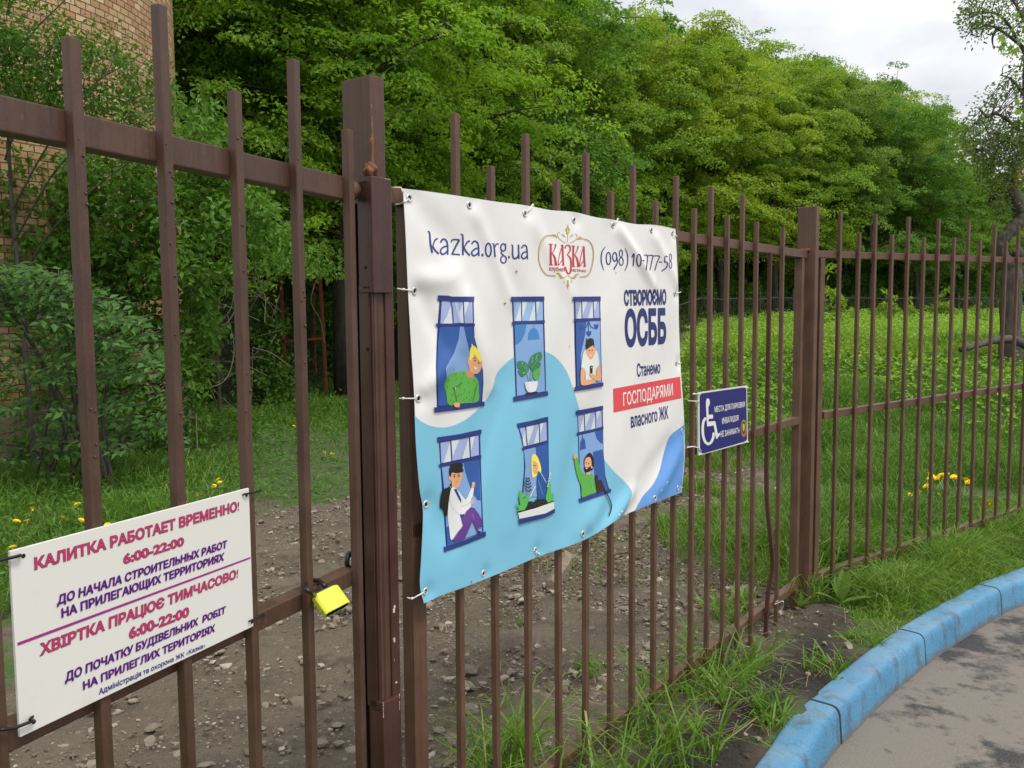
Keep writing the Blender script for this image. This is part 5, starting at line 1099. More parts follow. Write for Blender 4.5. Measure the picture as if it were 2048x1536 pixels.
def sprays(cent, outw, rad, per, flat=0.16, up=1.0, out=0.4, jit=0.3, leafjit=0.5, droop=0.15):
    """flat leafy sprays round each centre; returns leaf centres, directions, normals"""
    M = len(cent); sn = unit(np.array([0, 0, up]) + outw * out + rnd(M, 3) * jit)
    a = unit(np.cross(sn, rnd(M, 3))); b = np.cross(sn, a)
    rad = np.broadcast_to(rad, (M,))
    th = rng.uniform(0, 2 * np.pi, (M, per)); r = np.sqrt(rng.uniform(0.02, 1, (M, per))) * rad[:, None]
    e = rng.uniform(0.55, 1.0, (M, 1))
    x = np.cos(th) * r; y = np.sin(th) * r * e; z = rng.normal(0, flat, (M, per)) * rad[:, None] - droop * r * r / rad[:, None]
    c = cent[:, None] + a[:, None] * x[..., None] + b[:, None] * y[..., None] + sn[:, None] * z[..., None]
    d = a[:, None] * np.cos(th)[..., None] + b[:, None] * np.sin(th)[..., None] + rnd(M, per, 3) * 0.55 - np.array([0, 0, 0.25])
    n = sn[:, None] + rnd(M, per, 3) * leafjit
    return c.reshape(-1, 3), unit(d.reshape(-1, 3)), unit(n.reshape(-1, 3))
BARK = barkmat('forest_bark', (0.028, 0.022, 0.017), (0.075, 0.062, 0.050))
BARK2 = barkmat('apple_bark', (0.030, 0.026, 0.023), (0.115, 0.098, 0.085), 22)
LEAF_A = leafmat('hornbeam_leaf', (0.080, 0.195, 0.018), (0.285, 0.425, 0.052), 0.45, (0.38, 0.50, 0.05))
LEAF_B = leafmat('maple_tree_leaf', (0.080, 0.210, 0.018), (0.285, 0.450, 0.052), 0.52, (0.34, 0.45, 0.06), tboost=1.5)
LEAF_D = leafmat('vine_leaf', (0.050, 0.135, 0.018), (0.150, 0.305, 0.038), 0.38)
LEAF_E = leafmat('elder_leaf', (0.045, 0.125, 0.028), (0.120, 0.250, 0.055), 0.30, None, 1.5, 0.5, 1.1, 0.15)
LEAF_F = leafmat('apple_leaf', (0.060, 0.120, 0.026), (0.160, 0.250, 0.060), 0.36)
LEAF_S = leafmat('sapling_leaf', (0.14, 0.25, 0.03), (0.28, 0.40, 0.05), 0.42)

def make_tree_meshes(tag_, H, Rm, hb, ncl, per, leaf, seed, sp=0.8, kmul=0.5):
    """one crown mesh and one trunk mesh, trunk foot at the origin"""
    global rng
    keep = rng; rng = np.random.default_rng(seed)
    G = Geo(); lean = rnd(2) * 0.03 * H
    zs = np.linspace(0, 1, 9); tp = np.stack([lean[0] * zs ** 2 + 0.1 * np.sin(zs * 7 + seed), lean[1] * zs ** 2 + 0.1 * np.cos(zs * 6 + seed), zs * H * 0.93], 1)
    tr = np.interp(zs, [0, 0.03, 0.5, 1], [0.030 * H * .55, 0.022 * H * .55, 0.012 * H * .55, 0.02]); tp[0, 2] = -0.3
    G.tube(tp, tr, 9)
    nb = int(13 + H * .8); cents, outs, wts = [], [], []
    for k in range(nb):
        f = hb / H + (0.97 - hb / H) * ((k + rng.uniform()) / nb) ** 0.9
        b0 = np.array([np.interp(f * 0.92 / 0.93 * 0.93, zs * 0.93, tp[:, i]) for i in range(3)]); b0[2] = f * H * 0.88
        az = k * 2.4 + rng.uniform(-.5, .5); hh = (f - hb / H) / (1 - hb / H)
        rr = Rm * (np.sin(np.pi * (0.22 + 0.74 * hh)) ** 0.75) * rng.uniform(0.75, 1.15)
        rise = rng.uniform(0.15, 0.55) * rr + 0.25 * Rm * hh
        o = np.array([math.cos(az), math.sin(az), 0]); q = np.cross(o, [0, 0, 1])
        t = np.linspace(0, 1, 7)[:, None]
        P = b0 + o * rr * t + np.array([0, 0, 1]) * rise * np.sin(t * 1.45) + q * rr * 0.12 * np.sin(t * 5 + k)
        G.tube(P, np.linspace(0.012 * H * .30 * (1.15 - hh), 0.008, 7), 5, False)
        m_ = max(2, int(ncl / nb * rr / Rm * 1.25))
        tt = rng.uniform(0.25, 1.02, m_) ** 0.75
        for u in tt:
            c = np.array([np.interp(u, t[:, 0], P[:, i]) for i in range(3)])
            side = rng.normal() * rr * 0.30 * (1.1 - 0.5 * u)
            c2 = c + q * side + o * abs(side) * 0.3 + np.array([0, 0, rng.normal(0.1, 0.35)])
            cents.append(c2); outs.append(unit(o + q * np.sign(side) * .4))
            if rng.uniform() < 0.45: G.tube([c, (c + c2) / 2 + [0, 0, .06], c2], [0.022, 0.012, 0.004], 4, False)
    cents = np.array(cents); outs = np.array(outs)
    rad = sp * rng.uniform(0.55, 1.15, len(cents))
    c, d, n = sprays(cents, outs, rad, per, 0.10, 1.0, 0.32, 0.2, 0.38, 0.2)
    cm = leaf_mesh(tag_ + '_crown', c, d, n, leaf * rng.uniform(0.7, 1.25, len(c)), leaf * 0.62 * rng.uniform(0.75, 1.2, len(c)))
    tm = G.mesh(tag_ + '_trunk', True)
    rng = keep; zz = np.zeros(len(cm.vertices) * 3); cm.vertices.foreach_get('co', zz); return cm, tm, float(np.percentile(zz[2::3], 99.6))
LEAF_Y = leafmat('young_hornbeam_leaf', (0.120, 0.240, 0.018), (0.375, 0.480, 0.055), 0.47, (0.44, 0.54, 0.05))
LEAF_O = leafmat('olive_hornbeam_leaf', (0.085, 0.180, 0.024), (0.250, 0.375, 0.070), 0.43, (0.34, 0.44, 0.07))
LEAF_G = leafmat('deep_green_leaf', (0.055, 0.160, 0.020), (0.195, 0.365, 0.060), 0.42, (0.26, 0.38, 0.05))
def place_tree(protos, k, x, y, H, label, group, name='leafy_tree', leafm=None, cat='tree', rot=None, wide=1.0):
    cm, tm, h0 = protos[k]; s = H / h0
    t = empty(name, (x, y, float(hz(x, y))), label, cat, group)
    t.rotation_euler = (0, 0, rng.uniform(0, 6.28) if rot is None else rot); t.scale = (s * wide, s * wide, s)
    for nm, me, mt in (('crown', cm, leafm or LEAF_A), ('trunk', tm, BARK)):
        if not me.materials: me.materials.append(mt)
        o = bpy.data.objects.new(nm, me); col.objects.link(o); o.parent = t
        if nm == 'crown' and leafm: o.material_slots[0].link = 'OBJECT'; o.material_slots[0].material = leafm
    return t
far_p = [make_tree_meshes('hornbeam%d' % k, 15, 4.2, hb, 430, 120, 0.135, 100 + k, 0.80) for k, hb in enumerate((3.0, 2.4, 3.6, 2.8))]
near_p = [make_tree_meshes('maple%d' % k, 14, 3.9, hb, 680, 92, 0.105, 200 + k, 0.60) for k, hb in enumerate((1.2, 1.8, 1.4))]
SIL = ([-400, 1000, 1180, 1240, 1300, 1366, 1386, 1459, 1519, 1613, 1666, 1716, 1733, 1783, 1886, 1916, 1939, 1963, 2000, 2100],
       [-260, -150, -40, 5, 22, 14, 12, 38, 66, 68, 82, 108, 130, 132, 146, 168, 205, 238, 275, 330])
def zsil(px, Y, dy=26): return 1.52 + (628 - 0.0073 * (px - 1024) - np.interp(px + 120, *SIL) - dy) * Y / F
def xy(px, Y): return (px - 1024) / F * Y * (1.0), Y
def build_forest():
    g1, g2 = 'hornbeams along the near edge of the wood', 'trees standing deeper in the wood'
    front = [(905, 25, 'broad bright green tree behind the gate post, filling the sky above it'), (1015, 28, 'tall green tree rising behind the left half of the banner'), (1120, 31, 'dark-centred tree with visible bare limbs above the middle of the banner'),
             (1225, 34, 'tall tree at the notch of sky above the banner logo'), (1330, 37, 'yellowish young-leaved tree highest against the sky above the right end of the banner'), (1440, 40, 'yellow-green tree just left of the thick corner post'),
             (1545, 43, 'rounded green tree standing behind the corner post'), (1640, 46, 'pale olive tree right of the corner post, at the peak of the treeline step'), (1735, 48, 'dense green tree below the step in the treeline'),
             (1830, 50, 'rounded dark green tree where the treeline falls to the right'), (1905, 53, 'last full tree of the wood before the crooked trunk'), (1985, 58, 'small tree of the wood showing behind the crooked trunk')]
    for i, (px, Y, lab) in enumerate(front):
        x, y = xy(px, Y); place_tree(far_p, i % 4, x, y, float(zsil(px, Y) - hz(x, y)), lab, g1, wide=0.92 + 0.2 * rng.uniform(), leafm=(LEAF_A, LEAF_G, LEAF_A, LEAF_A, LEAF_Y, LEAF_Y, LEAF_A, LEAF_O, LEAF_G, LEAF_G, LEAF_A, LEAF_O)[i])
    for r, (dY, n) in enumerate(((6.5, 14), (13, 15), (21, 15))):
        for k in range(n):
            px = 860 + (2070 - 860) * (k + rng.uniform(0.2, .8)) / n; Y = 24 + (px - 860) / 1210 * 34 + dY + rng.uniform(-1.5, 1.5); x, y = xy(px, Y)
            place_tree(far_p, int(rng.integers(4)), x, y, float(zsil(px, Y, 40 + 30 * rng.uniform() * (px < 1950)) - hz(x, y)), 'green tree deeper inside the wood, mostly hidden by the front row', g2, wide=1.0 + 0.2 * rng.uniform(), leafm=(LEAF_A, LEAF_G, LEAF_O, LEAF_Y)[int(rng.integers(4))])
    near = [(415, 19, 15, 'slender tree immediately right of the brick tower, dark trunk showing'), (505, 17.2, 14, 'bright maple behind the second and third gate bars'), (600, 20.5, 15, 'dark green tree behind the rusty frame'),
            (690, 17.6, 13, 'maple with bright layered leaves behind the gate post'), (800, 21, 14.5, 'light green tree over the left corner of the banner'), (330, 23, 15, 'tree partly hidden by the brick tower')]
    for i, (px, Y, H, lab) in enumerate(near):
        x, y = xy(px, Y); place_tree(near_p, i % 3, x, y, H, lab, 'nearer trees behind the gate', 'maple_tree', LEAF_B)
    mid_p = [make_tree_meshes('mid%d' % k, 9, 2.9, 3.0, 440, 84, 0.098, 280 + k, 0.52) for k in range(2)]
    for i, (px, Y, H, lab) in enumerate(((425, 15.8, 8.6, 'smaller leafy tree arching over the rusty frame, beside the tower'), (560, 18.6, 9.5, 'smaller bright tree directly behind the rusty frame'), (705, 17.0, 9.6, 'smaller bright tree over the gate stile'))):
        x, y = xy(px, Y); place_tree(mid_p, i % 2, x, y, H, lab, 'nearer trees behind the gate', 'maple_tree', LEAF_B)
    for k in range(9):
        px = 380 + 500 * (k + .5) / 9; Y = 27 + rng.uniform(0, 8); x, y = xy(px, Y)
        place_tree(far_p, k % 4, x, y, 17, 'green tree deeper inside the wood, mostly hidden by the front row', g2)
build_forest()
def build_overhang():
    tall = [make_tree_meshes('tall%d' % k, 14, 4.3, 5.6, 620, 84, 0.11, 260 + k, 0.62) for k in range(2)]
    for i, (x, y, lab) in enumerate(((-8.3, 4.6, 'tall tree whose crown hangs above the left edge, shading the shrub'),)):
        place_tree(tall, i, x, y, 14, lab, None, 'maple_tree', LEAF_B)
build_overhang()
def bush_mesh(nm, H, Rm, ncl, per, leaf, sp, seed, upb=0.8):
    global rng
    keep = rng; rng = np.random.default_rng(seed)
    c = unit(rnd(ncl, 3)); c[:, 2] = abs(c[:, 2]); r = rng.uniform(0.35, 1, ncl) ** 0.5
    cc = c * r[:, None] * np.array([Rm, Rm, H]); cc[:, 2] = np.maximum(cc[:, 2], 0.1); cc *= (1 + 0.15 * np.sin(c[:, :1] * 5 + seed))
    a, d, n = sprays(cc, unit(c), sp * rng.uniform(.6, 1.2, ncl), per, 0.25, upb, 0.6, 0.35)
    m1 = leaf_mesh(nm, a, d, n, leaf * rng.uniform(.7, 1.25, len(a)), leaf * .6 * rng.uniform(.8, 1.2, len(a)))
    G = Geo()
    for k in range(14):
        e = cc[rng.integers(ncl)]; G.tube(spline([[0.05 * e[0], 0.05 * e[1], -0.1], [e[0] * .3, e[1] * .3, e[2] * .5], e], 4), np.linspace(0.022 * H / 2, 0.004, 9), 5, False)
    m2 = G.mesh(nm + '_stem', True); rng = keep; return m1, m2
def place_bush(ms, x, y, z, s, label, group, mt, name='bush', cat='bush', sz_=1.0):
    t = empty(name, (x, y, z), label, cat, group); t.rotation_euler = (0, 0, rng.uniform(0, 6.28)); t.scale = (s, s, s * sz_)
    for nm, me, m_ in (('foliage', ms[0], mt), ('stems', ms[1], BARK)):
        if not me.materials: me.materials.append(m_)
        o = bpy.data.objects.new(nm, me); col.objects.link(o); o.parent = t
    return t
def build_bushes():
    A = [bush_mesh('under%d' % k, 3.0, 2.1, 330, 52, 0.10, 0.36, 300 + k) for k in range(2)]
    for i, (px, Y, s, lab) in enumerate(((392, 16.4, 1.0, 'dark bush at the foot of the brick tower'), (470, 21.0, 1.1, 'bush behind the left leg of the rusty frame'), (600, 23, 1.2, 'bush seen through the rusty wire frame'),
                                         (705, 23, 1.05, 'bush right of the rusty frame, behind the gate stile'), (775, 24, 1.1, 'bush in the gap between gate post and banner'), (525, 22, 1.5, 'tall bush behind the rusty frame'), (850, 26, 1.1, 'bush hidden behind the banner'))):
        x, y = xy(px, Y); place_bush(A[i % 2], x, y, float(hz(x, y)), s, lab, 'undergrowth at the edge of the wood', LEAF_D)
    U = [bush_mesh('wood_under%d' % k, 2.6, 2.6, 240, 46, 0.17, 0.55, 320 + k) for k in range(2)]
    for k in range(54):
        px = 930 + 1130 * (k % 18 + rng.uniform(.2, .8)) / 18; Y = 25 + (px - 860) / 1210 * 36 + (6, 12, 20)[k // 18] + rng.uniform(-1, 3); x, y = xy(px, Y)
        place_bush([U[k % 2][0], U[k % 2][1]], x, y, float(hz(x, y)), rng.uniform(1.1, 1.5) + .25 * (k // 18), 'dark undergrowth bush in the shade under the wood', 'shaded undergrowth in the wood', LEAF_G)
    S = [bush_mesh('sapling%d' % k, 1.0, 0.42, 34, 22, 0.10, 0.17, 340 + k, 0.5) for k in range(2)]
    for i, (px, Y, h, lab) in enumerate(((1640, 27, 1.9, 'tallest bright sapling at the meadow crest, right against the corner post'), (1698, 30, .7, 'low bright sapling on the crest right of the stile'), (1775, 30, 1.25, 'bright green sapling on the crest below the treeline, left one of a pair'),
                                         (1815, 30, 1.0, 'bright green sapling on the crest, right one of a pair'), (1885, 31, 1.35, 'leafy yellow-green sapling on the crest left of the crooked tree'), (1535, 31, .6, 'small sapling on the crest left of the corner post'), (1845, 31, .7, 'smallest sapling between its two taller neighbours on the crest'), (1960, 30, .8, 'sapling low beside the crooked trunk'))):
        x, y = xy(px, Y); place_bush(S[i % 2], x, y, float(hz(x, y)) - .05, h, lab, 'saplings along the meadow crest', LEAF_S, 'sapling', 'sapling')
build_bushes()

# ------------------------------------------------------------------ brick tower
def build_tower():
    Rr = 4.0; Dc = 14.6; az = math.atan((372 - 1024) / F) - math.asin(Rr / Dc); cx, cy = Dc * math.sin(az), Dc * math.cos(az)
    t = empty('brick_tower', (cx, cy, GZ), 'round tower of yellow and orange brick at the upper left', 'tower')
    n = 96; th = np.linspace(0, 2 * np.pi, n + 1); zs = [-0.3, 1.2, 6, 13.0]
    V = np.array([[cx + Rr * math.cos(a), cy + Rr * math.sin(a), GZ + z] for z in zs for a in th])
    k = n + 1; q = np.array([(r * k + i, r * k + i + 1, (r + 1) * k + i + 1, (r + 1) * k + i) for r in range(3) for i in range(n)])
    me = np_mesh('shaft', V, [q], smooth=True)
    uv = me.uv_layers.new(name='uv'); li = np.zeros(len(me.loops), np.int32); me.loops.foreach_get('vertex_index', li)
    u = (li % k) / n * 2 * np.pi * Rr; v = V[li, 2]; uv.data.foreach_set('uv', np.stack([u, v], 1).ravel().astype(np.float32))
    mt, nt, b = newmat('yellow_stock_brick'); tcn = nt.nodes.new('ShaderNodeTexCoord'); P = pos(nt)
    dis = nt.nodes.new('ShaderNodeVectorMath'); dis.operation = 'MULTIPLY_ADD'
    nn = nt.nodes.new('ShaderNodeTexNoise'); nn.inputs['Scale'].default_value = 6; nt.links.new(tcn.outputs['UV'], nn.inputs['Vector'])
    nt.links.new(nn.outputs['Color'], dis.inputs[0]); dis.inputs[1].default_value = (0.018, 0.014, 0); nt.links.new(tcn.outputs['UV'], dis.inputs[2])
    br = nt.nodes.new('ShaderNodeTexBrick'); nt.links.new(dis.outputs[0], br.inputs['Vector'])
    br.inputs['Scale'].default_value = 1; br.inputs['Brick Width'].default_value = 0.150; br.inputs['Row Height'].default_value = 0.080
    br.inputs['Mortar Size'].default_value = 0.007; br.inputs['Mortar Smooth'].default_value = 0.3; br.offset = 0.5
    br.inputs['Color1'].default_value = (0, 0, 0, 1); br.inputs['Color2'].default_value = (1, 1, 1, 1); br.inputs['Mortar'].default_value = (.5, .5, .5, 1)
    sep = nt.nodes.new('ShaderNodeSeparateColor'); nt.links.new(br.outputs['Color'], sep.inputs[0])
    tone = math_(nt, 'ADD', math_(nt, 'MULTIPLY', sep.outputs[0], 0.8), math_(nt, 'MULTIPLY', noise(nt, P, 1.3, 4), 0.25))
    c = ramp(nt, tone, [(0.1, (0.36, 0.21, 0.10)), (0.35, (0.53, 0.35, 0.17)), (0.6, (0.40, 0.195, 0.095)), (0.8, (0.60, 0.44, 0.25)), (0.97, (0.33, 0.15, 0.08))])
    c = mixc(nt, math_(nt, 'MULTIPLY', ramp(nt, noise(nt, P, 30, 4, 0.7), [(0.5, 0.0), (0.75, 1.0)]), 0.45), c, (0.20, 0.13, 0.075))
    c = mixc(nt, ramp(nt, noise(nt, P, 0.9, 5, 0.65), [(0.55, 0.0), (0.8, 0.55)]), c, (0.13, 0.09, 0.06))
    c = mixc(nt, br.outputs['Fac'], c, (0.10, 0.072, 0.05))
    nt.links.new(c, b.inputs['Base Color']); b.inputs['Roughness'].default_value = 0.9
    bump(nt, math_(nt, 'ADD', math_(nt, 'MULTIPLY', br.outputs['Fac'], -1.0), math_(nt, 'MULTIPLY', noise(nt, P, 35, 4), 0.6)), 0.9, 0.012, b)
    link('shaft', me, mt, t)
    V2 = np.array([[cx + (Rr + o) * math.cos(a), cy + (Rr + o) * math.sin(a), GZ + z] for z, o in ((-0.2, 0.12), (0.62, 0.12), (0.72, 0.02)) for a in th])
    q = np.array([(r * k + i, r * k + i + 1, (r + 1) * k + i + 1, (r + 1) * k + i) for r in range(2) for i in range(n)])
    link('plinth', np_mesh('plinth', V2, [q], smooth=True), plain('stained_render', (112, 98, 80), 0.9, 0, 0.4, 3, 0.6), t)
    bm = bmesh.new(); vs = [bm.verts.new((cx + (Rr + .25) * math.cos(a), cy + (Rr + .25) * math.sin(a), GZ + 13.0)) for a in th[:-1]]; bm.faces.new(vs)
    e = bmesh.ops.extrude_face_region(bm, geom=bm.faces[:]); bmesh.ops.translate(bm, verts=[v for v in e['geom'] if isinstance(v, bmesh.types.BMVert)], vec=(0, 0, 0.3))
    bm_obj('roof', bm, plain('roof_felt', (70, 66, 62), 0.9), t)
    return cx, cy, Rr
TCX, TCY, TR = build_tower()

def cloud_px(poly, n, Y0, Y1, seed):
    """points filling a patch of view, at real depths between Y0 and Y1"""
    r = np.random.default_rng(seed); P = np.array(poly, float); lo = P.min(0); hi = P.max(0); outp = []
    while len(outp) < n:
        x, y = r.uniform(lo, hi)
        if in_poly(P, np.array([x]), np.array([y]))[0]: outp.append(at_depth(x, y, r.uniform(Y0, Y1)))
    return np.array(outp)
def build_left_plants():
    # thorny small-leaved tree in front of the brick
    def R3(x, y, Y): return at_depth(x, y, Y)
    foot = R3(70, 930, 9.0); foot[2] = hz(foot[0], foot[1])
    t = empty('plum_tree', tuple(foot), 'small-leaved tree with thin dark twigs spreading in front of the brick tower', 'tree')
    G = Geo(); top = R3(10, 200, 8.8)
    br_ = [[foot - [0, 0, .2], R3(50, 700, 8.9), R3(25, 420, 8.8), R3(8, 140, 8.8), R3(-20, -60, 8.8)], [R3(25, 420, 8.8), R3(90, 300, 8.7), R3(180, 175, 8.6), R3(270, 120, 8.5)], [R3(10, 320, 8.8), R3(60, 190, 8.7), R3(140, 172, 8.5), R3(250, 195, 8.4), R3(340, 180, 8.3)],
           [R3(0, 150, 8.8), R3(70, 60, 8.7), R3(120, 10, 8.7), R3(160, -30, 8.7)], [R3(30, 480, 8.8), R3(120, 330, 8.5), R3(230, 245, 8.4), R3(340, 215, 8.3)], [R3(35, 560, 8.9), R3(130, 430, 8.6), R3(250, 330, 8.5), R3(330, 290, 8.5)], [R3(15, 260, 8.8), R3(-60, 160, 8.6), R3(-120, 60, 8.5)]]
    for k, b in enumerate(br_): G.tube(spline(b, 5), np.linspace(0.035 if k == 0 else 0.011, 0.004, (len(b) - 1) * 5 + 1), 6)
    c1 = cloud_px([(-40, -20), (90, -30), (120, 30), (200, 60), (285, 95), (345, 120), (350, 215), (260, 245), (190, 215), (100, 230), (20, 260), (-40, 250)], 150, 8.1, 8.9, 1)
    c2 = cloud_px([(-40, 60), (130, 60), (210, 120), (190, 200), (60, 230), (-40, 230)], 75, 8.2, 8.9, 2)
    c3 = cloud_px([(60, 210), (345, 200), (350, 260), (240, 260), (120, 250)], 30, 8.2, 8.9, 3)
    cc = np.vstack([c1, c2, c3])
    for p in cc[::2]:
        q = p + rnd(3) * 0.12 + [-.12, 0.05, -.1]; G.tube([q, p], [0.005, 0.002], 4, False)
    G.obj('trunk', BARK2, t, True)
    a, d, n = sprays(cc, unit(rnd(len(cc), 3)), 0.17 * rng.uniform(.7, 1.4, len(cc)), 26, 0.35, .8, .5, .5, .7)
    link('crown', leaf_mesh('crown', a, d, n, 0.052 * rng.uniform(.6, 1.3, len(a)), 0.033 * rng.uniform(.7, 1.2, len(a))), LEAF_D, t)
    # vine mass climbing from the tower foot
    b0 = R3(330, 880, 9.8); b0[2] = hz(b0[0], b0[1]); t = empty('climbing_vine', tuple(b0), 'tangled green vine hanging over the lower part of the brick tower', 'vine')
    cc = np.vstack([cloud_px([(60, 330), (200, 300), (330, 260), (400, 240), (470, 330), (560, 420), (500, 520), (420, 560), (330, 560), (170, 560), (30, 560), (-40, 420), (0, 330)], 250, 9.3, 10.3, 4),
                    cloud_px([(330, 190), (420, 180), (480, 300), (550, 420), (600, 500), (540, 535), (430, 470), (360, 400)], 120, 10.2, 12.0, 5),
                    cloud_px([(-40, 300), (330, 330), (360, 560), (200, 600), (-40, 600)], 170, 9.2, 10.2, 6), cloud_px([(150, 540), (420, 520), (430, 700), (380, 900), (300, 930), (200, 760)], 200, 9.6, 10.6, 61), cloud_px([(-60, 440), (150, 460), (170, 960), (-60, 980)], 190, 9.2, 10.2, 62), cloud_px([(420, 500), (660, 490), (680, 545), (560, 550), (470, 600)], 34, 12, 14.5, 7)])
    a, d, n = sprays(cc, unit(rnd(len(cc), 3) + [0, -1, 0]), 0.21 * rng.uniform(.6, 1.4, len(cc)), 24, 0.22, .6, .7, .4, .5, .3)
    link('foliage', leaf_mesh('foliage', a, d, n, 0.098 * rng.uniform(.6, 1.3, len(a)), 0.056 * rng.uniform(.7, 1.2, len(a))), LEAF_D, t)
    G = Geo()
    pale = [[(365, 560, 9.9), (440, 650, 10.2), (475, 600, 10.6), (450, 560, 11), (430, 540, 11)], [(395, 905, 9.6), (390, 790, 9.8), (380, 720, 10), (376, 600, 10)], [(400, 780, 9.8), (450, 760, 10.2), (468, 700, 10.6), (455, 630, 11)], [(500, 580, 11), (540, 610, 11.4), (555, 650, 11.8), (535, 650, 12)], [(505, 695, 11), (540, 705, 11.3), (570, 725, 11.6), (585, 735, 12)],
            [(640, 540, 14), (622, 600, 14), (640, 640, 14.2), (650, 690, 14.4)], [(365, 670, 9.8), (420, 655, 10.2), (460, 620, 10.5), (470, 560, 10.8)], [(340, 560, 9.6), (400, 550, 10), (470, 545, 10.6), (540, 570, 11)]]
    for b in pale: G.tube(spline([R3(*p) for p in b], 7), 0.006, 5)
    for k in range(46):
        p = R3(rng.uniform(360, 540), rng.uniform(450, 820), rng.uniform(10, 12.5)); e = p + rnd(3) * [.35, .2, .5]
        G.tube(spline([p, (p + e) / 2 + rnd(3) * .12, e], 5), 0.004, 4, False)
    G.obj('stems', plain('grey_bine', (120, 108, 90), 0.8, 0, .4, 12), t, True)
    # compound-leaved shrub
    b0 = R3(150, 985, 8.2); b0[2] = hz(b0[0], b0[1]); t = empty('elder_shrub', tuple(b0), 'big shrub of grey-green compound leaves at the left edge behind the gate', 'shrub')
    cc = np.vstack([cloud_px([(-60, 540), (60, 520), (150, 560), (230, 590), (310, 650), (345, 720), (330, 780), (250, 800), (240, 900), (150, 960), (60, 950), (-60, 960)], 300, 7.3, 8.9, 8),
                    cloud_px([(-60, 540), (60, 525), (240, 600), (335, 700), (310, 770), (200, 700), (80, 640), (-60, 640)], 190, 7.1, 7.9, 9), cloud_px([(190, 800), (350, 780), (370, 930), (240, 950)], 60, 8.2, 9.2, 10)])
    LC, LD, LN = [], [], []; G = Geo()
    for p in cc:
        nrm = unit(np.array([rng.normal(0, .35), -0.55 + rng.normal(0, .3), 1.0])); ax = unit(np.cross(nrm, rnd(3))); ax = unit(ax * [1, 1, .4] + [0, -.35, -.25]); sd_ = np.cross(nrm, ax)
        L = rng.uniform(.13, .20); G.tube([p - ax * L * .9, p, p + ax * L * .4], [.004, .003, .002], 4, False)
        for u, s in ((-.45, 1), (-.45, -1), (0.05, 1), (0.05, -1), (.55, 0)):
            LC.append(p + ax * L * u + sd_ * s * L * .34 - [0, 0, .015 * abs(s)]); LD.append(ax * (.55 if s else 1) + sd_ * s); LN.append(nrm + rnd(3) * .22)
    LC, LD, LN = map(np.array, (LC, LD, LN)); ll = rng.uniform(.075, .115, len(LC))
    link('foliage', leaf_mesh('foliage', LC, LD, LN, ll, ll * .52, .1), LEAF_E, t)
    for k in range(16):
        e = cc[rng.integers(len(cc))]; G.tube(spline([b0 + [rng.uniform(-.5, .5), rng.uniform(-.1, .3), -.1], (b0 + e) / 2 + [0, .2, .1], e], 4), np.linspace(.016, .005, 9), 5, False)
    G.obj('stems', BARK2, t, True)
    # nettles and low leaves along its foot
    b0 = R3(300, 960, 9); b0[2] = hz(b0[0], b0[1]); t = empty('nettle_patch', tuple(b0), 'low leafy nettles between the shrub and the worn path', 'plant')
    X = []
    for x, y in rng.uniform((210, 800), (700, 960), (900, 2)):
        if y < 880 - (x - 210) * .10 + rng.normal(0, 25): X.append(on_ground(x, y))
    X = np.array(X); X[:, 2] = hz(X[:, 0], X[:, 1]); h = rng.uniform(.05, .40, len(X)) * (0.6 + .4 * vnoise(X[:, 0], X[:, 1], 1.5, 3))
    cc = np.repeat(X, 9, 0); cc[:, 2] += np.repeat(h, 9) * rng.uniform(.3, 1, len(cc)); cc[:, :2] += rnd(len(cc), 2) * .06
    d = unit(rnd(len(cc), 3) * [1, 1, .3]); n = unit(rnd(len(cc), 3) * .4 + [0, -.2, 1])
    link('foliage', leaf_mesh('foliage', cc, d, n, rng.uniform(.05, .10, len(cc)), rng.uniform(.028, .05, len(cc))), LEAF_D, t)
build_left_plants()

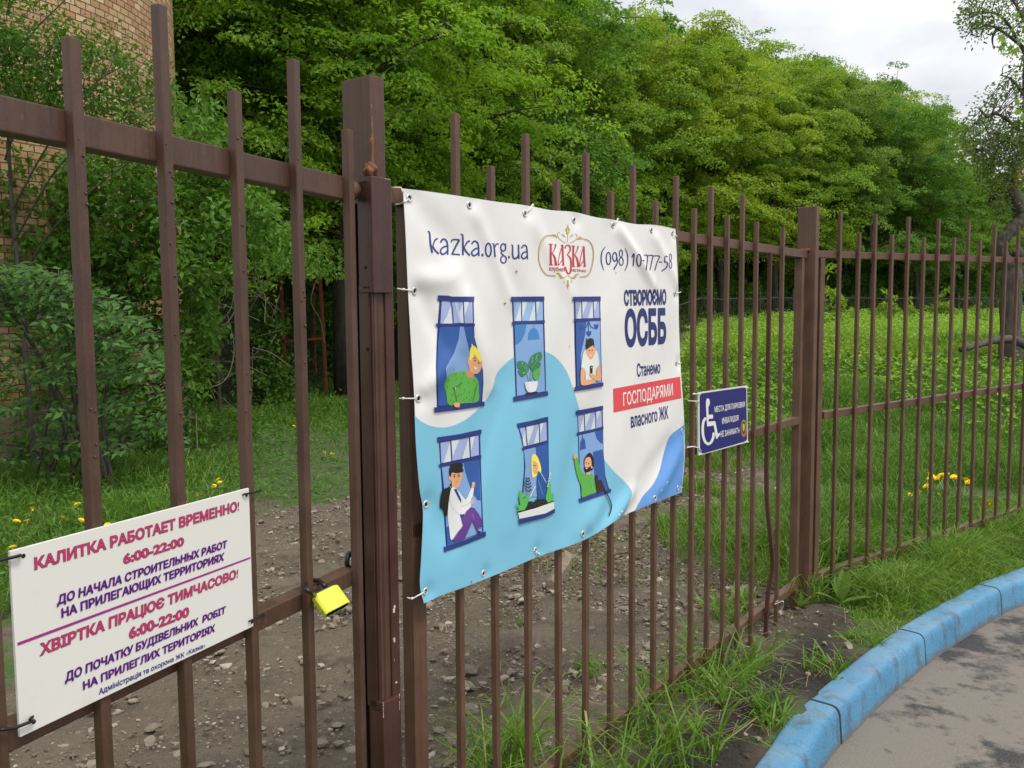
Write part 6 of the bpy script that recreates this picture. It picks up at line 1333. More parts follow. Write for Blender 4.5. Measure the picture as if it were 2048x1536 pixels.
# ------------------------------------------------------------------ rusty wire frame by the tower
def build_frame():
    Y = 16.6
    def P(x, y, dY=0): return at_depth(x, y, Y + dY)
    b0 = P(610, 795); t = empty('rusty_gate_frame', tuple(b0), 'tall rusty red angle-iron frame filled with wire mesh, standing beyond the path', 'gate')
    mt = plain('red_rust', (134, 62, 42), 0.85, 0, 0.45, 14, 0.5)
    def barp(nm, a, b, w, d=0.05):
        a, b = np.array(a), np.array(b); ax = unit(b - a); s = unit(np.cross(ax, [0, 1, 0.0])); f = np.cross(s, ax)
        V = [p + s * i * w / 2 + f * j * d / 2 for p in (a, b) for i, j in ((-1, -1), (1, -1), (1, 1), (-1, 1))]
        G = Geo(); G.add(V, q=[(0, 1, 2, 3), (7, 6, 5, 4), (0, 4, 5, 1), (1, 5, 6, 2), (2, 6, 7, 3), (3, 7, 4, 0)]); return G.obj(nm, mt, t)
    barp('upright', P(561, 540), P(573, 812), .055); barp('upright', P(639, 536), P(653, 782, .4), .055); barp('upright', P(626, 560, .3), P(632, 750, .3), .03, .03)
    barp('crossbar', P(557, 533), P(642, 541), .05); barp('crossbar', P(559, 545), P(640, 550), .03); barp('crossbar', P(566, 683), P(648, 676), .045)
    G = Geo(); A, B, C, D = P(561, 548, .02), P(640, 550, .02), P(651, 775, .3), P(571, 800, .02)
    W, Hh = .82, 2.3; st = .075
    def uv(u, v): return (A * (1 - u) + B * u) * (1 - v) + (D * (1 - u) + C * u) * v
    for k in range(int((W + Hh) / st)):
        c = k * st
        for sg in (1, -1):
            u0, v0 = (c, 0) if c < W else (W, c - W); u1, v1 = (0, c) if c < Hh else (c - Hh, Hh)
            if sg < 0: u0, u1 = W - u0, W - u1
            G.tube([uv(u0 / W, v0 / Hh), uv(u1 / W, v1 / Hh)], .0032, 4, False)
    G.obj('wire_mesh', plain('dull_wire', (70, 72, 66), .6, .4), t)
    # mesh fence running back to the tower
    t2 = empty('wire_fence', tuple(P(480, 800)), 'dark sagging chain-link fence between the brick tower and the rusty frame', 'fence')
    G = Geo(); A, B, C, D = P(430, 600, -2.5), P(560, 560), P(571, 800), P(440, 830, -2.5); W, Hh = 2.8, 2.3; st = .11
    for k in range(int((W + Hh) / st)):
        c = k * st
        for sg in (1, -1):
            u0, v0 = (c, 0) if c < W else (W, c - W); u1, v1 = (0, c) if c < Hh else (c - Hh, Hh)
            if sg < 0: u0, u1 = W - u0, W - u1
            G.tube([uv(u0 / W, v0 / Hh), uv(u1 / W, v1 / Hh)], .003, 4, False)
    G.obj('wire_mesh', bpy.data.materials['dull_wire'], t2)
    G = Geo(); G.tube([A + [0, 0, .05], D - [0, 0, .1]], .03, 8); G.obj('post', BARK, t2)
build_frame()

# ------------------------------------------------------------------ far fence under the wood
def build_farfence():
    pts = [(px, Y) for px, Y in ((1290, 31), (1400, 34), (1560, 38), (1720, 42), (1990, 51))]
    W = np.array([xy(*p) for p in pts]); t = empty('far_fence', (W[1][0], W[1][1], float(hz(*W[1]))), 'dark fence of thin bars far back under the wood', 'fence')
    mt = plain('dark_fence_paint', (58, 54, 50), .7)
    s = np.concatenate([[0], np.cumsum(np.linalg.norm(np.diff(W, axis=0), axis=1))]); L = s[-1]
    def at(u): x = np.interp(u, s, W[:, 0]); y = np.interp(u, s, W[:, 1]); return np.array([x, y, float(hz(x, y))])
    G = Geo()
    for u in np.arange(0, L, .17): p = at(u); G.tube([p - [0, 0, .1], p + [0, 0, 1.22]], .012, 4, False)
    o = G.obj('bars', mt, t); o['kind'] = 'stuff'
    for h in (.25, 1.1):
        G = Geo(); G.tube([at(u) + [0, 0, h] for u in np.linspace(0, L, 24)], .022, 4); G.obj('rail', mt, t)
    for u in np.arange(.5, L, 2.6): p = at(u); G = Geo(); G.tube([p - [0, 0, .1], p + [0, 0, 1.5]], .035, 6); G.obj('post', mt, t)
build_farfence()

# ------------------------------------------------------------------ crooked old tree at the right edge
def build_crooked():
    Y = 14.5
    def P(x, y, dY=0): return at_depth(x, y, Y + dY)
    f = P(2022, 694); f[2] = float(hz(f[0], f[1]))
    t = empty('crooked_apple_tree', tuple(f), 'old crooked tree with dark twisting trunk and a peeled orange scar, at the right edge', 'tree')
    G = Geo(); G.tube(spline([f - [0, 0, .3], f + [0, 0, .1], P(2021, 620), P(2023, 560), P(2022, 528), P(2021, 515)], 6), np.interp(np.linspace(0, 1, 31), [0, .2, .35, .8, 1], [.22, .18, .165, .165, .12]) * (1 + .06 * np.sin(np.arange(31) * 1.1)), 14)
    G.tube(spline([P(2020, 560), P(2004, 505), P(2003, 486), P(2018, 464), P(2034, 446), P(2042, 428), P(2034, 408), P(2023, 385), P(2020, 362), P(2030, 342), P(2042, 322), P(2048, 290), P(2056, 230), P(2052, 150), P(2060, 60)], 5),
           np.interp(np.linspace(0, 1, 71), [0, .1, .3, .5, .62, .8, 1], [.10, .085, .115, .13, .10, .075, .04]) * (1 + .07 * np.sin(np.arange(71) * 1.7)), 12)
    G.tube(spline([P(2030, 500), P(2046, 515), P(2062, 500), P(2080, 440)], 5), np.linspace(.10, .05, 16), 9)
    G.obj('trunk', BARK2, t, True)
    G = Geo(); br_ = [[P(2056, 120), P(2010, 40), P(1970, 25), P(1930, 40)], [P(2054, 100), P(2000, 60), P(1972, 52), P(1940, 62)], [P(1995, 55), P(1985, 75), P(1987, 98)], [P(2058, 60), P(2020, -5), P(1970, -20)], [P(2050, 270), P(2000, 230, -.5), P(1975, 235, -.5), P(1950, 245, -.6)], [P(2046, 300), P(1990, 265, -.8), P(1960, 290, -1), P(1930, 305, -1)], [P(2054, 200), P(2025, 160), P(2000, 150)],
           [P(2040, 330), P(1995, 330, .5), P(1960, 350, .8)], [P(1975, 235, -.5), P(1955, 215, -.5)], [P(2022, 380), P(1990, 395), P(1975, 410)]]
    for b in br_: G.tube(spline(b, 5), np.linspace(.03, .006, (len(b) - 1) * 5 + 1), 5)
    G.obj('limbs', BARK2, t, True)
    G = Geo(); G.tube(spline([P(2046, 326, -.09), P(2036, 345, -.12), P(2031, 362, -.125), P(2029, 380, -.12)], 5), np.interp(np.linspace(0, 1, 16), [0, .5, 1], [.02, .05, .012]), 8); G.obj('peeled_scar', plain('bare_heartwood', (178, 116, 52), .8, 0, .3, 12, .5), t, True)
    cc = np.vstack([cloud_px([(1918, 5), (1990, -40), (2100, -60), (2100, 110), (2040, 100), (1990, 65), (1955, 62), (1925, 60)], 80, 13.8, 15.2, 11), cloud_px([(1950, 210), (1990, 185), (2040, 120), (2100, 100), (2100, 330), (2000, 320), (1945, 300), (1930, 270)], 110, 13.4, 15.4, 12),
                    cloud_px([(1900, 270), (1960, 225), (2060, 250), (2060, 360), (1990, 380), (1950, 330), (1910, 320)], 85, 13.4, 15, 13), cloud_px([(1930, 30), (1960, 20), (1975, 60), (1940, 68)], 5, 14, 14.6, 14), cloud_px([(1975, 340), (2010, 320), (2015, 420), (1985, 430)], 30, 13.5, 15, 15)])
    lim = np.vstack([spline(b, 6) for b in br_]); G = Geo()
    for p in cc:
        q = lim[np.argmin(np.linalg.norm(lim - p, axis=1) + .25 * rng.uniform(size=len(lim)))]
        if np.linalg.norm(q - p) < 1.6: G.tube(spline([q, (p + q) / 2 + rnd(3) * .06 + [0, 0, .05], p], 3), np.linspace(.009, .003, 7), 4, False)
    G.obj('twigs', BARK2, t, True)
    a, d, n = sprays(cc, unit(rnd(len(cc), 3)), .24 * rng.uniform(.6, 1.4, len(cc)), 26, .45, .8, .4, .5, .7)
    link('crown', leaf_mesh('crown', a, d, n, .066 * rng.uniform(.6, 1.2, len(a)), .034 * rng.uniform(.7, 1.2, len(a))), LEAF_F, t)
    cb = cloud_px([(1895, 270), (1990, 255), (2010, 340), (1960, 350), (1900, 330)], 26, 13.2, 14.0, 16)
    a, d, n = sprays(cb, unit(rnd(len(cb), 3)), .05, 5, .5, .2, .3, .8, 1.0)
    o = link('blossom', leaf_mesh('blossom', a, d, n, .034, .030), plain('white_petal', (232, 226, 222), .7), t); o['kind'] = 'stuff'
    # fallen limb in the grass
    f2 = P(1985, 690, -.9); f2[2] = float(hz(f2[0], f2[1])); t2 = empty('fallen_limb', tuple(f2), 'dark dead limb lying in the grass at the foot of the crooked tree', 'branch')
    G = Geo(); G.tube(spline([P(1921, 699, -1.0), P(1945, 693, -.9), P(1985, 682, -.7), P(2020, 679, -.6), P(2050, 688, -.7), P(2090, 700, -.8)], 6), np.linspace(.045, .085, 31) * (1 + .12 * np.sin(np.arange(31) * 1.9)), 9); G.obj('wood', BARK2, t2, True)
build_crooked()

# ------------------------------------------------------------------ maple twigs reaching in from the right
def build_maple():
    t = empty('maple_branch', tuple(at_depth(2230, 60, 7.2)), 'bright green broad-lobed maple leaves hanging into the top right corner', 'branch')
    lob = []
    for k, (an, r) in enumerate(((-150, .42), (-118, .30), (-100, .72), (-72, .40), (-52, .62), (-42, .95), (-26, .45), (-12, .62), (0, 1.15), (12, .62), (26, .45), (42, .95), (52, .62), (72, .40), (100, .72), (118, .30), (150, .42))):
        lob.append((math.cos(R(an)) * r, math.sin(R(an)) * r))
    lob.append((-.12, 0)); G = Geo(); Tw = Geo()
    cl = [((2000, 28), (2090, 108), 26), ((2030, 188), (2100, 236), 12), ((2036, 125), (2100, 165), 7), ((2060, 20), (2180, 240), 40)]
    for (x0, y0), (x1, y1), k in cl:
        for _ in range(k):
            p = at_depth(rng.uniform(x0, x1), rng.uniform(y0, y1), rng.uniform(6.7, 7.5)); n = unit(np.array([-.1, -.75, .6]) + rnd(3) * .45); d = unit(np.array([-.5, -.1, -.9]) + rnd(3) * .45)
            s = unit(np.cross(n, d)); d = np.cross(s, n); sz_ = rng.uniform(.045, .068)
            V = [p + d * a * sz_ + s * b * sz_ - n * (a * a + b * b) * sz_ * .18 for a, b in lob] + [p]
            m_ = len(lob); G.add(V, t=[(i, (i + 1) % m_, m_) for i in range(m_)]); Tw.tube([p - d * .01, p - d * .05 + [.03, 0, .04]], .0016, 4, False)
    G.obj('leaves', leafmat('big_maple_leaf', (.14, .26, .025), (.24, .38, .045), .45, None, 3.0), t)
    for b in ([(2230, 60), (2120, 30), (2050, 40), (2015, 70)], [(2230, 60), (2120, 150), (2060, 200), (2040, 215)], [(2160, 110), (2080, 130), (2050, 145)]): Tw.tube(spline([at_depth(x, y, 7.15) for x, y in b], 6), .006, 5)
    Tw.obj('twigs', BARK2, t, True)
build_maple()

# ------------------------------------------------------------------ grass, weeds, flowers, stones
def blades(name, X, Y, h, w, lean, mt, z=None, kind='stuff', seglean=None):
    N = len(X); base = np.stack([X, Y, hz(X, Y) - 0.015 if z is None else z], 1)
    az = rng.uniform(0, 2 * np.pi, N); ld = np.stack([np.cos(az), np.sin(az), np.zeros(N)], 1)
    fa = rng.uniform(0, 2 * np.pi, N); sd_ = np.stack([np.cos(fa), np.sin(fa), np.zeros(N)], 1) * (w * .5)[:, None]
    L = (lean * h)[:, None]; up = np.array([0, 0, 1.0])
    m1 = base + up * (h * .42)[:, None] + ld * L * .18; m2 = base + up * (h * .78)[:, None] + ld * L * .55; tip = base + up * (h * (1 - .25 * np.minimum(lean, 1.4)))[:, None] + ld * L
    V = np.stack([base - sd_, base + sd_, m1 - sd_ * .95, m1 + sd_ * .95, m2 - sd_ * .7, m2 + sd_ * .7, tip], 1).reshape(-1, 3)
    i = np.arange(N)[:, None] * 7
    q = np.concatenate([i + np.array([[0, 1, 3, 2]]), i + np.array([[2, 3, 5, 4]])]); t = i + np.array([[4, 5, 6]])
    o = link(name, np_mesh(name, V, [q, t]), mt)
    if kind: tag(o, kind=kind)
    return o
GRASS = leafmat('grass_blade', (0.058, 0.145, 0.020), (0.165, 0.320, 0.042), 0.38, (0.34, 0.36, 0.14), 0.9, 0.42)
GRASS2 = leafmat('fresh_grass_blade', (0.070, 0.165, 0.018), (0.200, 0.350, 0.042), 0.36, (0.42, 0.37, 0.17), 1.2, 0.42)
MEADOW = leafmat('meadow_grass', (0.130, 0.260, 0.024), (0.320, 0.480, 0.055), 0.42, (0.46, 0.50, 0.14), 0.5, 0.5)
WEED = leafmat('meadow_weed', (0.115, 0.260, 0.028), (0.300, 0.490, 0.060), 0.40, (0.44, 0.50, 0.14), 0.8)
STRAW = plain('dry_straw', (150, 132, 100), .8, 0, .4, 6)
def scatter(a0, a1, y0, y1, n, pw=1.0):
    u = rng.uniform(0, 1, n); Yv = (y0 ** (2 - pw) + u * (y1 ** (2 - pw) - y0 ** (2 - pw))) ** (1 / (2 - pw)); a = rng.uniform(a0, a1, n); return a * Yv, Yv
def keepgrass(X, Y, bias=0.0):
    dm = dirtmask(X, Y); k = rng.uniform(0, 1, len(X)) > np.clip(dm * 1.05 - bias, 0, 1) ** 1.3
    s = side_of(kfrE, X, Y); k &= s < -0.15; return X[k], Y[k]
def build_grass():
    # meadow behind the right panel, near part
    X, Y = scatter(.16, .66, 5.2, 16.5, 105000, .7); fr = (np.stack([X, Y], 1) - FB.o[:2]) @ FB.n[:2]; X, Y = X[fr < .5], Y[fr < .5]
    X, Y = keepgrass(X, Y); cl = vnoise(X, Y, 1.1, 11); h = (.08 + .36 * cl ** 1.4) * rng.uniform(.5, 1.25, len(X)) * (0.75 + .25 * sstep(.2, .4, X / Y))
    bare = sstep(.25, 0, np.hypot((X - on_ground(1930, 985)[0]) / 1.4, Y - on_ground(1930, 985)[1]) - .15); k = rng.uniform(size=len(X)) > bare * .9; X, Y, h = X[k], Y[k], h[k]
    dc = on_ground(1897, 968); h = h * (1 - .72 * np.exp(-((X - dc[0]) ** 2 + (Y - dc[1] + .35) ** 2) / .55))
    blades('meadow_grass', X, Y, h, rng.uniform(.005, .010, len(X)) * (.6 + Y / 14), rng.uniform(.15, 1.2, len(X)), GRASS)
    X, Y = scatter(.14, .66, 15, 43, 90000, .6); cl = vnoise(X, Y, .6, 12)
    k = dirtmask(X, Y) < .4; X, Y, cl = X[k], Y[k], cl[k]
    blades('far_meadow_grass', X, Y, (.16 + .26 * cl) * rng.uniform(.5, 1.2, len(X)), rng.uniform(.016, .030, len(X)) * (.6 + Y / 40), rng.uniform(.2, 1.2, len(X)), MEADOW)
    # broad leaves mixed in
    X, Y = scatter(.15, .66, 9.5, 43, 46000, .7); cl = vnoise(X, Y, .9, 13); k = (cl > .42 - .12 * sstep(14, 26, Y)) & (dirtmask(X, Y) < .4); X, Y = X[k], Y[k]; N = len(X)
    c = np.stack([X, Y, hz(X, Y) + rng.uniform(.04, .40, N) * (.35 + 1.3 * vnoise(X, Y, .5, 14))], 1)
    o = link('meadow_weeds', leaf_mesh('meadow_weeds', c, unit(rnd(N, 3) * [1, 1, .4]), unit(rnd(N, 3) * .5 + [0, -.2, 1]), rng.uniform(.05, .11, N) * (.6 + Y / 30), rng.uniform(.03, .055, N) * (.6 + Y / 30)), WEED); tag(o, kind='stuff')
    # left side
    X, Y = scatter(-.74, .14, 4.6, 22, 105000, .9); X, Y = keepgrass(X, Y, .08); px = 1024 + F * X / Y; worn = sstep(380, 560, px) * sstep(14, 11, Y)
    k = rng.uniform(size=len(X)) > worn * .55; X, Y, worn = X[k], Y[k], worn[k]
    h = (.06 + .22 * vnoise(X, Y, 1.3, 15)) * rng.uniform(.5, 1.2, len(X)) * (1 - .72 * worn)
    blades('left_grass', X, Y, h, rng.uniform(.005, .010, len(X)) * (.6 + Y / 14), rng.uniform(.2, 1.3, len(X)), GRASS)
    X, Y = scatter(-.74, -.10, 4.6, 14, 11000, .9); X, Y = keepgrass(X, Y, .0); N = len(X); c = np.stack([X, Y, hz(X, Y) + rng.uniform(.02, .12, N)], 1)
    o = link('left_weeds', leaf_mesh('left_weeds', c, unit(rnd(N, 3) * [1, 1, .4]), unit(rnd(N, 3) * .5 + [0, -.2, 1]), rng.uniform(.035, .08, N), rng.uniform(.018, .035, N)), LEAF_D); tag(o, kind='stuff')
    q0 = gp((-60, 930), (40, 930), (60, 1130), (40, 1240), (-60, 1240)); Q = rng.uniform(q0.min(0), q0.max(0), (1600, 2)); N = len(Q); c = np.stack([Q[:, 0], Q[:, 1], hz(Q[:, 0], Q[:, 1]) + rng.uniform(.01, .14, N)], 1)
    o = link('dandelion_leaves', leaf_mesh('dandelion_leaves', c, unit(rnd(N, 3) * [1, 1, .4]), unit(rnd(N, 3) * .5 + [0, -.2, 1]), rng.uniform(.05, .10, N), rng.uniform(.018, .03, N)), LEAF_D); tag(o, kind='stuff')
    # verge between fence and kerb
    pts = []
    V = gp((1640, 1185), (1740, 1130), (1850, 1095), (2100, 985), (2160, 1120), (2048, 1134), (1960, 1180), (1830, 1255), (1760, 1300), (1735, 1240), (1700, 1215))
    lo, hi = V.min(0), V.max(0); Q = rng.uniform(lo, hi, (90000, 2)); k = poly_sd(V, Q[:, 0], Q[:, 1]) > -.06 + .12 * (vnoise(Q[:, 0], Q[:, 1], 6, 16) - .5); Q = Q[k]; X, Y = Q[:, 0], Q[:, 1]; k = side_of(kfrE, X, Y) < -.125; X, Y = X[k], Y[k]
    X, Y = X[:34000], Y[:34000]
    edge = np.clip(poly_sd(V, X, Y) / .25, .25, 1); h = (.11 + .20 * vnoise(X, Y, 2.5, 17)) * rng.uniform(.5, 1.25, len(X)) * edge
    blades('verge_grass', X, Y, h, rng.uniform(.003, .007, len(X)), rng.uniform(.3, 1.7, len(X)), GRASS2)
    # sparse seedlings in bare ground
    D = gp((860, 1120), (1400, 930), (1600, 1100), (1700, 1260), (1560, 1500), (1100, 1700), (900, 1400)); lo, hi = D.min(0), D.max(0)
    Q = rng.uniform(lo, hi, (9000, 2)); m_ = vnoise(Q[:, 0], Q[:, 1], 2.3, 18); k = in_poly(D, Q[:, 0], Q[:, 1]) & (m_ > .62) & (side_of(kfrE, Q[:, 0], Q[:, 1]) < -.16); Q = Q[k]
    blades('sprouting_grass', Q[:, 0], Q[:, 1], rng.uniform(.02, .10, len(Q)), rng.uniform(.003, .006, len(Q)), rng.uniform(.4, 1.6, len(Q)), GRASS2)
    D2 = gp((1370, 880), (1590, 900), (1600, 1190), (1370, 1150), (1300, 1050)); lo, hi = D2.min(0), D2.max(0); Q = rng.uniform(lo, hi, (30000, 2)); m_ = vnoise(Q[:, 0], Q[:, 1], 1.9, 19); fr = (Q - FB.o[:2]) @ FB.n[:2]
    k = in_poly(D2, Q[:, 0], Q[:, 1]) & (m_ > .47) & (fr < 0.1); Q = Q[k]; blades('patchy_grass', Q[:, 0], Q[:, 1], rng.uniform(.04, .20, len(Q)) * (vnoise(Q[:, 0], Q[:, 1], 1.9, 19) + .3), rng.uniform(.004, .008, len(Q)), rng.uniform(.3, 1.5, len(Q)), GRASS2)
    # straw litter
    D = gp((860, 1120), (1400, 900), (1600, 1100), (1720, 1260), (1560, 1500), (900, 1600)); lo, hi = D.min(0), D.max(0); Q = rng.uniform(lo, hi, (2600, 2)); k = in_poly(D, Q[:, 0], Q[:, 1]) & (vnoise(Q[:, 0], Q[:, 1], 1.4, 20) > .45) & (side_of(kfrE, Q[:, 0], Q[:, 1]) < -.16); Q = Q[k]
    G = Geo()
    for x, y in Q:
        a = rng.uniform(0, 6.28); l = rng.uniform(.02, .09); dd = np.array([math.cos(a), math.sin(a), rng.normal(0, .15)]) * l; p = np.array([x, y, float(hz(x, y)) + .012]); s = np.array([-dd[1], dd[0], 0]) / l * .0010
        G.add([p - dd - s, p - dd + s, p + dd * .3 + s + [0, 0, .006], p + dd * .3 - s + [0, 0, .006], p + dd + s, p + dd - s], q=[(0, 1, 2, 3), (3, 2, 4, 5)])
    tag(G.obj('straw_litter', STRAW), kind='stuff')
    Q = rng.uniform(lo - .2, hi + .2, (5200, 2)); fr = (Q - FB.o[:2]) @ FB.n[:2]; dn = vnoise(Q[:, 0], Q[:, 1], 1.3, 23)
    k = (dirtmask(Q[:, 0], Q[:, 1]) > .35) & (dn > .42) & (rng.uniform(size=len(Q)) < np.where(fr < 0, 1, .3)) & (side_of(kfrE, Q[:, 0], Q[:, 1]) < -.16); Q = Q[k]; N = len(Q)
    c = np.stack([Q[:, 0], Q[:, 1], hz(Q[:, 0], Q[:, 1]) + .018], 1)
    dl, nt, b = newmat('dead_leaf'); ge = nt.nodes.new('ShaderNodeNewGeometry'); nt.links.new(ramp(nt, ge.outputs['Random Per Island'], [(0, (.06, .040, .026)), (.6, (.15, .10, .06)), (1, (.27, .20, .13))]), b.inputs['Base Color']); b.inputs['Roughness'].default_value = .8
    tag(link('leaf_litter', leaf_mesh('leaf_litter', c, rnd(N, 3) * [1, 1, .15], rnd(N, 3) * .35 + [0, 0, 1], rng.uniform(.015, .045, N), rng.uniform(.010, .024, N), .3), dl), kind='stuff')
build_grass()
def tuft_at(x, y, n, rad, h, label, mt=None, name='grass_tuft', w=(.005, .011), lean=(.4, 1.9), group='long grass tufts along the fence foot'):
    p = on_ground(x, y); r = np.sqrt(rng.uniform(0, 1, n)) * rad; a = rng.uniform(0, 6.28, n); X = p[0] + np.cos(a) * r; Y = p[1] + np.sin(a) * r
    o = blades(name, X, Y, h * rng.uniform(.45, 1.15, n), rng.uniform(*w, n), rng.uniform(*lean, n), mt or GRASS2, None, None)
    return tag(o, label, 'grass tuft', group)
def build_tufts():
    for x, y, n, r, h, lab in ((985, 1560, 60, .10, .30, 'tall grass tuft at the bottom edge under the banner left of centre'), (1040, 1530, 55, .06, .34, 'upright broad-bladed grass tuft at the bottom edge between two bars'),
                               (1200, 1610, 90, .20, .30, 'thick long grass at the bottom edge outside the fence'), (1325, 1500, 120, .20, .30, 'large arching grass tuft at the foot of the fence, below the banner corner'),
                               (1432, 1385, 95, .15, .26, 'arching grass tuft at the foot of the fence near the wet soil'), (1480, 1335, 60, .12, .24, 'grass tuft by the bottom rail left of the bent bar'), (1530, 1420, 40, .07, .16, 'small pale grass tuft beside the blue kerb'),
                               (1545, 1450, 50, .06, .13, 'fine bright grass tuft touching the kerb'), (1600, 1200, 130, .10, .24, 'wispy grass at the foot of the corner post'), (1700, 1130, 240, .22, .32, 'tall dark grass clump behind the second panel, beside the stile'),
                               (1640, 1180, 110, .12, .26, 'grass clump between the corner post and the dock plant'), (1450, 1100, 70, .08, .24, 'upright weedy tuft in the bare ground behind the fence'), (1340, 1400, 55, .14, .20, 'grass tuft just inside the bottom rail'),
                               (1180, 1340, 50, .10, .12, 'low sprouting tuft among the stones behind the fence'), (1460, 1235, 70, .14, .18, 'leafy tuft inside the fence near the bent bar'), (1650, 1330, 60, .10, .10, 'short grass along the inner kerb edge'), (1720, 1285, 70, .10, .10, 'short grass where the verge meets the bare soil')):
        tuft_at(x, y, n, r, h, lab)
    # broad-leaved rosettes
    LV = leafmat('dock_leaf', (.115, .22, .035), (.20, .33, .06), .3, None, 4)
    def dock(x, y, k, L, lab):
        p = on_ground(x, y); t = empty('dock_plant', tuple(p), lab, 'plant', 'broad-leaved weeds'); G = Geo()
        for i in range(k):
            a = i * 2.4 + rng.uniform(-.3, .3); o = np.array([math.cos(a), math.sin(a), 0]); s = np.cross([0, 0, 1.0], o); l = L * rng.uniform(.7, 1.15); el = rng.uniform(.55, 1.3)
            tt = np.linspace(0, 1, 7); C = p + np.outer(tt, o) * l * math.cos(el) + np.outer(l * (math.sin(el) * tt - .35 * tt ** 2 * (1.4 - el)), [0, 0, 1])
            wv = l * .15 * np.sin(np.pi * np.clip(tt * .92 + .08, 0, 1)) ** .8 * np.where(tt < .2, .4, 1); V = np.concatenate([C - s * wv[:, None] + [0, 0, .006], C - [0, 0, .002], C + s * wv[:, None] + [0, 0, .006]])
            G.add(V, q=[(j, j + 1, 7 + j + 1, 7 + j) for j in range(6)] + [(7 + j, 7 + j + 1, 14 + j + 1, 14 + j) for j in range(6)])
        G.obj('leaves', LV, t, True)
    dock(1683, 1208, 7, .20, 'rosette of long pale green leaves between the corner post and the kerb'); dock(1393, 1468, 6, .09, 'small broad-leaved weed in bare soil at the bottom'); dock(1445, 1410, 5, .07, 'little light green weed right of the arching tuft')
    dock(1668, 1365, 6, .06, 'small parsley-like weed against the kerb edge'); dock(1490, 1215, 7, .16, 'broad-leaved weed behind the bars left of the corner post'); dock(1560, 1120, 6, .16, 'dark green weed with big leaves behind the bent bar'); dock(1600, 1215, 6, .10, 'yellowing weed at the foot of the corner post')
build_tufts()
def build_dandelions():
    YE = plain('dandelion_yellow', (252, 216, 20), .7, 0, .12, 60); ST = plain('dandelion_stem', (130, 150, 80), .6)
    G = Geo()
    for ring_, (k, r, z, tl) in enumerate(((18, .021, .0, .006), (14, .016, .003, .008), (9, .009, .006, .006))):
        for i in range(k):
            a = (i + .5 * (ring_ % 2)) / k * 2 * np.pi; o = np.array([math.cos(a), math.sin(a), 0]); s = np.array([-o[1], o[0], 0])
            G.add([np.array([0, 0, z]) + o * .002 - s * .0012, np.array([0, 0, z]) + o * .002 + s * .0012, o * r + s * .0026 + [0, 0, z + tl], o * r - s * .0026 + [0, 0, z + tl]], q=[(0, 1, 2, 3)])
    G.tube([[0, 0, -.010], [0, 0, .001]], [.004, .006], 8); hm = G.mesh('flower_head'); hm.materials.append(YE)
    G = Geo(); G.tube([[0, 0, -1], [.02, .01, -.5], [0, 0, 0]], .0022, 5); sm_ = G.mesh('stem', True); sm_.materials.append(ST)
    n_ = [0]
    def dand(x, y, hgt, lab, grp, s=1.0, Y=None):
        d = ray(x, y)
        if Y is None:
            p = on_ground(x, y, GZ + hgt)
            for _ in range(12): p = on_ground(x, y, float(hz(p[0], p[1])) + hgt)
        else: p = at_depth(x, y, Y)
        if not np.isfinite(p).all() or p[1] < 2 or p[1] > 45: return
        t = empty('dandelion', tuple(p), lab, 'dandelion', grp); t.scale = (s,) * 3; t.rotation_euler = (rng.uniform(.1, .7), rng.uniform(-.4, .4), rng.uniform(0, 6.28))
        h = bpy.data.objects.new('flower_head', hm); col.objects.link(h); h.parent = t
        st = bpy.data.objects.new('stem', sm_); col.objects.link(st); st.parent = t; st.scale = (1, 1, hgt / s * 1.05); st.rotation_euler = (-t.rotation_euler[0], 0, 0)
    A = 'yellow dandelion among the grass left of the worn path, above the white notice'
    for x, y in ((175, 935), (173, 926), (148, 955), (136, 950), (65, 1019), (155, 1010), (148, 1018), (163, 1042), (33, 1044), (54, 1043), (124, 1037), (25, 1096), (215, 1052), (205, 905)): dand(x, y, .10, A, 'dandelions left of the path', 1.35)
    for x, y in ((436, 960), (440, 966), (428, 973), (395, 990)): dand(x, y, .10, 'yellow dandelion in the small cluster above the right end of the white notice', 'dandelions above the notice', 1.25)
    for x, y in ((442, 816), (458, 812), (588, 853), (663, 858), (650, 905), (480, 928), (665, 908)): dand(x, y, .08, 'distant yellow dandelion in the grass below the rusty frame', 'dandelions near the rusty frame', 1.3)
    for x, y in ((1859, 949), (1861, 958), (1884, 951), (1892, 950), (1908, 955), (1917, 955), (1931, 961), (1941, 970), (1854, 973), (1876, 957), (1863, 953), (1938, 965), (1888, 955), (1912, 957)): dand(x, y, .22, 'yellow dandelion in the dense clump behind the right-hand bars', 'dandelion clump behind the right panel', 1.5)
    dand(1979, 1007, .16, 'large yellow dandelion standing alone near the bottom rail at the right', None, 1.6)
    for x, y in ((1819, 990), (1963, 996), (1878, 990), (1840, 985)): dand(x, y, .10, 'small yellow dandelion beside the dense clump at the right', 'dandelions beside the clump', 1.1)
    for k in range(70):
        x = rng.uniform(1370, 2040); y = 650 + 130 * rng.uniform() ** 2.0 + (0 if x > 1420 else 15)
        if 1580 < x < 1660: continue
        dand(x, y, rng.uniform(.25, .4), 'tiny yellow dandelion speck in the far meadow', 'far dandelions in the meadow', 1.7)
build_dandelions()
def stone_mesh(seed, flat):
    r = np.random.default_rng(seed); bm = bmesh.new(); bmesh.ops.create_icosphere(bm, subdivisions=2, radius=1)
    pl = [(unit(r.normal(size=3)), r.uniform(.55, .9)) for _ in range(9)]
    for v in bm.verts:
        q = np.array(v.co)
        for n, d in pl:
            e = q @ n - d
            if e > 0: q = q - n * e * .92
        q *= 1 + .06 * r.normal(); v.co = Vector(q * [1, r.uniform(.98, 1.02) * .75, flat])
    me = bpy.data.meshes.new('stone'); bm.to_mesh(me); bm.free(); return me
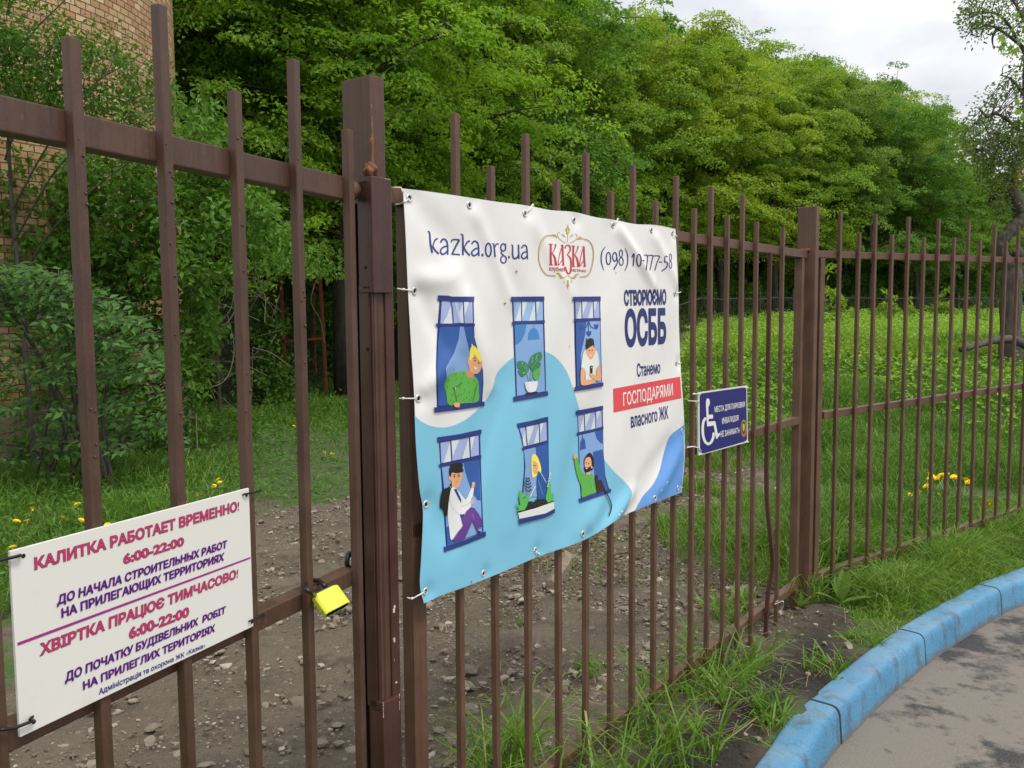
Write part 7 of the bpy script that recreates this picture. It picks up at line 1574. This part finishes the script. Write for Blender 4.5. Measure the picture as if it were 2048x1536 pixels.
def build_stones():
    mt, nt, b = newmat('field_stone'); P = pos(nt); oi = nt.nodes.new('ShaderNodeObjectInfo'); geo = nt.nodes.new('ShaderNodeNewGeometry')
    c = ramp(nt, oi.outputs['Random'], [(0.0, (.16, .125, .09)), (.5, (.22, .178, .135)), (1.0, (.29, .24, .19))])
    c = mixc(nt, ramp(nt, noise(nt, P, 55, 5, .7), [(.35, .0), (.7, .6)]), c, (.11, .09, .068)); nt.links.new(c, b.inputs['Base Color']); b.inputs['Roughness'].default_value = .9; bump(nt, noise(nt, P, 160, 4, .7), .6, .004, b)
    pm = [stone_mesh(500 + k, (.42, .5, .35, .6, .4, .45)[k]) for k in range(6)]
    for m_ in pm: m_.materials.append(mt)
    n = [0]
    def stone(p, s, lab, grp, name='stone', k=None):
        o = bpy.data.objects.new(name, pm[int(rng.integers(6)) if k is None else k]); col.objects.link(o); o.location = (p[0], p[1], float(hz(p[0], p[1])) - s * .06 + .004); o.scale = (s, s, s); o.rotation_euler = (rng.normal(0, .15), rng.normal(0, .15), rng.uniform(0, 6.28)); tag(o, lab, 'stone', grp)
    for x, y, s, lab in ((597, 1408, .055, 'large pale stone on the mud below the padlock'), (1000, 1472, .040, 'whitish angular stone behind the fence near the bottom, left of the tufts'), (880, 1462, .034, 'flat grey stone right of the strike channel at the bottom'), (910, 1485, .045, 'whitish oval stone close to the bottom edge'),
                         (1205, 1167, .036, 'dark round stone right of the split wood'), (1500, 1208, .050, 'pale flat stone beside the bars left of the bent one'), (1180, 1260, .05, 'pair-like pale stone behind the middle bars'), (1080, 1198, .042, 'light rounded stone below the banner edge'), (1245, 1215, .05, 'long flat light stone below the banner corner'), (1300, 1302, .05, 'triangular pale stone behind the right bars'), (1222, 1335, .042, 'bluish grey stone among the weeds'), (1290, 1165, .030, 'small pale stone right of the dark one')):
        stone(on_ground(x, y), s, lab, 'larger stones in the dirt')
    lab = 'small angular grey-brown stone embedded in the bare dirt behind the fence'
    D = gp((60, 1560), (420, 1300), (520, 1110), (700, 1100), (860, 1060), (1150, 960), (1450, 950), (1590, 1180), (1350, 1380), (1100, 1650), (300, 1700)); lo, hi = D.min(0), D.max(0); k = 0
    while k < 270:
        q = rng.uniform(lo, hi)
        if not in_poly(D, np.array([q[0]]), np.array([q[1]]))[0] or (q - FB.o[:2]) @ FB.n[:2] > -.06: continue
        stone(q, abs(rng.normal(.014, .012)) + .012, lab, 'stones embedded in the dirt'); k += 1
    # gravel
    ico = bmesh.new(); bmesh.ops.create_icosphere(ico, subdivisions=1, radius=1); bv = np.array([v.co for v in ico.verts]); bf = np.array([[v.index for v in f.verts] for f in ico.faces]); ico.free()
    Q = rng.uniform(lo - .3, hi + .3, (62000, 2)); fr = (Q - FB.o[:2]) @ FB.n[:2]; den = vnoise(Q[:, 0], Q[:, 1], 1.7, 21) * .7 + vnoise(Q[:, 0], Q[:, 1], 5, 22) * .3
    kk = (dirtmask(Q[:, 0], Q[:, 1]) > .5) & (side_of(kfrE, Q[:, 0], Q[:, 1]) < -.16) & (rng.uniform(size=len(Q)) < np.where(fr < 0, (.30 + .7 * den) * (.55 + .45 * sstep(-1.2, .8, Q[:, 0])), .06)); Q = Q[kk]; N = len(Q)
    s = .0032 + .009 * rng.exponential(.55, N); s = np.minimum(s, .028); V = bv[None] * (1 + .22 * rnd(N, len(bv), 1)) * s[:, None, None] * rng.uniform(.5, 1.1, (N, 1, 3)) * [1, 1, .6]
    th = rng.uniform(0, 6.28, N); cs, sn = np.cos(th)[:, None], np.sin(th)[:, None]; V = np.stack([V[..., 0] * cs - V[..., 1] * sn, V[..., 0] * sn + V[..., 1] * cs, V[..., 2]], -1)
    V += np.stack([Q[:, 0], Q[:, 1], hz(Q[:, 0], Q[:, 1]) + .006 + s * .1], 1)[:, None]
    Fq = (np.arange(N)[:, None, None] * len(bv) + bf[None]).reshape(-1, 3)
    gm, nt, b = newmat('gravel'); geo = nt.nodes.new('ShaderNodeNewGeometry')
    c = ramp(nt, geo.outputs['Random Per Island'], [(0, (.10, .075, .052)), (.45, (.165, .130, .096)), (.8, (.245, .203, .158)), (.97, (.36, .32, .27))]); nt.links.new(c, b.inputs['Base Color']); b.inputs['Roughness'].default_value = .9
    tag(link('gravel', np_mesh('gravel', V.reshape(-1, 3), [Fq]), gm), kind='stuff')
    # split log
    a, b_ = on_ground(1132, 1118), on_ground(1106, 1182); ax = (b_ - a); L = np.linalg.norm(ax); ax /= L; s = np.array([-ax[1], ax[0], 0]); wood, nt, bb = newmat('weathered_wood'); P = pos(nt)
    mp = nt.nodes.new('ShaderNodeMapping'); nt.links.new(P, mp.inputs[0]); mp.inputs['Rotation'].default_value = (0, 0, -math.atan2(ax[1], ax[0])); mp.inputs['Scale'].default_value = (3, 60, 30); f = noise(nt, mp.outputs[0], 1.5, 5, .6)
    nt.links.new(ramp(nt, f, [(.3, (.10, .075, .05)), (.7, (.30, .24, .17))]), bb.inputs['Base Color']); bb.inputs['Roughness'].default_value = .9; bump(nt, f, .8, .006, bb)
    G = Geo(); rows = []
    for t_ in np.linspace(0, 1, 9):
        c = a + ax * L * t_ + s * .012 * math.sin(t_ * 5); c[2] = float(hz(c[0], c[1])) + .02; w = np.interp(t_, [0, .15, .8, 1], [.042, .050, .040, .030]) * (1 + .06 * math.sin(t_ * 17))
        rows.append([c - s * w - [0, 0, .02], c - s * w * .9 + [0, 0, .022], c - s * w * .1 + [0, 0, .048], c + s * w * .85 + [0, 0, .028], c + s * w - [0, 0, .02]])
    V = np.array(rows).reshape(-1, 3); q = [(i * 5 + j, i * 5 + j + 1, i * 5 + 6 + j, i * 5 + 5 + j) for i in range(8) for j in range(4)]; G.add(V, q=q); G.add(V[:5], t=[(0, 1, 2), (0, 2, 3), (0, 3, 4)]); G.add(V[-5:], t=[(2, 1, 0), (3, 2, 0), (4, 3, 0)])
    tag(G.obj('split_log', wood), 'short split piece of weathered wood lying on the dirt under the banner', 'log')
    # strip of white plastic caught on the bottom rail
    s, z = FB.px(1556, 1203, .004); p = FB.p(s, .006, z); G = Geo(); W = [(0, 0, 0), (-.02, .004, .012), (-.055, .006, .014), (-.065, .004, .004), (.02, .012, .0), (.032, .016, -.006), (.022, .018, -.03), (.004, .012, -.050), (-.002, .010, -.055)]
    C = np.array([p + FB.d * a + FB.n * b + np.array([0, 0, c]) for a, b, c in W[::-1]]); w = np.array([.002, .006, .009, .007, .005, .006, .006, .006, .004]); up_ = np.array([.3, .1, 1.0]); up_ /= np.linalg.norm(up_)
    o_ = np.argsort([0]); V = np.concatenate([C + up_ * w[:, None] * .5, C - up_ * w[:, None] * .5]); m_ = len(C); G.add(V, q=[(i, i + 1, m_ + i + 1, m_ + i) for i in range(m_ - 1)])
    tag(G.obj('plastic_strip', NYLON), 'torn strip of white plastic caught on the bottom rail near the corner post', 'litter')
build_stones()
